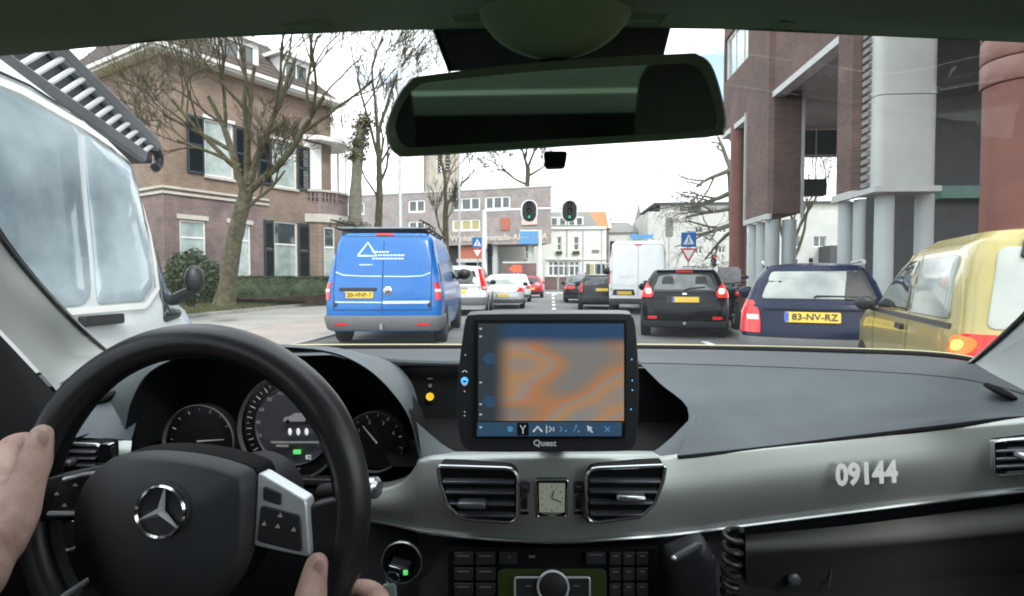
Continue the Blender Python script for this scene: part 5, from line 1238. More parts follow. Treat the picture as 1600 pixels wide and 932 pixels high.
# ------------------------------------------------------------------ silver van alongside on the left
t = thing('camper_van', 'silver-white van alongside on the left with large side windows', 'van', (-2.76, -2.4, 0))
LN = 5.5
B = Body([(.28, .93, .0, LN - .1, .15, .35, .03), (.55, .97, -.02, LN, .15, .4, .03), (.95, .98, 0, LN - .05, .15, .40, .03), (1.04, .98, .02, LN - .14, .14, .36, .03), (1.12, .975, .03, LN - .33, .14, .26, .03), (1.3, .965, .06, LN - .40, .14, .22, .03), (1.5, .95, .1, LN - .48, .14, .2, .04), (1.70, .94, .14, LN - .56, .14, .16, .05), (1.82, .93, .2, LN - .78, .14, .14, .06), (1.94, .92, .25, LN - 1.12, .14, .13, .06), (2.02, .905, .3, LN - 1.45, .16, .13, .06), (2.07, .85, .34, LN - 1.9, .16, .15, .06)], .12, .03)
B.mesh().build('body', 'pale_grey_paint', t); bumper(t, B, .3, .56, .05, .7, 'grey_bumper')
wins_ = [[(.5, 1.12), (1.9, 1.1), (1.9, 1.82), (.5, 1.82)], [(2.0, 1.1), (3.35, 1.1), (3.35, 1.83), (2.0, 1.83)], [(3.45, 1.1), (4.49, 1.1), (4.49, 1.78), (4.26, 1.83), (3.45, 1.87)], [(4.515, 1.1), (4.76, 1.105), (4.83, 1.17), (4.815, 1.63), (4.77, 1.69), (4.515, 1.772)]]
sidewin(t, B, wins_, 'van_side_glass', .008)
for sg in (-1, 1):
    f = MB(); pts = [(4.77, 1.085), (4.855, 1.16), (4.835, 1.64), (4.78, 1.715), (4.50, 1.80), (4.26, 1.85), (3.42, 1.89), (3.42, 1.07)]
    ribbon(lambda u, v, sg=sg: B.side(sg, u, v), pts + pts[:1], .026, .012, (sg, 0, 0), f); f.build('window_frame', 'white_paint', t)
    patch(lambda u, v, sg=sg: B.side(sg, u, v), rp2([(4.89, 1.0), (5.02, 1.02), (5.06, 1.16), (4.99, 1.45), (4.90, 1.6)], .2), .008, (sg, 0, 0)).build('quarter_window', 'car_glass', t)
    patch(lambda u, v, sg=sg: B.side(sg, u, v), rp2([(4.42, 1.02), (4.62, 1.02), (4.62, 1.06), (4.42, 1.06)], .3), .03, (sg, 0, 0)).build('door_handle', 'black_plastic', t)
    MB().ball((sg * 1.05, 5.02, 1.20), (.042, .05, .07), 16, 12).tube([(sg * .95, 5.0, 1.1), (sg * 1.05, 5.02, 1.15)], .028, 8).build('wing_mirror', 'black_plastic', t)
ribbon(lambda u, v: B.side(1, u, v), [(.3, 1.93), (3.6, 1.93), (4.3, 1.88), (4.62, 1.80)], .010, .005, (1, 0, 0), mb := MB()); mb.build('panel_gap', 'seam', t)
seams(t, B, [], [[(3.4, .4), (3.4, 1.8)]])
patch(B.front, rp2([(-.78, 1.14), (.78, 1.14), (.72, 1.70), (-.72, 1.70)], .1), .006, (0, 1, .4)).build('windscreen', 'car_glass', t)
arches(t, B, (1.0, 4.45), .33)
for x in (-.9, .9):
    for y in (1.0, 4.45): wheel(t, x, y, .33, .22, 'steel_wheel')
for sg in (-1, 1): patch(B.front, rp2([(sg * .62 - .2, .72), (sg * .62 + .2, .72), (sg * .62 + .2, .92), (sg * .62 - .2, .92)], .3), .02, (0, 1, 0)).build('headlight', 'clear_lens', t)
ld = thing('ladder', 'aluminium ladder lying on edge on the roof of the silver-white van', 'ladder', (0, 0, 0))
mat('rung_metal', (.68, .70, .72), .35, .5)
mat('ladder_metal', (.20, .215, .23), .35, .7)
def lad(pl, pu, X, th, nr, mr):
    L0, L1 = at_x(*pl[0], X), at_x(*pl[1], X); U0, U1 = at_x(*pu[0], X), at_x(*pu[1], X); ex = .55
    L0 = L0 - (L1 - L0).normalized() * 1.6; U0 = U0 - (U1 - U0).normalized() * 1.6
    for a, b in ((L0, L1), (U0, U1)):
        d = (b - a).normalized(); n = V((1, 0, 0)); m_ = MB(); h = d.cross(n).normalized() * .03
        m_.prism([a - h, b - h, b + h, a + h], (th, 0, 0)); m_.build('stile', mr, ld, bevel=.006)
    for i in range(nr):
        q = (i + .5) / nr; a = L0.lerp(L1, q) + V((th / 2, 0, 0)); b = U0.lerp(U1, q) + V((th / 2, 0, 0)); MB().tube([a, b], .0125, 8).build('rung', 'rung_metal', ld)
lad(((0, 92), (222, 246)), ((95, 84), (243, 230)), -2.25, .03, 36, 'ladder_metal')
rk = thing('roof_box', 'dark open roof rack tray behind the ladder on the silver-white van', 'roof rack', (0, 0, 0))
a, b = at_x(60, 70, -2.6), at_x(240, 236, -2.6); a = a - (b - a).normalized() * 1.8; c, d = at_x(10, 100, -2.6), at_x(240, 258, -2.6); c = c - (d - c).normalized() * 1.6
MB().prism([a, b, d, c], (-.35, 0, 0)).build('tray', 'dark_panel', rk, bevel=.02)
MB().tube([a + V((.01, 0, .02)), b + V((.01, 0, .02))], .03, 8).build('rail', 'ladder_metal', rk)
MB().tube([b + V((.01, 0, .02)), b + V((.0, .05, -.03)), d + V((0, .05, .02)), d + V((.01, 0, -.02))], .03, 8).build('end_hoop', 'black_plastic', rk)

# ------------------------------------------------------------------ motorcycles parked on the pavement
def motorcycle(label, px, Y, rz, m):
    x = at(px, 437, Y).x; t = thing('motorcycle', label, 'motorcycle', (x, Y, .12), R(rz), 'motorcycles on the pavement'); r = .31
    for y in (0, 1.4):
        a = MB().lathe([(r * .72, -.05), (r * .95, -.055), (r, 0), (r * .95, .055), (r * .72, .05)], (0, 0, 0), (1, 0, 0), 24, closed=True).build('wheel', 'tyre', t); a.location = (0, y, r)
        m_ = MB().lathe([(r * .74, -.03), (r * .7, 0), (r * .74, .03)], (0, 0, 0), (1, 0, 0), 24, closed=True); m_.cyl((-.07, 0, 0), (.07, 0, 0), .05, 10)
        for i in range(6): m_.tube([(0, 0, 0), (0, math.cos(i * 1.047) * r * .72, math.sin(i * 1.047) * r * .72)], .014, 5)
        m_.build('rim', 'alloy', a)
    MB().tube(crom([(0, .35, .72), (0, .55, .80), (0, .85, .86), (0, 1.05, .84)], 4), [.05, .08, .12, .14, .15, .16, .16, .16, .15, .14, .13, .11, .07], 12).build('tank', m, t)
    MB().tube(crom([(0, -.25, .86), (0, .0, .80), (0, .3, .74), (0, .55, .78)], 3), [.06, .10, .12, .13, .13, .13, .12, .11, .10, .08], 10).build('seat', 'trim_black', t)
    m_ = MB(); m_.box((0, .7, .45), (.34, .42, .3)); m_.lathe([(.12, -.2), (.14, -.1), (.14, .1), (.12, .2)], (0, .65, .38), (1, 0, 0), 14); m_.build('engine', 'steel_wheel', t, bevel=.03)
    m_ = MB()
    for sx in (-.09, .09): m_.tube([(sx, 1.4, r), (sx, 1.12, .95)], .025, 8)
    m_.build('fork', 'chrome', t)
    MB().tube(crom([(-.38, .92, 1.0), (-.3, 1.05, 1.02), (0, 1.12, .98), (.3, 1.05, 1.02), (.38, .92, 1.0)], 3), .016, 8).build('handlebar', 'trim_black', t)
    for sx in (-.36, .36): MB().ball((sx, 1.08, 1.14), (.08, .03, .05)).tube([(sx * .9, 1.02, 1.02), (sx, 1.08, 1.12)], .01, 6).build('mirror', 'trim_black', t)
    MB().sheet([[(x_ * .9, 1.25 - .5 * x_ * x_ - q * .22, .95 + q * .42) for x_ in (-.26, -.15, 0, .15, .26)] for q in (0, .35, .7, 1)]).build('windshield', 'fly_screen', t)
    MB().tube([(.16, .5, .3), (.18, .1, .34), (.19, -.25, .42)], [.03, .05, .055], 10).build('exhaust', 'chrome', t)
    MB().ball((0, -.3, .78), (.07, .05, .05)).build('tail_light', 'red_lens', t); MB().lathe([(.02, 0), (.1, .06), (.1, .1)], (0, 1.2, .85), (0, 1, 0), 14).build('headlight', 'chrome', t)
    fm_ = MB(); fm_.tube([(0, 1.1, .9), (0, .95, .7), (0, .55, .3), (0, .35, .4), (0, 0, r)], .03, 8); fm_.tube([(0, .35, .4), (0, .3, .72), (0, 1.0, .85)], .025, 8); fm_.build('frame', 'trim_black', t)
mat('fly_screen', (.42, .42, .43), .2, var=.2, vscale=12)
motorcycle('motorcycle with a tall clear windshield, nearest of the parked motorcycles', 1150, 12.5, -8, 'black_paint')
motorcycle('darker motorcycle just beyond the one with the tall windshield', 1140, 15.2, -20, 'charcoal_paint')
motorcycle('motorcycle at the foot of the dark red column', 1131, 18.2, 12, 'silver_paint')
# ------------------------------------------------------------------ own car: materials
mat('dash_leather', (.062, .077, .087), .5, var=.12, vscale=14, bump=.35, bscale=420, spec=.5)
mat('seal_glint', (.6, .56, .34), .35, .3)
mat('dash_strip', (.075, .082, .09), .6, var=.06, bump=.25, bscale=420)
mat('black_trim', (.022, .023, .025), .45, var=.1, bump=.15, bscale=400)
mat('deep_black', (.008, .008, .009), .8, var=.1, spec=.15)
mat('wheel_leather', (.02, .021, .023), .36, var=.15, vscale=14, bump=.3, bscale=500, spec=.6)
mat('airbag_vinyl', (.036, .04, .043), .5, var=.06, bump=.3, bscale=500)
mat('brushed_alu', (.43, .46, .435), .4, .55, var=.04, vscale=3)
mat('bright_chrome', (.8, .81, .82), .14, 1, var=.02)
mat('silver_bezel', (.72, .75, .78), .32, .45, var=.02)
mat('satin_chrome', (.62, .64, .65), .25, .9, var=.03)
mat('pillar_fabric', (.40, .42, .41), .85, var=.05, bump=.3, bscale=500)
mat('headliner', (.29, .41, .27), .95, var=.06, vscale=5, bump=.4, bscale=350)
mat('console_green', (.16, .27, .12), .7, var=.05)
mat('mirror_case', (.10, .16, .085), .5, var=.06)
mat('mirror_glass', (.42, .56, .40), .03, 1, var=.01)
mat('glove_plastic', (.05, .053, .053), .55, var=.1, bump=.2, bscale=400)
mat('seat_leather', (.02, .02, .022), .5, var=.15, bump=.2)
mat('dial_black', (.006, .006, .007), .35)
mat('dial_mark', (.2, .21, .21), .5, emit=(.6, .62, .62), estr=.05)
mat('dial_white', (.5, .5, .5), .5, emit=(.8, .82, .82), estr=.3)
mat('dial_green', (.05, .3, .08), .5, emit=(.15, .8, .2), estr=.35)
mat('clock_face', (.42, .45, .36), .5, emit=(.7, .78, .6), estr=.06)
mat('decal_white', (.86, .87, .86), .45, var=.02)
mat('case_black', (.017, .019, .022), .42, var=.1, bump=.15, bscale=300)
mat('icon_blue', (.05, .12, .2), .4, emit=(.05, .22, .45), estr=.35)
mat('icon_pale', (.3, .34, .36), .4, emit=(.55, .62, .66), estr=.25)
mat('icon_bar', (.02, .04, .07), .3, emit=(.02, .05, .09), estr=.45)
mat('led_blue', (.03, .15, .35), .3, emit=(.08, .4, .9), estr=.7)
mat('lamp_amber', (.3, .2, .02), .4, emit=(.8, .5, .02), estr=.45)
mat('display_olive', (.02, .03, .01), .3, emit=(.06, .10, .015), estr=.04)
mat('button_black', (.025, .026, .028), .4)
mat('button_text', (.15, .15, .15), .5)
mat('cord_black', (.02, .02, .021), .38)
mat('fob_green', (.30, .42, .36), .6)
mat('skin', (.43, .255, .205), .58, var=.14, vscale=34, bump=.6, bscale=150, spec=.3, col2=(.57, .40, .335), dirt=.12)
mat('nail', (.66, .45, .39), .45)
mat('jacket', (.02, .022, .03), .9, var=.2, bump=.4, bscale=120)
mat('hair', (.03, .022, .018), .8, var=.3, bump=.6, bscale=90)
clear_glass('windscreen_glass', (.94, .98, .965), .9)
clear_glass('tinted_glass', (.10, .12, .11), .8)  # dark tint added so the rear window stays dim in the mirror
# blurred route map on the terminal: flat print that glows
m = bpy.data.materials.new('map_screen'); m.use_nodes = True; M['map_screen'] = m
t_ = m.node_tree; n_ = t_.nodes; l_ = t_.links; b_ = n_['Principled BSDF']; b_.inputs['Roughness'].default_value = .25; b_.inputs['Base Color'].default_value = (.02, .02, .02, 1)
co = n_.new('ShaderNodeTexCoord'); nz = n_.new('ShaderNodeTexNoise'); nz.inputs['Scale'].default_value = 2.2; nz.inputs['Detail'].default_value = 0; l_.new(co.outputs['Generated'], nz.inputs['Vector'])
rp = n_.new('ShaderNodeValToRGB'); e_ = rp.color_ramp.elements
e_[0].position = .28; e_[0].color = (.16, .15, .14, 1); e_[1].position = .75; e_[1].color = (.18, .18, .17, 1)
for p_, c_ in ((.38, (.24, .15, .09, 1)), (.46, (.34, .145, .065, 1)), (.54, (.24, .19, .155, 1)), (.62, (.34, .18, .08, 1))): q = e_.new(p_); q.color = c_
l_.new(nz.outputs['Fac'], rp.inputs['Fac'])
sx = n_.new('ShaderNodeSeparateXYZ'); l_.new(co.outputs['Generated'], sx.inputs[0])
def ramp2(src, a, b):
    r_ = n_.new('ShaderNodeMapRange'); r_.interpolation_type = 'SMOOTHSTEP'; r_.inputs[1].default_value = a; r_.inputs[2].default_value = b; l_.new(src, r_.inputs[0]); return r_.outputs[0]
m1 = n_.new('ShaderNodeMixRGB'); l_.new(ramp2(sx.outputs['Z'], .74, .88), m1.inputs['Fac']); l_.new(rp.outputs['Color'], m1.inputs['Color1']); m1.inputs['Color2'].default_value = (.012, .045, .10, 1)
m2 = n_.new('ShaderNodeMixRGB'); l_.new(ramp2(sx.outputs['X'], .1, .26), m2.inputs['Fac']); m2.inputs['Color1'].default_value = (.02, .03, .04, 1); l_.new(m1.outputs['Color'], m2.inputs['Color2'])
l_.new(m2.outputs['Color'], b_.inputs['Emission Color']); b_.inputs['Emission Strength'].default_value = .52

own = thing('car', 'own car around the camera: dark dashboard, steering wheel with three-pointed star, mirror and windscreen', 'car', (0, 0, 0))
def ats(lst): return [at(*p) for p in lst]
PX = [40, 150, 300, 450, 600, 720, 862, 1000, 1150, 1300, 1450, 1545, 1680]
r0 = ats(zip(PX, [596, 562, 552, 547, 546, 546, 546, 546, 548, 552, 558, 572, 615], [.84, .96, 1.06, 1.13, 1.17, 1.19, 1.20, 1.19, 1.16, 1.11, 1.03, .95, .80]))
r1 = ats(zip(PX, [615, 588, 576, 570, 567, 567, 567, 567, 571, 577, 586, 600, 640], [.80, .90, .98, 1.04, 1.07, 1.08, 1.08, 1.08, 1.06, 1.01, .94, .88, .75]))
r00 = [p + V((0, .08, -.05)) for p in r0]
MB().sheet(smooth([r00, r0, [a.lerp(b, .5) for a, b in zip(r0, r1)], r1], 4, 3)).build('dash_defrost_strip', 'dash_strip', own)
r_seal = [p + V((0, .004, .004)) for p in r0]
MB().tube(crom([p + V((0, .012, .0085)) for p in r0], 4), .0014, 6).build('seal_glint', 'seal_glint', own)  # pale yellow tube standing in for the reflection along the windscreen seal
MB().tube(crom(r_seal, 4), .004, 6).build('windscreen_seal', 'deep_black', own)
# padded right-hand half of the dashboard
PR = [0, 1, 2, 3, 4, 5]
padr = [ats([(1000, 568, 1.079), (1150, 572, 1.06), (1300, 578, 1.01), (1450, 587, .94), (1545, 601, .88), (1700, 645, .74)]),
        ats([(1032, 600, 1.0), (1150, 602, 1.0), (1300, 602, .965), (1450, 606, .91), (1560, 615, .85), (1700, 655, .73)]),
        ats([(1074, 637, .90), (1170, 640, .915), (1310, 638, .90), (1460, 632, .86), (1580, 632, .81), (1700, 662, .72)]),
        ats([(1068, 690, .815), (1180, 684, .825), (1320, 668, .82), (1460, 652, .795), (1590, 643, .765), (1700, 668, .70)]),
        ats([(1058, 712, .785), (1190, 698, .795), (1330, 681, .795), (1470, 664, .78), (1600, 650, .75), (1700, 660, .70)])]
MB().sheet(smooth(padr, 4, 4)).build('dash_pad', 'dash_leather', own)
MB().tube(crom([p + V((0, -.002, -.003)) for p in padr[-1]], 4), .0035, 6).build('pad_gap', 'deep_black', own)
# driver's binnacle hood and the left end of the dash
he = ats([(190, 705, .795), (196, 668, .80), (206, 625, .805), (235, 580, .815), (300, 552, .82), (380, 543, .825), (455, 543, .825), (520, 551, .82), (572, 575, .81), (612, 612, .80), (640, 655, .79), (656, 712, .78)])
hb2 = ats([(150, 650, .86), (150, 600, .9), (180, 590, .95), (250, 568, 1.0), (310, 556, 1.04), (390, 553, 1.07), (460, 552, 1.09), (540, 552, 1.10), (604, 562, 1.09), (636, 588, 1.05), (652, 625, .98), (662, 700, .88)])
hm = [a.lerp(b, .35) + V((0, 0, .008)) for a, b in zip(he, hb2)]
MB().sheet(smooth([hb2, hm, he], 4, 4)).build('binnacle_hood', 'dash_leather', own)
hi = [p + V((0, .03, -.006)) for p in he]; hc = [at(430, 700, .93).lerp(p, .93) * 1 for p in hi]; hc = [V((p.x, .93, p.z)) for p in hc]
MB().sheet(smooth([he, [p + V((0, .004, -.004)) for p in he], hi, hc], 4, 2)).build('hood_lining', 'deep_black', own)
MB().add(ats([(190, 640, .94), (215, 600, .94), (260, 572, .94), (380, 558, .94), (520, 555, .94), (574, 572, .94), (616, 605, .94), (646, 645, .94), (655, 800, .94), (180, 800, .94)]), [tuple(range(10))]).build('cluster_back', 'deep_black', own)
padl = [ats([(30, 640, .80), (110, 610, .87), (190, 592, .93), (250, 585, .97)]), ats([(10, 660, .76), (90, 640, .80), (180, 628, .85), (225, 625, .87)]), ats([(-20, 690, .70), (70, 684, .73), (150, 685, .76), (205, 688, .79)])]
MB().sheet(smooth(padl, 4, 4)).build('dash_end', 'dash_leather', own)
# speaker grilles at both dash ends
def grille(px, py, Y, w_, h_, tilt):
    c = at(px, py, Y); s = Y / F; mb = MB()
    el = [c + V((math.cos(a) * w_ * s / 2, -.006 + .02 * math.sin(a), math.sin(a) * h_ * s / 2 + math.cos(a) * tilt * s)) for a in [2 * math.pi * i / 24 for i in range(24)]]
    g_ = mb.dome(el, (0, -.002, .004), .2, .92).build('speaker_grille', 'deep_black', own)
    for i in range(5):
        q = (i - 2) / 2.6; b = MB(); x = c.x + q * w_ * s / 2; hh = h_ * s / 2 * math.sqrt(1 - q * q)
        b.tube([V((x - .002, c.y - .014, c.z - hh * .55 + q * tilt * s + .001)), V((x + .002, c.y + .0, c.z + hh * .55 + q * tilt * s + .001))], .0014, 5); b.build('grille_rib', 'dash_leather', g_)
grille(1558, 613, .845, 40, 13, -7); grille(166, 622, .855, 36, 11, 5)
# recessed centre, black
MB().sheet([[V((x, 1.085, 1.033)) for x in (-.36, 0, .30)], [V((x, 1.085, .93)) for x in (-.36, 0, .30)], [V((x, .80, .93)) for x in (-.23, 0, .22)]]).build('centre_recess', 'deep_black', own)
MB().tube(crom(ats([(588, 562, 1.07), (640, 566, 1.06), (720, 568, 1.06), (862, 568, 1.06), (1000, 568, 1.06)]), 3), .006, 8).build('recess_lip', 'dash_leather', own)
MB().sheet(smooth([ats([(640, 650, .82), (668, 675, .82), (700, 700, .81), (740, 712, .80), (862, 714, .795), (985, 712, .80), (1030, 700, .81), (1088, 645, .88)]), ats([(655, 716, .785), (670, 716, .783), (700, 716, .78), (740, 715, .775), (862, 714, .77), (985, 713, .775), (1028, 713, .78), (1080, 706, .80)])], 3, 3)).build('recess_sill', 'dash_leather', own)
wr = MB().lathe([(.0075, 0), (.0075, .003), (.004, .003), (.004, .0)], at(672, 620, 1.078), (0, -1, .1), 20).build('warning_lamp', 'lamp_amber', own)
MB().box(at(672, 603, 1.08), (.006, .003, .006)).build('seatbelt_icon', 'button_text', own); MB().box(at(672, 592, 1.08), (.01, .003, .002)).build('airbag_text', 'button_text', own)

# brushed metal strip across the dash
TX = [556, 600, 632, 650, 662, 740, 862, 985, 1058, 1200, 1350, 1500, 1690]
tt = ats(zip(TX, [765, 762, 750, 728, 716, 714, 713, 713, 712, 699, 682, 665, 648], [.80, .795, .79, .785, .78, .768, .76, .768, .785, .792, .792, .775, .71]))
tb_ = ats(zip(TX, [808, 815, 822, 826, 829, 838, 844, 838, 832, 814, 795, 776, 754], [.80, .79, .785, .78, .775, .755, .745, .755, .775, .79, .79, .775, .70]))
tm = [a.lerp(b, .5) + V((0, -.011, 0)) for a, b in zip(tt, tb_)]
tq = [a.lerp(b, .12) + V((0, -.006, 0)) for a, b in zip(tt, tb_)]
MB().sheet(smooth([[p + V((0, .03, -.002)) for p in tt], tt, tq, tm, tb_], 4, 3)).build('trim_strip', 'brushed_alu', own)
MB().tube(crom([p + V((0, -.003, -.001)) for p in tb_], 4), .0028, 8).build('chrome_edge', 'satin_chrome', own)
lt = [ats([(-10, 684, .71), (70, 684, .735), (150, 686, .765), (206, 689, .79)]), ats([(-10, 705, .70), (70, 706, .725), (150, 708, .755), (204, 712, .78)]), ats([(-10, 760, .70), (70, 760, .72), (150, 760, .75), (204, 760, .78)])]
MB().sheet(smooth(lt, 3, 3)).build('trim_strip', 'brushed_alu', own)
# unit number on the strip
mid = lambda px: None
c0, c1 = at(1302, 740, .776), at(1399, 738, .776); c0 = at(1303, 743, .774); c1 = at(1400, 737, .774)
xd = (c1 - c0).normalized(); yd = V((0, .12, 1)).normalized()
lettering('unit_number', '09144', 'decal_white', (c0 + c1) / 2 + V((0, -.004, 0)), xd, yd, .0265, own, width=(c1 - c0).length, bold=.042)
# air vents
def vent(poly, Y_, rows, knob, dark='deep_black', ring='satin_chrome'):
    Y = Y_ if callable(Y_) else (lambda x: Y_)
    pl = ats([(x, y, Y(x)) for x, y in poly]); c = sum(pl, V()) / len(pl); pr = rpoly(pl, .22, 4)
    vo = MB().prism([p + V((0, .002, 0)) for p in rpoly(pl, .22, 4)], (0, .03, 0)).build('air_vent', dark, own)
    MB().tube(pr, .0026, 8, closed=True).build('vent_frame', ring, vo)
    xs = lambda y, side: None
    def span(y):
        hits = []
        for (x0, y0), (x1, y1) in zip(poly, poly[1:] + poly[:1]):
            if (y0 - y) * (y1 - y) < 0: hits.append(x0 + (x1 - x0) * (y - y0) / (y1 - y0))
        return min(hits), max(hits)
    for y in rows:
        a, b = span(y); pa, pb = at(a + 5, y, Y(a + 5)), at(b - 5, y + 1, Y(b - 5)); m_ = (pa + pb) / 2; l = (pb - pa).length; ang_ = math.atan2(pb.z - pa.z, pb.x - pa.x)
        MB().box(m_ + V((0, .002, 0)), (l, .016, .0035), rot=Matrix.Rotation(math.atan2(pb.y - pa.y, pb.x - pa.x), 3, 'Z') @ Matrix.Rotation(-ang_, 3, 'Y') @ Matrix.Rotation(R(14), 3, 'X')).build('slat', 'satin_slat', vo, bevel=.001)
    kx, ky, kw = knob; a, b = at(kx, ky, Y(kx) - .008), at(kx + kw, ky, Y(kx + kw) - .008)
    MB().box((a + b) / 2, ((b - a).length, .02, .009)).build('slat_knob', 'satin_chrome' if kx > 900 else 'satin_slat', vo, bevel=.003)
    return vo
mat('satin_slat', (.16, .17, .19), .35, .5, var=.05)
vent([(684, 729), (809, 733), (809, 818), (722, 811), (700, 790), (688, 755)], .733, (750, 766, 784, 802), (716, 787, 44))
vent([(916, 733), (1040, 728), (1036, 752), (1022, 788), (1000, 808), (917, 818)], .733, (749, 765, 782, 800), (962, 777, 46))
vent([(1553, 690), (1690, 680), (1690, 730), (1553, 741)], lambda x: .745 - (x - 1553) / 137 * .052, (700, 712, 724), (1590, 712, 14))
vent([(80, 692), (158, 696), (158, 730), (60, 738)], .735, (703, 713, 724), (95, 722, 22))
a = MB().prism(rpoly(ats([(154, 694, .728), (173, 695, .728), (172, 724, .728), (153, 724, .728)]), .3), (0, .01, 0)); a.build('vent_wheel', 'bright_chrome', own)
a = MB().prism(rpoly(ats([(1554, 691, .741), (1573, 690, .734), (1574, 739, .734), (1555, 741, .741)]), .3), (0, .01, 0)); a.build('vent_wheel', 'bright_chrome', own)
# clock and thumb wheels between the vents
cb_ = MB().prism(rpoly(ats([(836, 749, .742), (889, 749, .742), (886, 809, .742), (839, 809, .742)]), .1), (0, .02, 0)).build('clock', 'deep_black', own)
MB().prism(ats([(842, 756, .7395), (883, 756, .7395), (882, 801, .7395), (843, 801, .7395)]), (0, .002, 0)).build('dial', 'clock_face', cb_)
MB().tube(rpoly(ats([(837, 750, .741), (888, 750, .741), (885, 808, .741), (840, 808, .741)]), .1), .0014, 6, closed=True).build('bezel', 'satin_chrome', cb_)
hd2 = MB()
for p, q in (((862, 779), (866, 767)), ((862, 779), (877, 785))): hd2.tube([at(*p, .738), at(*q, .738)], .0007, 5)
for i in range(12):
    an = i * math.pi / 6; hd2.tube([at(862 + 15 * math.sin(an), 779 - 17 * math.cos(an), .7385), at(862 + 18 * math.sin(an), 779 - 20 * math.cos(an), .7385)], .0004, 4)
hd2.build('hands', 'deep_black', cb_)
for px in (820, 904):
    a = MB().prism(rpoly(ats([(px - 8, 752, .744), (px + 8, 752, .744), (px + 8, 806, .744), (px - 8, 806, .744)]), .35), (0, .01, 0)).build('thumb_wheel_slot', 'satin_slat', own)
    b = MB()
    for i in range(9):
        an = R(-48 + 12 * i); z = at(px, 777, .744); b.box((z.x, .752 - .014 * math.cos(an), z.z + .0185 * math.sin(an)), (.0075, .003, .0028), rot=Matrix.Rotation(-an, 3, 'X'))
    b.build('thumb_wheel', 'black_trim', a)
    MB().box(at(px, 801, .741), (.011, .004, .004)).build('marker', 'bright_chrome', a)
# lower dash, radio, glove box
lo = [[p + V((0, .012, -.004)) for p in tb_], ats(zip(TX, [845] * 3 + [850] * 7 + [838, 815, 790], [.80, .80, .80, .795, .795, .79, .785, .79, .80, .815, .82, .80, .73])), ats(zip(TX, [985] * 13, [.76, .76, .76, .755, .75, .75, .75, .75, .755, .80, .81, .79, .73]))]
MB().sheet(smooth(lo, 3, 3)).build('lower_dash', 'black_trim', own)
gb = [ats([(1165, 836, .80), (1320, 822, .80), (1480, 802, .79), (1680, 776, .72)]), ats([(1165, 858, .783), (1320, 852, .785), (1480, 838, .775), (1680, 815, .71)]), ats([(1165, 885, .79), (1320, 878, .795), (1480, 862, .785), (1680, 845, .72)]), ats([(1168, 990, .84), (1320, 985, .84), (1480, 975, .83), (1680, 960, .76)])]
MB().sheet(smooth(gb, 3, 4)).build('glove_box', 'glove_plastic', own)
MB().lathe([(.0085, 0), (.0085, .004), (.005, .006), (.001, .006)], at(1240, 905, .795), (0, -1, 0), 18).build('glove_box_lock', 'satin_slat', own)
MB().tube([at(1296, 917, .80), at(1299, 888, .80)], .0012, 6).build('glove_box_catch', 'satin_chrome', own)
rd = MB().prism(rpoly(ats([(700, 857, .755), (1030, 857, .755), (1030, 985, .735), (700, 985, .735)]), .05), (0, .02, 0)).build('radio', 'deep_black', own)
def radio_part(x0, y0, x1, y1, nm, m_, d=.004, Y=.752):
    yy = lambda y: Y - (y - 857) / 128 * .02
    return MB().prism(rpoly(ats([(x0, y0, yy(y0)), (x1, y0, yy(y0)), (x1, y1, yy(y1)), (x0, y1, yy(y1))]), .12), (0, -d, 0)).build(nm, m_, rd, bevel=.0006)
radio_part(778, 889, 948, 975, 'display', 'display_olive', .001)
for y in (862, 886, 910):
    for x in (710, 744): radio_part(x, y, x + 30, y + 19, 'button', 'button_black'); radio_part(x + 5, y + 4, x + 24, y + 6, 'button_mark', 'button_text', .0046)
radio_part(780, 862, 808, 880, 'button', 'button_black'); radio_part(795, 867, 798, 870, 'button_mark', 'button_text', .0046)
radio_part(915, 862, 946, 880, 'button', 'button_black'); radio_part(920, 864, 940, 866, 'button_mark', 'button_text', .0046)
radio_part(826, 868, 836, 871, 'slot_mark', 'button_text', .002)
for y in (862, 886, 910, 934):
    for x in (952, 973, 994): radio_part(x, y, x + 18, y + 19, 'button', 'button_black'); radio_part(x + 5, y + 4, x + 13, y + 6, 'button_mark', 'button_text', .0046)
def rocker(x0, x1):
    pl = ats([(x0, 899, .741), (x1, 899, .741), (x1, 930, .737), (x0, 930, .737)])
    a = MB().prism(rpoly(pl, .12), (0, -.006, 0)).build('rocker_switch', 'button_black', rd, bevel=.001); MB().tube([p + V((0, -.006, 0)) for p in rpoly(pl, .12)], .0015, 6, closed=True).build('rim', 'silver_bezel', a)
    MB().box(at((x0 + x1) / 2, 916, .732), (.008, .001, .0015)).build('mark', 'button_text', a)
rocker(805, 846); rocker(882, 921)
kc = at(864, 912, .742)
kb = MB().lathe([(.0205, 0), (.020, .012), (.017, .014), (.001, .014)], kc, (0, -1, .15), 28).build('knob', 'button_black', rd)
rg = MB(); rg.lathe([(.0195, .010), (.0215, .0125), (.0195, .015), (.0175, .0125)], kc, (0, -1, .15), 36, closed=True); rg.build('knob_ring', 'silver_bezel', rd)
# ignition lock
ic = at(629, 877, .765)
ig = MB().lathe([(.0285, 0), (.0285, .004), (.02, .004), (.019, .0)], ic, (0, -1, .1), 32).build('ignition_lock', 'deep_black', own)
rg = MB(); rg.lathe([(.0275, .003), (.029, .0055), (.0275, .008), (.026, .0055)], ic, (0, -1, .1), 36, closed=True); rg.build('ring', 'satin_chrome', ig)

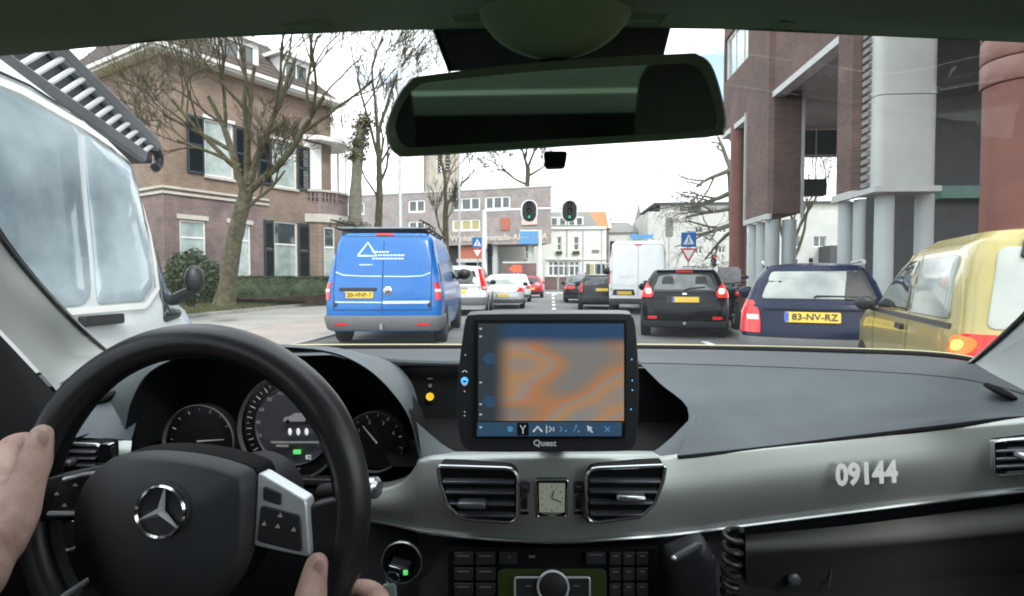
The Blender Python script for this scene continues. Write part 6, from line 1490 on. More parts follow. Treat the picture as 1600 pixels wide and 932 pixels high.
# ------------------------------------------------------------------ instruments
def gauge(cx, cy, rx, Y, ticks, a0, a1, needle=None, r_in=.62):
    c = at(cx, cy, Y); r_ = rx * Y / F; nx = V((0, -1, .05))
    gq = MB().lathe([(r_, 0), (r_ * .2, .001), (.0005, .001)], c + V((0, .012, 0)), nx, 40).build('gauge', 'dial_black', own)
    rg = MB(); rg.lathe([(r_ * .985, 0), (r_ * 1.02, .006), (r_ * 1.0, .008), (r_ * .96, .002)], c, nx, 48, closed=True); rg.build('ring', 'satin_slat' if rx < 70 else 'satin_chrome2', gq)
    mk = MB()
    for i in range(ticks):
        an = R(a0 + (a1 - a0) * i / (ticks - 1)); big = i % 2 == 0; q0 = .80 if big else .84
        mk.tube([c + V((math.sin(an) * r_ * q0, .004, math.cos(an) * r_ * q0)), c + V((math.sin(an) * r_ * .90, .004, math.cos(an) * r_ * .90))], .0009 if big else .0005, 4)
    mk.build('tick_marks', 'dial_mark', gq)
    if needle is not None:
        an = R(needle); MB().tube([c + V((-math.sin(an) * r_ * .1, .001, -math.cos(an) * r_ * .1)), c + V((math.sin(an) * r_ * .66, .001, math.cos(an) * r_ * .66))], [.0016, .0007], 6).build('needle', 'dial_mark', gq)
    return gq, c, r_
mat('satin_chrome2', (.3, .31, .32), .3, .85)
g1, c1_, R1 = gauge(313, 690, 60, .86, 9, -110, 60, 85)
g3, c3_, R3 = gauge(586, 690, 48, .86, 11, -120, 130, -40)
g2, c2_, R2 = gauge(455, 668, 86, .865, 25, -150, 20, None)
sr = MB(); sr.lathe([(R2 * .72, 0), (R2 * .74, .003), (R2 * .76, 0)], c2_ + V((.018 * 0, .008, 0)), (0, -1, .05), 40); sr.build('inner_ring', 'satin_slat', g2)
# numerals round the speed scale
for i, nmb in enumerate(('', '20', '40', '60', '80', '100', '120')):
    if not nmb: continue
    an = R(-128 + i * 22); lettering('numeral', nmb, 'dial_mark', c2_ + V((math.sin(an) * R2 * .67, .003, math.cos(an) * R2 * .67)), (1, 0, 0), (0, .0, 1), .006, g2)
for i in range(1, 5):
    an = R(-60 + (i - 1) * 42); lettering('numeral', str(i), 'dial_mark', c3_ + V((math.sin(an) * R3 * .66, .003, math.cos(an) * R3 * .66)), (1, 0, 0), (0, .0, 1), .006, g3)
def p2(px, py): return at(px, py, .862)
cs = MB(); prof = [(442, 659), (444, 653), (452, 651), (460, 646), (476, 646), (484, 651), (489, 653), (489, 659)]
cs.prism([p2(*q) for q in prof], (0, .001, 0)); cs.build('car_outline', 'dial_mark', g2)
for x in (450, 480): MB().lathe([(.0035, 0), (.0005, .001)], p2(x, 659) + V((0, -.001, 0)), (0, -1, 0), 14).build('car_outline_wheel', 'dial_black', g2)
for x in (453, 466, 479): MB().ball(p2(x, 675), (.0032, .001, .006), 10, 6).build('seat_icon', 'dial_white', g2)
MB().prism(rpoly([p2(423, 693), p2(503, 693), p2(503, 690), p2(423, 690)], .3), (0, .001, 0)).build('divider', 'dial_mark', g2)
MB().prism(rpoly([p2(458, 710), p2(470, 710), p2(470, 703), p2(458, 703)], .2), (0, .001, 0)).build('green_indicator', 'dial_green', g2)
lettering('gear_text', '82', 'dial_white', p2(482, 715), (1, 0, 0), (0, 0, 1), .007, g2)
lettering('distance_text', 'km/h', 'dial_mark', p2(464, 733), (1, 0, 0), (0, 0, 1), .004, g2)
MB().box(p2(441, 697), (.02, .001, .0035)).build('temperature_text', 'dial_mark', g2)
MB().box(at(466, 750, .855), (.20, .02, .012)).build('cluster_shelf', 'black_trim', own, bevel=.003)
# column stalk with silver end seen right of the rim
st = MB().tube([at(505, 770, .70), at(560, 765, .66), at(586, 762, .65)], [.011, .012, .013], 14).build('column_stalk', 'black_trim', own)
MB().tube([at(575, 762, .635), at(588, 762, .633), at(592, 763, .632)], [.012, .012, .008], 16).build('stalk_end', 'satin_chrome', st)

# ------------------------------------------------------------------ steering wheel
WC = V((-.374, .562, .964)); tl_ = .0845
wn = V((0, -math.cos(tl_), math.sin(tl_))); wa = V((1, 0, 0)); wb_ = wn.cross(wa) * -1
wb_ = V((0, math.sin(tl_), math.cos(tl_)))
def wp(px, py, d): return on_plane(px, py, WC + wn * d, wn)
mb = MB(); RR, rr = .172, .0178; rows = []
for i in range(97):
    a = 2 * math.pi * i / 96; rad = wa * math.cos(a) + wb_ * math.sin(a)
    grip = 1 + .10 * max(0, 1 - abs(((math.degrees(a) - 35 + 180) % 360) - 180) / 22) + .10 * max(0, 1 - abs(((math.degrees(a) - 145 + 180) % 360) - 180) / 22)
    rows.append([WC + rad * (RR + rr * grip * math.cos(s)) + wn * (rr * 1.08 * grip * math.sin(s)) for s in [2 * math.pi * j / 24 for j in range(25)]])
sw = mb.sheet(rows).build('steering_wheel', 'wheel_leather', own)
# stitching seam on the inside of the rim
MB().tube([WC + (wa * math.cos(a) + wb_ * math.sin(a)) * (RR - rr * .98) + wn * .006 for a in [2 * math.pi * i / 72 for i in range(72)]], .0012, 5, closed=True).build('rim_seam', 'deep_black', sw)
hub = [(128, 815), (134, 775), (148, 742), (176, 716), (215, 706), (262, 704), (320, 710), (375, 724), (402, 742), (404, 800), (398, 858), (376, 908), (340, 938), (290, 950), (240, 950), (192, 938), (158, 905), (136, 862)]
hub3 = crom([wp(x, y, .022) for x, y in hub], 3, True)
MB().dome(hub3, wn * .020, .55, .90, rings=5).build('airbag_cover', 'airbag_vinyl', sw, ang=70)
MB().dome([WC + (p - WC) * 1.01 - wn * .035 for p in hub3], wn * .03, .1, .98).build('hub_shell', 'deep_black', sw, ang=70)
bc_ = wp(251, 800, .0545)
em = MB(); r_ = .0238
em.lathe([(r_, -.001), (r_ + .0015, .001), (r_, .003), (r_ - .0015, .001)], bc_, wn, 48, closed=True); emo = em.build('star_emblem', 'bright_chrome', sw)
sa = MB(); ra = R(-9)
for k_ in range(3):
    a = math.pi / 2 + k_ * 2 * math.pi / 3 + ra; d = wa * math.cos(a) + wb_ * math.sin(a); e = wa * -math.sin(a) + wb_ * math.cos(a)
    o = len(sa.v); sa.add([bc_ + e * .0042, bc_ - e * .0042, bc_ + d * r_ * .98 - e * .0006, bc_ + d * r_ * .98 + e * .0006, bc_ + wn * .005, bc_ + d * r_ * .98 + wn * .0018], [(0, 4, 5, 3), (4, 1, 2, 5), (0, 3, 2, 1), (2, 3, 5)])
sa.build('star', 'silver_bezel', emo, ang=10)
MB().lathe([(r_ * 1.12, -.006), (r_ * 1.08, .0), (r_ * .9, -.0025), (.001, -.003)], bc_, wn, 40).build('emblem_well', 'airbag_vinyl', emo)
# right spoke with silver bezel and buttons
sp1 = rpoly([wp(403, 738, .026), wp(478, 783, .026), wp(484, 872, .026), wp(396, 853, .026)], .08)
rs = MB().prism(sp1, -wn * .02).build('spoke', 'silver_bezel', sw, bevel=.0015)
MB().prism(rpoly([wp(407, 790, .0285), wp(468, 806, .0285), wp(471, 864, .0285), wp(401, 847, .0285)], .1), -wn * .006).build('button_pad', 'button_black', rs, bevel=.001)
MB().prism(rpoly([wp(411, 760, .0285), wp(438, 772, .0285), wp(438, 791, .0285), wp(410, 782, .0285)], .2), -wn * .006).build('button', 'button_black', rs, bevel=.001)
for px, py in ((437, 806), (412, 819), (433, 823), (458, 828)): MB().prism([wp(px - 4, py + 2, .0292), wp(px + 4, py + 3, .0292), wp(px + 1, py - 4, .0292)], -wn * .0006).build('button_mark', 'dial_mark', rs)
MB().prism(rpoly([wp(480, 790, .018), wp(545, 775, .012), wp(560, 800, .010), wp(562, 900, .010), wp(520, 960, .010), wp(486, 900, .018)], .2), -wn * .018).build('spoke', 'wheel_leather', sw, bevel=.004)
# left spoke
MB().prism(rpoly([wp(40, 760, .010), wp(80, 745, .018), wp(165, 728, .02), wp(150, 815, .02), wp(60, 815, .018), wp(36, 830, .010)], .15), -wn * .018).build('spoke', 'wheel_leather', sw, bevel=.004)
ls = MB().prism(rpoly([wp(94, 748, .026), wp(160, 741, .026), wp(135, 800, .026), wp(78, 800, .026)], .12), -wn * .01).build('button_pad', 'button_black', sw, bevel=.002)
for px, py in ((117, 759), (88, 773), (129, 776), (100, 791)): MB().prism([wp(px - 4, py + 1, .0268), wp(px + 4, py + 1, .0268), wp(px, py - 4, .0268)], -wn * .0006).build('button_mark', 'dial_mark', ls)
MB().tube([wp(100, 749, .027), wp(130, 742, .027), wp(160, 738, .027)], .0022, 6).build('spoke_trim', 'silver_bezel', sw)
MB().tube([wp(76, 803, .027), wp(100, 803, .027), wp(132, 803, .027)], .0026, 6).build('spoke_trim', 'silver_bezel', sw)
MB().prism(rpoly([wp(150, 890, .006), wp(205, 935, .006), wp(170, 1040, .004), wp(60, 1020, .004)], .1), -wn * .015).build('spoke', 'airbag_vinyl', sw, bevel=.003)
MB().tube([wp(90, 938, .010), wp(146, 902, .010)], .003, 8).build('spoke_trim', 'silver_bezel', sw)
MB().lathe([(.001, .09), (.045, .09), (.05, -.0), (.055, -.02)], WC - wn * .13 - wb_ * .03, wn, 24).build('column_shroud', 'black_trim', sw)
# chrome-ringed headlight switch low on the left, seen behind the spoke
ls_ = MB().lathe([(.022, 0), (.022, .006), (.017, .008), (.001, .008)], at(112, 832, .72), (0, -1, .05), 24).build('light_switch', 'satin_chrome2', own); rg = MB(); rg.lathe([(.021, .004), (.024, .007), (.021, .01), (.019, .007)], at(112, 832, .72), (0, -1, .05), 30, closed=True); rg.build('ring', 'silver_bezel', ls_)
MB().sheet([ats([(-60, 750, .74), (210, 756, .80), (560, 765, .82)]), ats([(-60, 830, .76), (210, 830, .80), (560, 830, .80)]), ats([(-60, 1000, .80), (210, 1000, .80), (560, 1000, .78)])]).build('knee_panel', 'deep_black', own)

# ------------------------------------------------------------------ windscreen, pillars, roof lining, mirror
wt = [V((x, .42 - abs(x) * .05, 1.432 - abs(x) ** 2 * .05)) for x in [(-.60 + 1.2 * i / 12) for i in range(13)]]
wb2 = [p + V((0, .012, -.012)) for p in r0]; wb2[0] = at(120, 585, .95); wb2[-1] = at(1590, 600, .93)
wrows = [wb2] + [[a.lerp(b, q) + V((0, .02 * math.sin(math.pi * q), .03 * math.sin(math.pi * q))) for a, b in zip(wb2, wt)] for q in (.2, .4, .6, .8)] + [wt]
MB().sheet(wrows).build('windscreen', 'windscreen_glass', own)
def pillar(E_, m_, i_, nm='a_pillar'): return MB().sheet(smooth([[p + V((0, .012, 0)) for p in E_], E_, m_, i_], 5, 4)).build(nm, 'pillar_fabric', own)
eL = ats([(215, 585, .95), (160, 545, .96), (85, 475, .86), (0, 374, .74)]) + [V((-.63, .52, 1.38)), V((-.60, .40, 1.425))]
mL = ats([(150, 600, .90), (105, 560, .90), (40, 490, .80), (-60, 380, .66)]) + [V((-.63, .48, 1.36)), V((-.60, .34, 1.42))]
iL = ats([(100, 625, .85), (70, 590, .82), (0, 515, .74), (-120, 400, .60)]) + [V((-.66, .42, 1.36)), V((-.62, .30, 1.41))]
pillar(eL, mL, iL)
MB().tube(crom([p + V((.002, .0, .0)) for p in eL], 5), .003, 6).build('glass_edge', 'deep_black', own)
eR = ats([(1490, 588, .95), (1528, 562, .96), (1600, 498, .88), (1700, 395, .75)]) + [V((.63, .52, 1.38)), V((.60, .40, 1.425))]
mR = ats([(1545, 612, .89), (1575, 590, .88), (1650, 535, .80), (1750, 420, .68)]) + [V((.64, .48, 1.36)), V((.60, .34, 1.42))]
iR = ats([(1590, 632, .83), (1630, 612, .80), (1700, 570, .74), (1800, 470, .62)]) + [V((.66, .42, 1.36)), V((.62, .30, 1.41))]
pillar(eR, mR, iR); MB().tube(crom([p + V((-.002, .0, .0)) for p in eR], 5), .003, 6).build('glass_edge', 'deep_black', own)
HX = [-120, 0, 150, 300, 600, 862, 1130, 1350, 1600, 1720]
h0 = ats(zip(HX, [100, 88, 74, 61, 48, 43, 46, 56, 67, 75], [.375, .39, .41, .43, .447, .452, .447, .43, .40, .385]))
hup = [p + V((0, .03, .05)) for p in h0]
h1 = [V((p.x, p.y - .05, p.z + .004)) for p in h0]; h2 = [V((p.x * 1.25, .22, 1.43 - abs(p.x) * .03)) for p in h0]
hrows = [hup, h0, h1, h2] + [[V((p.x / .43 * .58, y, z - abs(p.x / .43) ** 2 * .03)) for p in h0] for y, z in ((-.05, 1.46), (-.7, 1.46), (-1.3, 1.44), (-1.75, 1.38))]
MB().sheet(smooth(hrows[1:], 3, 3)).build('headliner', 'headliner', own)
MB().sheet([hup, h0]).build('header_rail', 'headliner', own)
for sg in (-1, 1):
    MB().sheet([[V((sg * .58, y, 1.43 - (.03 if y > -1 else .06))) for y in (.42, .1, -.7, -1.75)], [V((sg * .66, y, 1.36)) for y in (.46, .1, -.7, -1.7)]]).build('cant_rail', 'headliner', own)
# overhead console and sensor dome
oc = MB().prism(ats([(655, -30, .40), (700, 38, .438), (1035, 38, .438), (1085, -30, .40)]), (0, .0, .012)).build('overhead_console', 'console_green', own, bevel=.004)
for a, b in (((668, -20), (712, 40)), ((1078, -20), (1030, 40))): MB().tube([at(*a, .405), at(*b, .44)], .0016, 6).build('console_edge', 'headliner', oc)
MB().ball(at(868, -2, .428), (.058, .022, .044), 32, 20).build('sensor_dome', 'console_green', own)
MB().prism(ats([(681, 36, .462), (1050, 36, .462), (1036, 92, .478), (704, 112, .478)]), (0, .006, .006)).build('sensor_shade', 'deep_black2', own) if mat('deep_black2', (.03, .035, .034), .5) else None
MB().tube([at(680, 46, .455), at(704, 112, .472)], .0022, 6).build('shade_edge', 'deep_black', own)
for px in (478, 1252): MB().box(at(px, 36 if px > 900 else 41, .43), (.035, .012, .004)).build('visor_clip', 'console_green', own, bevel=.001)
mn = V((math.sin(R(2)), -math.cos(R(2)), -.195)).normalized(); mp0 = at(870, 165, .42)
def mpt(px, py, d=0): return on_plane(px, py, mp0 + mn * d, mn)
mo = [(607, 222), (605, 195), (618, 158), (640, 128), (672, 118), (860, 97), (1060, 85), (1090, 87), (1110, 102), (1124, 140), (1133, 184), (1130, 204), (1105, 215), (870, 230), (660, 244), (622, 243)]
mo3 = crom([mpt(*p) for p in mo], 3, True)
rm = MB().dome([p - mn * .006 for p in mo3], -mn * .026, .3, .82, rings=4).build('rearview_mirror', 'mirror_case', own, ang=70)
c_ = sum(mo3, V()) / len(mo3)
in3 = [c_ + V(((p - c_).x * .945, (p - c_).y * .945, (p - c_).z * .80)) for p in mo3]
fr_b = MB(); fr_b.sheet([[p - mn * .006 for p in mo3 + mo3[:1]], [p + mn * .002 for p in mo3 + mo3[:1]], [p + mn * .004 for p in [c_ + (q - c_) * .985 for q in mo3 + mo3[:1]]], [p + mn * .001 for p in in3 + in3[:1]]]); fr_b.build('frame', 'mirror_case', rm, ang=60)
MB().add([p + mn * .0008 for p in in3], [tuple(range(len(in3)))]).build('glass', 'mirror_glass', rm)
MB().prism(rpoly(ats([(849, 236, .425), (887, 236, .425), (883, 260, .428), (851, 261, .428)]), .25), (0, .012, 0)).build('sensor_nub', 'deep_black', rm, bevel=.001)
MB().tube([at(868, 60, .44), mp0 - mn * .02 + V((0, 0, .02))], [.016, .012], 14).build('stem', 'deep_black', rm)
# doors, side glass, seats, back of the cabin, bonnet, floor
for sg in (-1, 1):
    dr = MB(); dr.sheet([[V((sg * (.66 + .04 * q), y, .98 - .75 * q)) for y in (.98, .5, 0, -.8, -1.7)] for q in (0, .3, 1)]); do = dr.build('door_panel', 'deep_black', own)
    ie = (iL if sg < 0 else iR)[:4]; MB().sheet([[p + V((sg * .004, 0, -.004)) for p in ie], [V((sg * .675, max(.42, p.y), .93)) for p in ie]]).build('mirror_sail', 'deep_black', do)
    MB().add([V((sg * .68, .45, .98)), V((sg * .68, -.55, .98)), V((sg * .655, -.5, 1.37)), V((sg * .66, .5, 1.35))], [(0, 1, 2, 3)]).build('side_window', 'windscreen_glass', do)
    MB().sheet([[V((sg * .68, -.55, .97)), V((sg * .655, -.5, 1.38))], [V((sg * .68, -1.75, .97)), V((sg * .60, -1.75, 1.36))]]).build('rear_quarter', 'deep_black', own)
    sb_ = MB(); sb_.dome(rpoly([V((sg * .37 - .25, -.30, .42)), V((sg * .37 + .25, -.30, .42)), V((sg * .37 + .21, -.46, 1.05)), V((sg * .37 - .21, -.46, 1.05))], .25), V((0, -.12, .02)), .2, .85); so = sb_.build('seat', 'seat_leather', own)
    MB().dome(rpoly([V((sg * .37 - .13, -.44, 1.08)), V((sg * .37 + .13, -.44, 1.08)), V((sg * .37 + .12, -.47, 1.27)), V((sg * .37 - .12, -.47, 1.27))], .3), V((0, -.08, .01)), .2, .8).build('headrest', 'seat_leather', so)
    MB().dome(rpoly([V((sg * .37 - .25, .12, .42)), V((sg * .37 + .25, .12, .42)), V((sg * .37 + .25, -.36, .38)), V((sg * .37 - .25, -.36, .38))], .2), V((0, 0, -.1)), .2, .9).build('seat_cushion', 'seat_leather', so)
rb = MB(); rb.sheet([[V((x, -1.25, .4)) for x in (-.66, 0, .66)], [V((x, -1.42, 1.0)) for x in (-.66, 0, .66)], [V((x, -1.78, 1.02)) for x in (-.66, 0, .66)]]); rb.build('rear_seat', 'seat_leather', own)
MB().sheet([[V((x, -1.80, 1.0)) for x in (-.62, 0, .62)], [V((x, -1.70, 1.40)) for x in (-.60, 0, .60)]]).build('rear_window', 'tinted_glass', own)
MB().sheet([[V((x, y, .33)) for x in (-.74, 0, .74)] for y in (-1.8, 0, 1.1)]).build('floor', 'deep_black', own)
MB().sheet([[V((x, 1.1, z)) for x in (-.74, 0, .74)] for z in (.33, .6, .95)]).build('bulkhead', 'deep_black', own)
mat('own_paint', (.55, .57, .58), .3, .2, coat=.6)
MB().sheet(smooth([[V((x, 1.24 - abs(x) * .25, .985 - abs(x) * .03)) for x in (-.85, -.5, 0, .5, .85)], [V((x, 1.8, .90 - x * x * .06)) for x in (-.88, -.5, 0, .5, .88)], [V((x, 2.25 - x * x * .2, .74)) for x in (-.85, -.5, 0, .5, .85)], [V((x, 2.32 - x * x * .2, .3)) for x in (-.85, -.5, 0, .5, .85)]], 3, 3)).build('bonnet', 'own_paint', own)
MB().sheet(smooth([[V((x * .72, y, z - abs(x) ** 2 * .05)) for x in (-.9, -.5, 0, .5, .9)] for y, z in ((.44, 1.455), (0, 1.49), (-.8, 1.49), (-1.8, 1.42))], 3, 3)).build('roof', 'own_paint', own)
for sg in (-1, 1): MB().sheet([[V((sg * .90, y, .98)) for y in (1.15, 0, -1.8, -2.4)], [V((sg * .93, y, .6)) for y in (1.15, 0, -1.8, -2.5)], [V((sg * .9, y, .28)) for y in (1.15, 0, -1.8, -2.4)]]).build('body_side', 'own_paint', own); MB().sheet([[V((sg * .66, y, .975)) for y in (1.1, -1.8)], [V((sg * .90, y, .97)) for y in (1.1, -1.8)]]).build('waist_ledge', 'deep_black', own); MB().sheet([[V((sg * .90, 1.15, .97)), V((sg * .88, 1.8, .88)), V((sg * .85, 2.25, .73))], [V((sg * .92, 1.15, .3)), V((sg * .9, 1.8, .3)), V((sg * .86, 2.25, .3))]]).build('wing', 'own_paint', own)
MB().sheet([[V((x, -1.80, .99)) for x in (-.88, 0, .88)], [V((x, -2.45, .95)) for x in (-.85, 0, .85)], [V((x, -2.55, .3)) for x in (-.85, 0, .85)]]).build('boot_lid', 'own_paint', own)
for x in (-.8, .8):
    for y in (1.75, -1.6): wheel(own, x, y, .32, .22)

# ------------------------------------------------------------------ terminal fixed to the dash
tm_ = thing('data_terminal', 'black in-car data terminal with a blurred map on its lit screen', 'screen', (0, 0, 0))
def tp(px, py, d=0): return at(px, py, .70 - (py - 490) / 215 * .02 - d)
to = [(722, 510), (727, 494), (742, 489), (862, 488), (975, 488), (989, 492), (996, 508), (1001, 580), (1001, 640), (997, 690), (990, 704), (972, 708), (862, 709), (745, 709), (727, 705), (716, 690), (711, 640), (713, 580)]
to3 = crom([tp(*p) for p in to], 2, True)
MB().dome([p + V((0, .045, 0)) for p in to3], V((0, -.045, 0)), .0, .975, rings=4).build('case', 'case_black', tm_, ang=60)
MB().prism(rpoly([tp(741, 500, .002), tp(979, 500, .002), tp(977, 686, .002), tp(738, 686, .002)], .03), (0, .006, 0)).build('bezel', 'deep_black', tm_)
MB().sheet([[tp(747 + 228 * i / 8, 506 + 152 * j / 6, .0032) for i in range(9)] for j in range(7)]).build('screen', 'map_screen', tm_)
MB().prism([tp(746, 660, .003), tp(972, 660, .003), tp(971, 682, .003), tp(745, 682, .003)], (0, .001, 0)).build('tool_bar', 'icon_bar', tm_)
for i, px in enumerate((797, 817, 840, 860, 880, 901, 922, 949)):
    k_ = MB().prism(rpoly([tp(px - 9, 661, .0034), tp(px + 9, 661, .0034), tp(px + 9, 681, .0034), tp(px - 9, 681, .0034)], .1), (0, .0005, 0)).build('screen_button', 'deep_black' if i == 1 else 'icon_bar', tm_)
    ic_ = MB(); P_ = lambda dx, dy: tp(px + dx, 671 + dy, .004)
    def ln(*pts, r=.0007, m_='icon_pale'): ic_.tube([P_(*q) for q in pts], r, 5)
    if i == 0: ic_.ball(P_(0, 0), (.0035, .0006, .0035), 10, 6)
    elif i == 1: ln((-4, -6), (0, 0), (4, -6)); ln((0, 0), (0, 7))
    elif i == 2: ln((-7, 4), (0, -4), (7, 4), r=.0013)
    elif i == 3: ln((-6, -6), (-6, 6)); ln((-2, -4), (2, 0), (-2, 4)); ln((5, -3), (5, 3))
    elif i == 4: ln((-5, -4), (-2, 0), (-5, 4)); ic_.ball(P_(4, 3), .0012, 8, 6)
    elif i == 5: ln((-5, 4), (0, -5)); ic_.ball(P_(3, 4), .0012, 8, 6); ic_.ball(P_(-1, -5), .0012, 8, 6)
    elif i == 6: ic_.prism([P_(-5, -6), P_(4, -2), P_(1, 0), P_(5, 5), P_(3, 6), P_(-1, 2), P_(-3, 4)], (0, .0005, 0))
    else: ln((-4, -4), (4, 4)); ln((-4, 4), (4, -4))
    ic_.build('icon', 'icon_pale' if i not in (0, 4, 5, 7) else 'icon_blue', k_)
for py in (561, 628): MB().prism([tp(752, py, .0042), tp(762, py - 9, .0042), tp(774, py - 9, .0042), tp(774, py + 9, .0042), tp(762, py + 9, .0042)], (0, .0004, 0)).build('scroll_arrow', 'icon_bar', tm_)
for py in (514, 526, 598, 632, 648, 668): MB().box(tp(751, py, .0042), (.003, .0005, .0018)).build('side_mark', 'icon_pale', tm_)
MB().lathe([(.0045, 0), (.0045, .0015), (.0025, .0015), (.0025, 0)], tp(726, 595, .0), (0, -1, 0), 20).build('power_button', 'led_blue', tm_)
for px, py in ((727, 555), (726, 612), (726, 644), (726, 650), (987, 562), (988, 595), (988, 610), (986, 640)): MB().ball(tp(px, py, .0), (.0009, .0008, .0009), 8, 6).build('indicator', 'icon_pale' if px < 900 else 'led_blue', tm_)
for dy in (-13, 11):
    MB().tube([tp(722, 592 + dy + 3 * (1 if dy < 0 else -1), .0005), tp(726, 592 + dy, .0005), tp(730, 592 + dy + 3 * (1 if dy < 0 else -1), .0005)], .0006, 5).build('arrow_mark', 'icon_pale', tm_)
lettering('lettering', 'Quest', 'decal_white', tp(851, 693, .0015), (1, 0, 0), (0, -.06, 1), .0072, tm_, width=.028, bold=.03)
MB().tube([tp(862, 640, -.05), at(862, 690, .80)], .018, 12).build('mounting_arm', 'case_black', tm_)

# ------------------------------------------------------------------ radio handset with coiled cord
hs_ = thing('radio_handset', 'black radio hand microphone hanging in its holder right of the car radio', 'microphone', (0, 0, 0))
hp_ = [(1034, 862), (1052, 846), (1088, 833), (1100, 842), (1112, 870), (1116, 930), (1112, 990), (1052, 990), (1044, 930)]
MB().dome(crom([at(x, y, .73) for x, y in hp_], 3, True), V((0, -.026, .004)), .12, .86, rings=4).build('body', 'case_black', hs_, ang=60)
MB().tube([at(1052, 874, .702), at(1092, 852, .702)], .0045, 8).build('talk_bar', 'satin_slat', hs_); MB().ball(at(1053, 873, .698), .004, 10, 8).build('button', 'satin_chrome', hs_)
MB().bx(at(1075, 900, .76).x - .03, at(1075, 900, .76).x + .03, .735, .77, at(1075, 950, .75).z, at(1075, 860, .75).z).build('holder', 'black_trim', hs_, bevel=.004)
cc = thing('coiled_cord', 'black coiled cord hanging beside the radio hand microphone', 'cord', (0, 0, 0))
pts = []
for i in range(181):
    q = i / 180; c = at(1146 - 4 * math.sin(q * 3), 828 + 170 * q, .735 + .01 * math.sin(q * 3)); a = q * 2 * math.pi * 9.5
    pts.append(c + V((math.cos(a) * .0105, math.sin(a) * .0105, 0)))
MB().tube(pts, .0036, 7).build('coil', 'cord_black', cc)
# ------------------------------------------------------------------ key and fob
ky = thing('car_key', 'chrome-tipped car key in the ignition lock with a pale green fob hanging from it', 'key', (0, 0, 0))
MB().box(ic + V((.0, -.014, 0)), (.026, .024, .011), rot=Matrix.Rotation(.25, 3, 'Y')).build('head', 'case_black', ky, bevel=.003)
MB().box(ic + V((-.004, -.0275, .003)), (.016, .004, .007), rot=Matrix.Rotation(.25, 3, 'Y')).build('end_cap', 'bright_chrome', ky, bevel=.001)
MB().box(ic + V((.011, -.0265, -.002)), (.006, .003, .006)).build('green_tab', 'dial_green', ky, bevel=.0005)
MB().tube([ic + V((-.008, -.022, -.004)) + V((math.cos(a) * .009, 0, math.sin(a) * .009 - .009)) for a in [2 * math.pi * i / 20 for i in range(20)]], .0012, 6, closed=True).build('ring', 'satin_chrome', ky)
MB().prism(rpoly([ic + V((-.022, -.024, -.022)), ic + V((-.004, -.024, -.020)), ic + V((-.001, -.022, -.068)), ic + V((-.025, -.022, -.070))], .2), (0, .005, 0)).build('fob', 'fob_green', ky, bevel=.001)

# ------------------------------------------------------------------ driver
dr_ = thing('person', 'driver in a dark jacket with both bare hands on the steering wheel', 'person', (0, 0, 0))
def caps(mb, nodes):
    """tapered limb through (point, radius) nodes"""
    ps = [V(p) for p, r_ in nodes]; rs = [r_ for p, r_ in nodes]
    if len(ps) > 2:
        ps2 = crom(ps, 4); rs2 = [rs[i // 4] + (rs[min(i // 4 + 1, len(rs) - 1)] - rs[i // 4]) * (i % 4) / 4 for i in range(len(ps2))]
    else: ps2, rs2 = ps, rs
    mb.tube(ps2, rs2, 14); mb.ball(ps[0], rs[0] * .998, 14, 10); mb.ball(ps[-1], rs[-1] * .998, 14, 10)
bm2 = MB()
L_ = lambda px, py, Y, r_: (at(px, py, Y), r_)
# left hand on the rim at nine o'clock
lw = at(-50, 905, .43)
caps(bm2, [(V((-.62, .12, .80)), .042), (lw.lerp(V((-.62, .12, .80)), .4), .036), (lw, .027)])
caps(bm2, [(lw, .027), L_(-22, 842, .46, .027), L_(0, 790, .50, .024)])
caps(bm2, [(lw, .024), L_(-45, 830, .48, .026), L_(-22, 760, .545, .020)])
caps(bm2, [L_(-8, 850, .455, .023), L_(20, 806, .475, .0205), L_(34, 775, .488, .0172), L_(47, 745, .50, .0140), L_(54, 722, .511, .0150), L_(60, 700, .518, .0126), L_(65, 680, .525, .0108)])
caps(bm2, [L_(-8, 795, .505, .019), L_(0, 745, .545, .0150), L_(15, 700, .585, .0125), L_(45, 690, .605, .0108), L_(72, 700, .60, .0095)])
caps(bm2, [L_(-25, 780, .53, .017), L_(-22, 735, .57, .0140), L_(0, 722, .60, .0118), L_(40, 728, .612, .0108), L_(66, 735, .60, .0095)])
caps(bm2, [L_(-35, 800, .53, .016), L_(-30, 770, .57, .0130), L_(0, 765, .60, .0112), L_(40, 765, .61, .0105), L_(60, 770, .595, .0090)])
caps(bm2, [L_(-35, 830, .52, .015), L_(-28, 810, .56, .0115), L_(0, 806, .595, .0100), L_(34, 804, .602, .0090), L_(52, 808, .59, .0082)])
# right hand low on the rim
rw_ = at(500, 1120, .42)
caps(bm2, [(V((-.16, .12, .74)), .042), (rw_.lerp(V((-.16, .12, .74)), .4), .035), (rw_, .027)])
caps(bm2, [(rw_, .026), L_(540, 1050, .47, .026), L_(575, 1000, .52, .020)])
caps(bm2, [(rw_, .025), L_(560, 1080, .48, .024), L_(590, 1040, .53, .019)])
caps(bm2, [L_(492, 1080, .445, .021), L_(478, 1010, .47, .018), L_(483, 960, .49, .0138), L_(486, 932, .500, .0150), L_(490, 906, .510, .0128), L_(495, 882, .519, .0112)])
caps(bm2, [L_(575, 1000, .52, .017), L_(592, 950, .56, .0138), L_(578, 926, .59, .0122), L_(550, 922, .605, .0108), L_(530, 930, .60, .0095)])
caps(bm2, [L_(588, 1010, .53, .016), L_(606, 985, .57, .0135), L_(588, 965, .60, .0118), L_(555, 962, .61, .0106), L_(535, 968, .60, .0095)])
caps(bm2, [L_(590, 1035, .53, .015), L_(604, 1020, .57, .0125), L_(586, 1004, .60, .0110), L_(552, 1002, .605, .0100), L_(535, 1008, .595, .0090)])
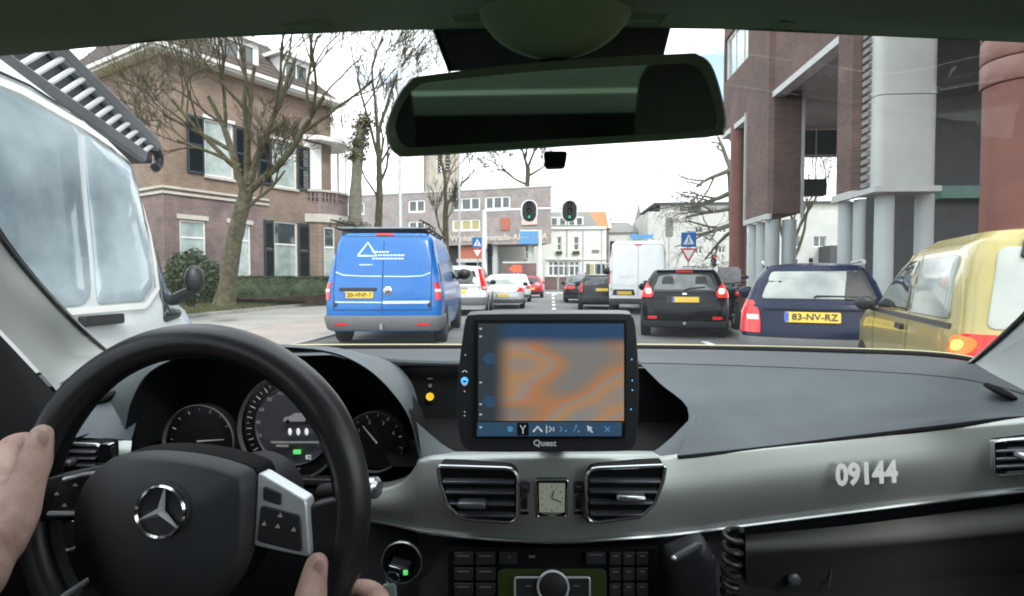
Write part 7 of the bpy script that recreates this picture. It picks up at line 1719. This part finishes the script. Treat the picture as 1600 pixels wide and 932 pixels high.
caps(bm2, [L_(585, 1065, .52, .014), L_(596, 1055, .56, .0112), L_(580, 1042, .59, .0098), L_(552, 1040, .595, .0090), L_(538, 1046, .588, .0080)])
# arms, torso, neck and head
hx_ = V((-.37, -.22, 1.24))
for sg, el in ((-1, V((-.62, .12, .80))), (1, V((-.16, .12, .74)))): caps(bm2, [(V((-.37 + sg * .17, -.22, 1.03)), .055), (el, .042)])
caps(bm2, [(V((-.37, -.18, .5)), .14), (V((-.37, -.22, .8)), .14), (V((-.37, -.24, 1.0)), .12)]); caps(bm2, [(V((-.54, -.22, 1.03)), .055), (V((-.20, -.22, 1.03)), .055)])
caps(bm2, [(V((-.37, -.24, 1.0)), .065), (V((-.37, -.22, 1.14)), .055)])
bm2.ball(hx_, (.075, .095, .115), 24, 16); bm2.ball(hx_ + V((0, .035, -.06)), (.055, .06, .06), 18, 12); bm2.ball(hx_ + V((0, .095, -.02)), (.015, .022, .025)); bm2.ball(hx_ + V((0, .085, -.065)), (.026, .012, .010))
for sg in (-1, 1): bm2.ball(hx_ + V((sg * .076, -.005, -.01)), (.012, .02, .032)); bm2.ball(hx_ + V((sg * .03, .078, .022)), (.018, .014, .008))
def remesh(o, vox, it=4):
    r_ = o.modifiers.new('r', 'REMESH'); r_.mode = 'VOXEL'; r_.voxel_size = vox; r_.use_smooth_shade = True
    s_ = o.modifiers.new('s', 'SMOOTH'); s_.factor = .5; s_.iterations = it
    bpy.context.view_layer.update()
    me = bpy.data.meshes.new_from_object(o.evaluated_get(bpy.context.evaluated_depsgraph_get())); o.modifiers.clear(); o.data = me; return o
bo = remesh(bm2.build('body', 'skin', dr_), .0032, 5)
jk = MB()
for sg, el, wr_ in ((-1, V((-.62, .12, .80)), lw), (1, V((-.16, .12, .74)), rw_)): caps(jk, [(V((-.37 + sg * .17, -.22, 1.03)), .07), (el, .056), (el.lerp(wr_, .72), .043)])
caps(jk, [(V((-.37, -.18, .5)), .17), (V((-.37, -.22, .8)), .165), (V((-.37, -.24, .98)), .135)]); caps(jk, [(V((-.54, -.22, 1.02)), .07), (V((-.20, -.22, 1.02)), .07)])
remesh(jk.build('jacket', 'jacket', dr_), .008, 3)
hr = MB().ball(hx_ + V((0, -.018, .022)), (.083, .092, .105), 24, 16); ho = hr.build('hair', 'hair', dr_)
for sg in (-1, 1): MB().ball(hx_ + V((sg * .03, .082, .006)), (.012, .009, .008)).build('eye', 'decal_white', dr_); MB().ball(hx_ + V((sg * .03, .0895, .006)), (.005, .003, .005)).build('iris', 'deep_black', dr_)
def nail(px, py, Y, an):
    c = at(px, py, Y); rot = Matrix.Rotation(an, 3, 'Y'); MB().ball(c, (.0062, .0018, .0085), 14, 8, rot=rot).build('thumbnail', 'nail', dr_, ang=180)
nail(68, 683, .5135, .1); nail(499, 886, .507, .15)
for o in list(bpy.data.objects):
    if o.parent is dr_: pass
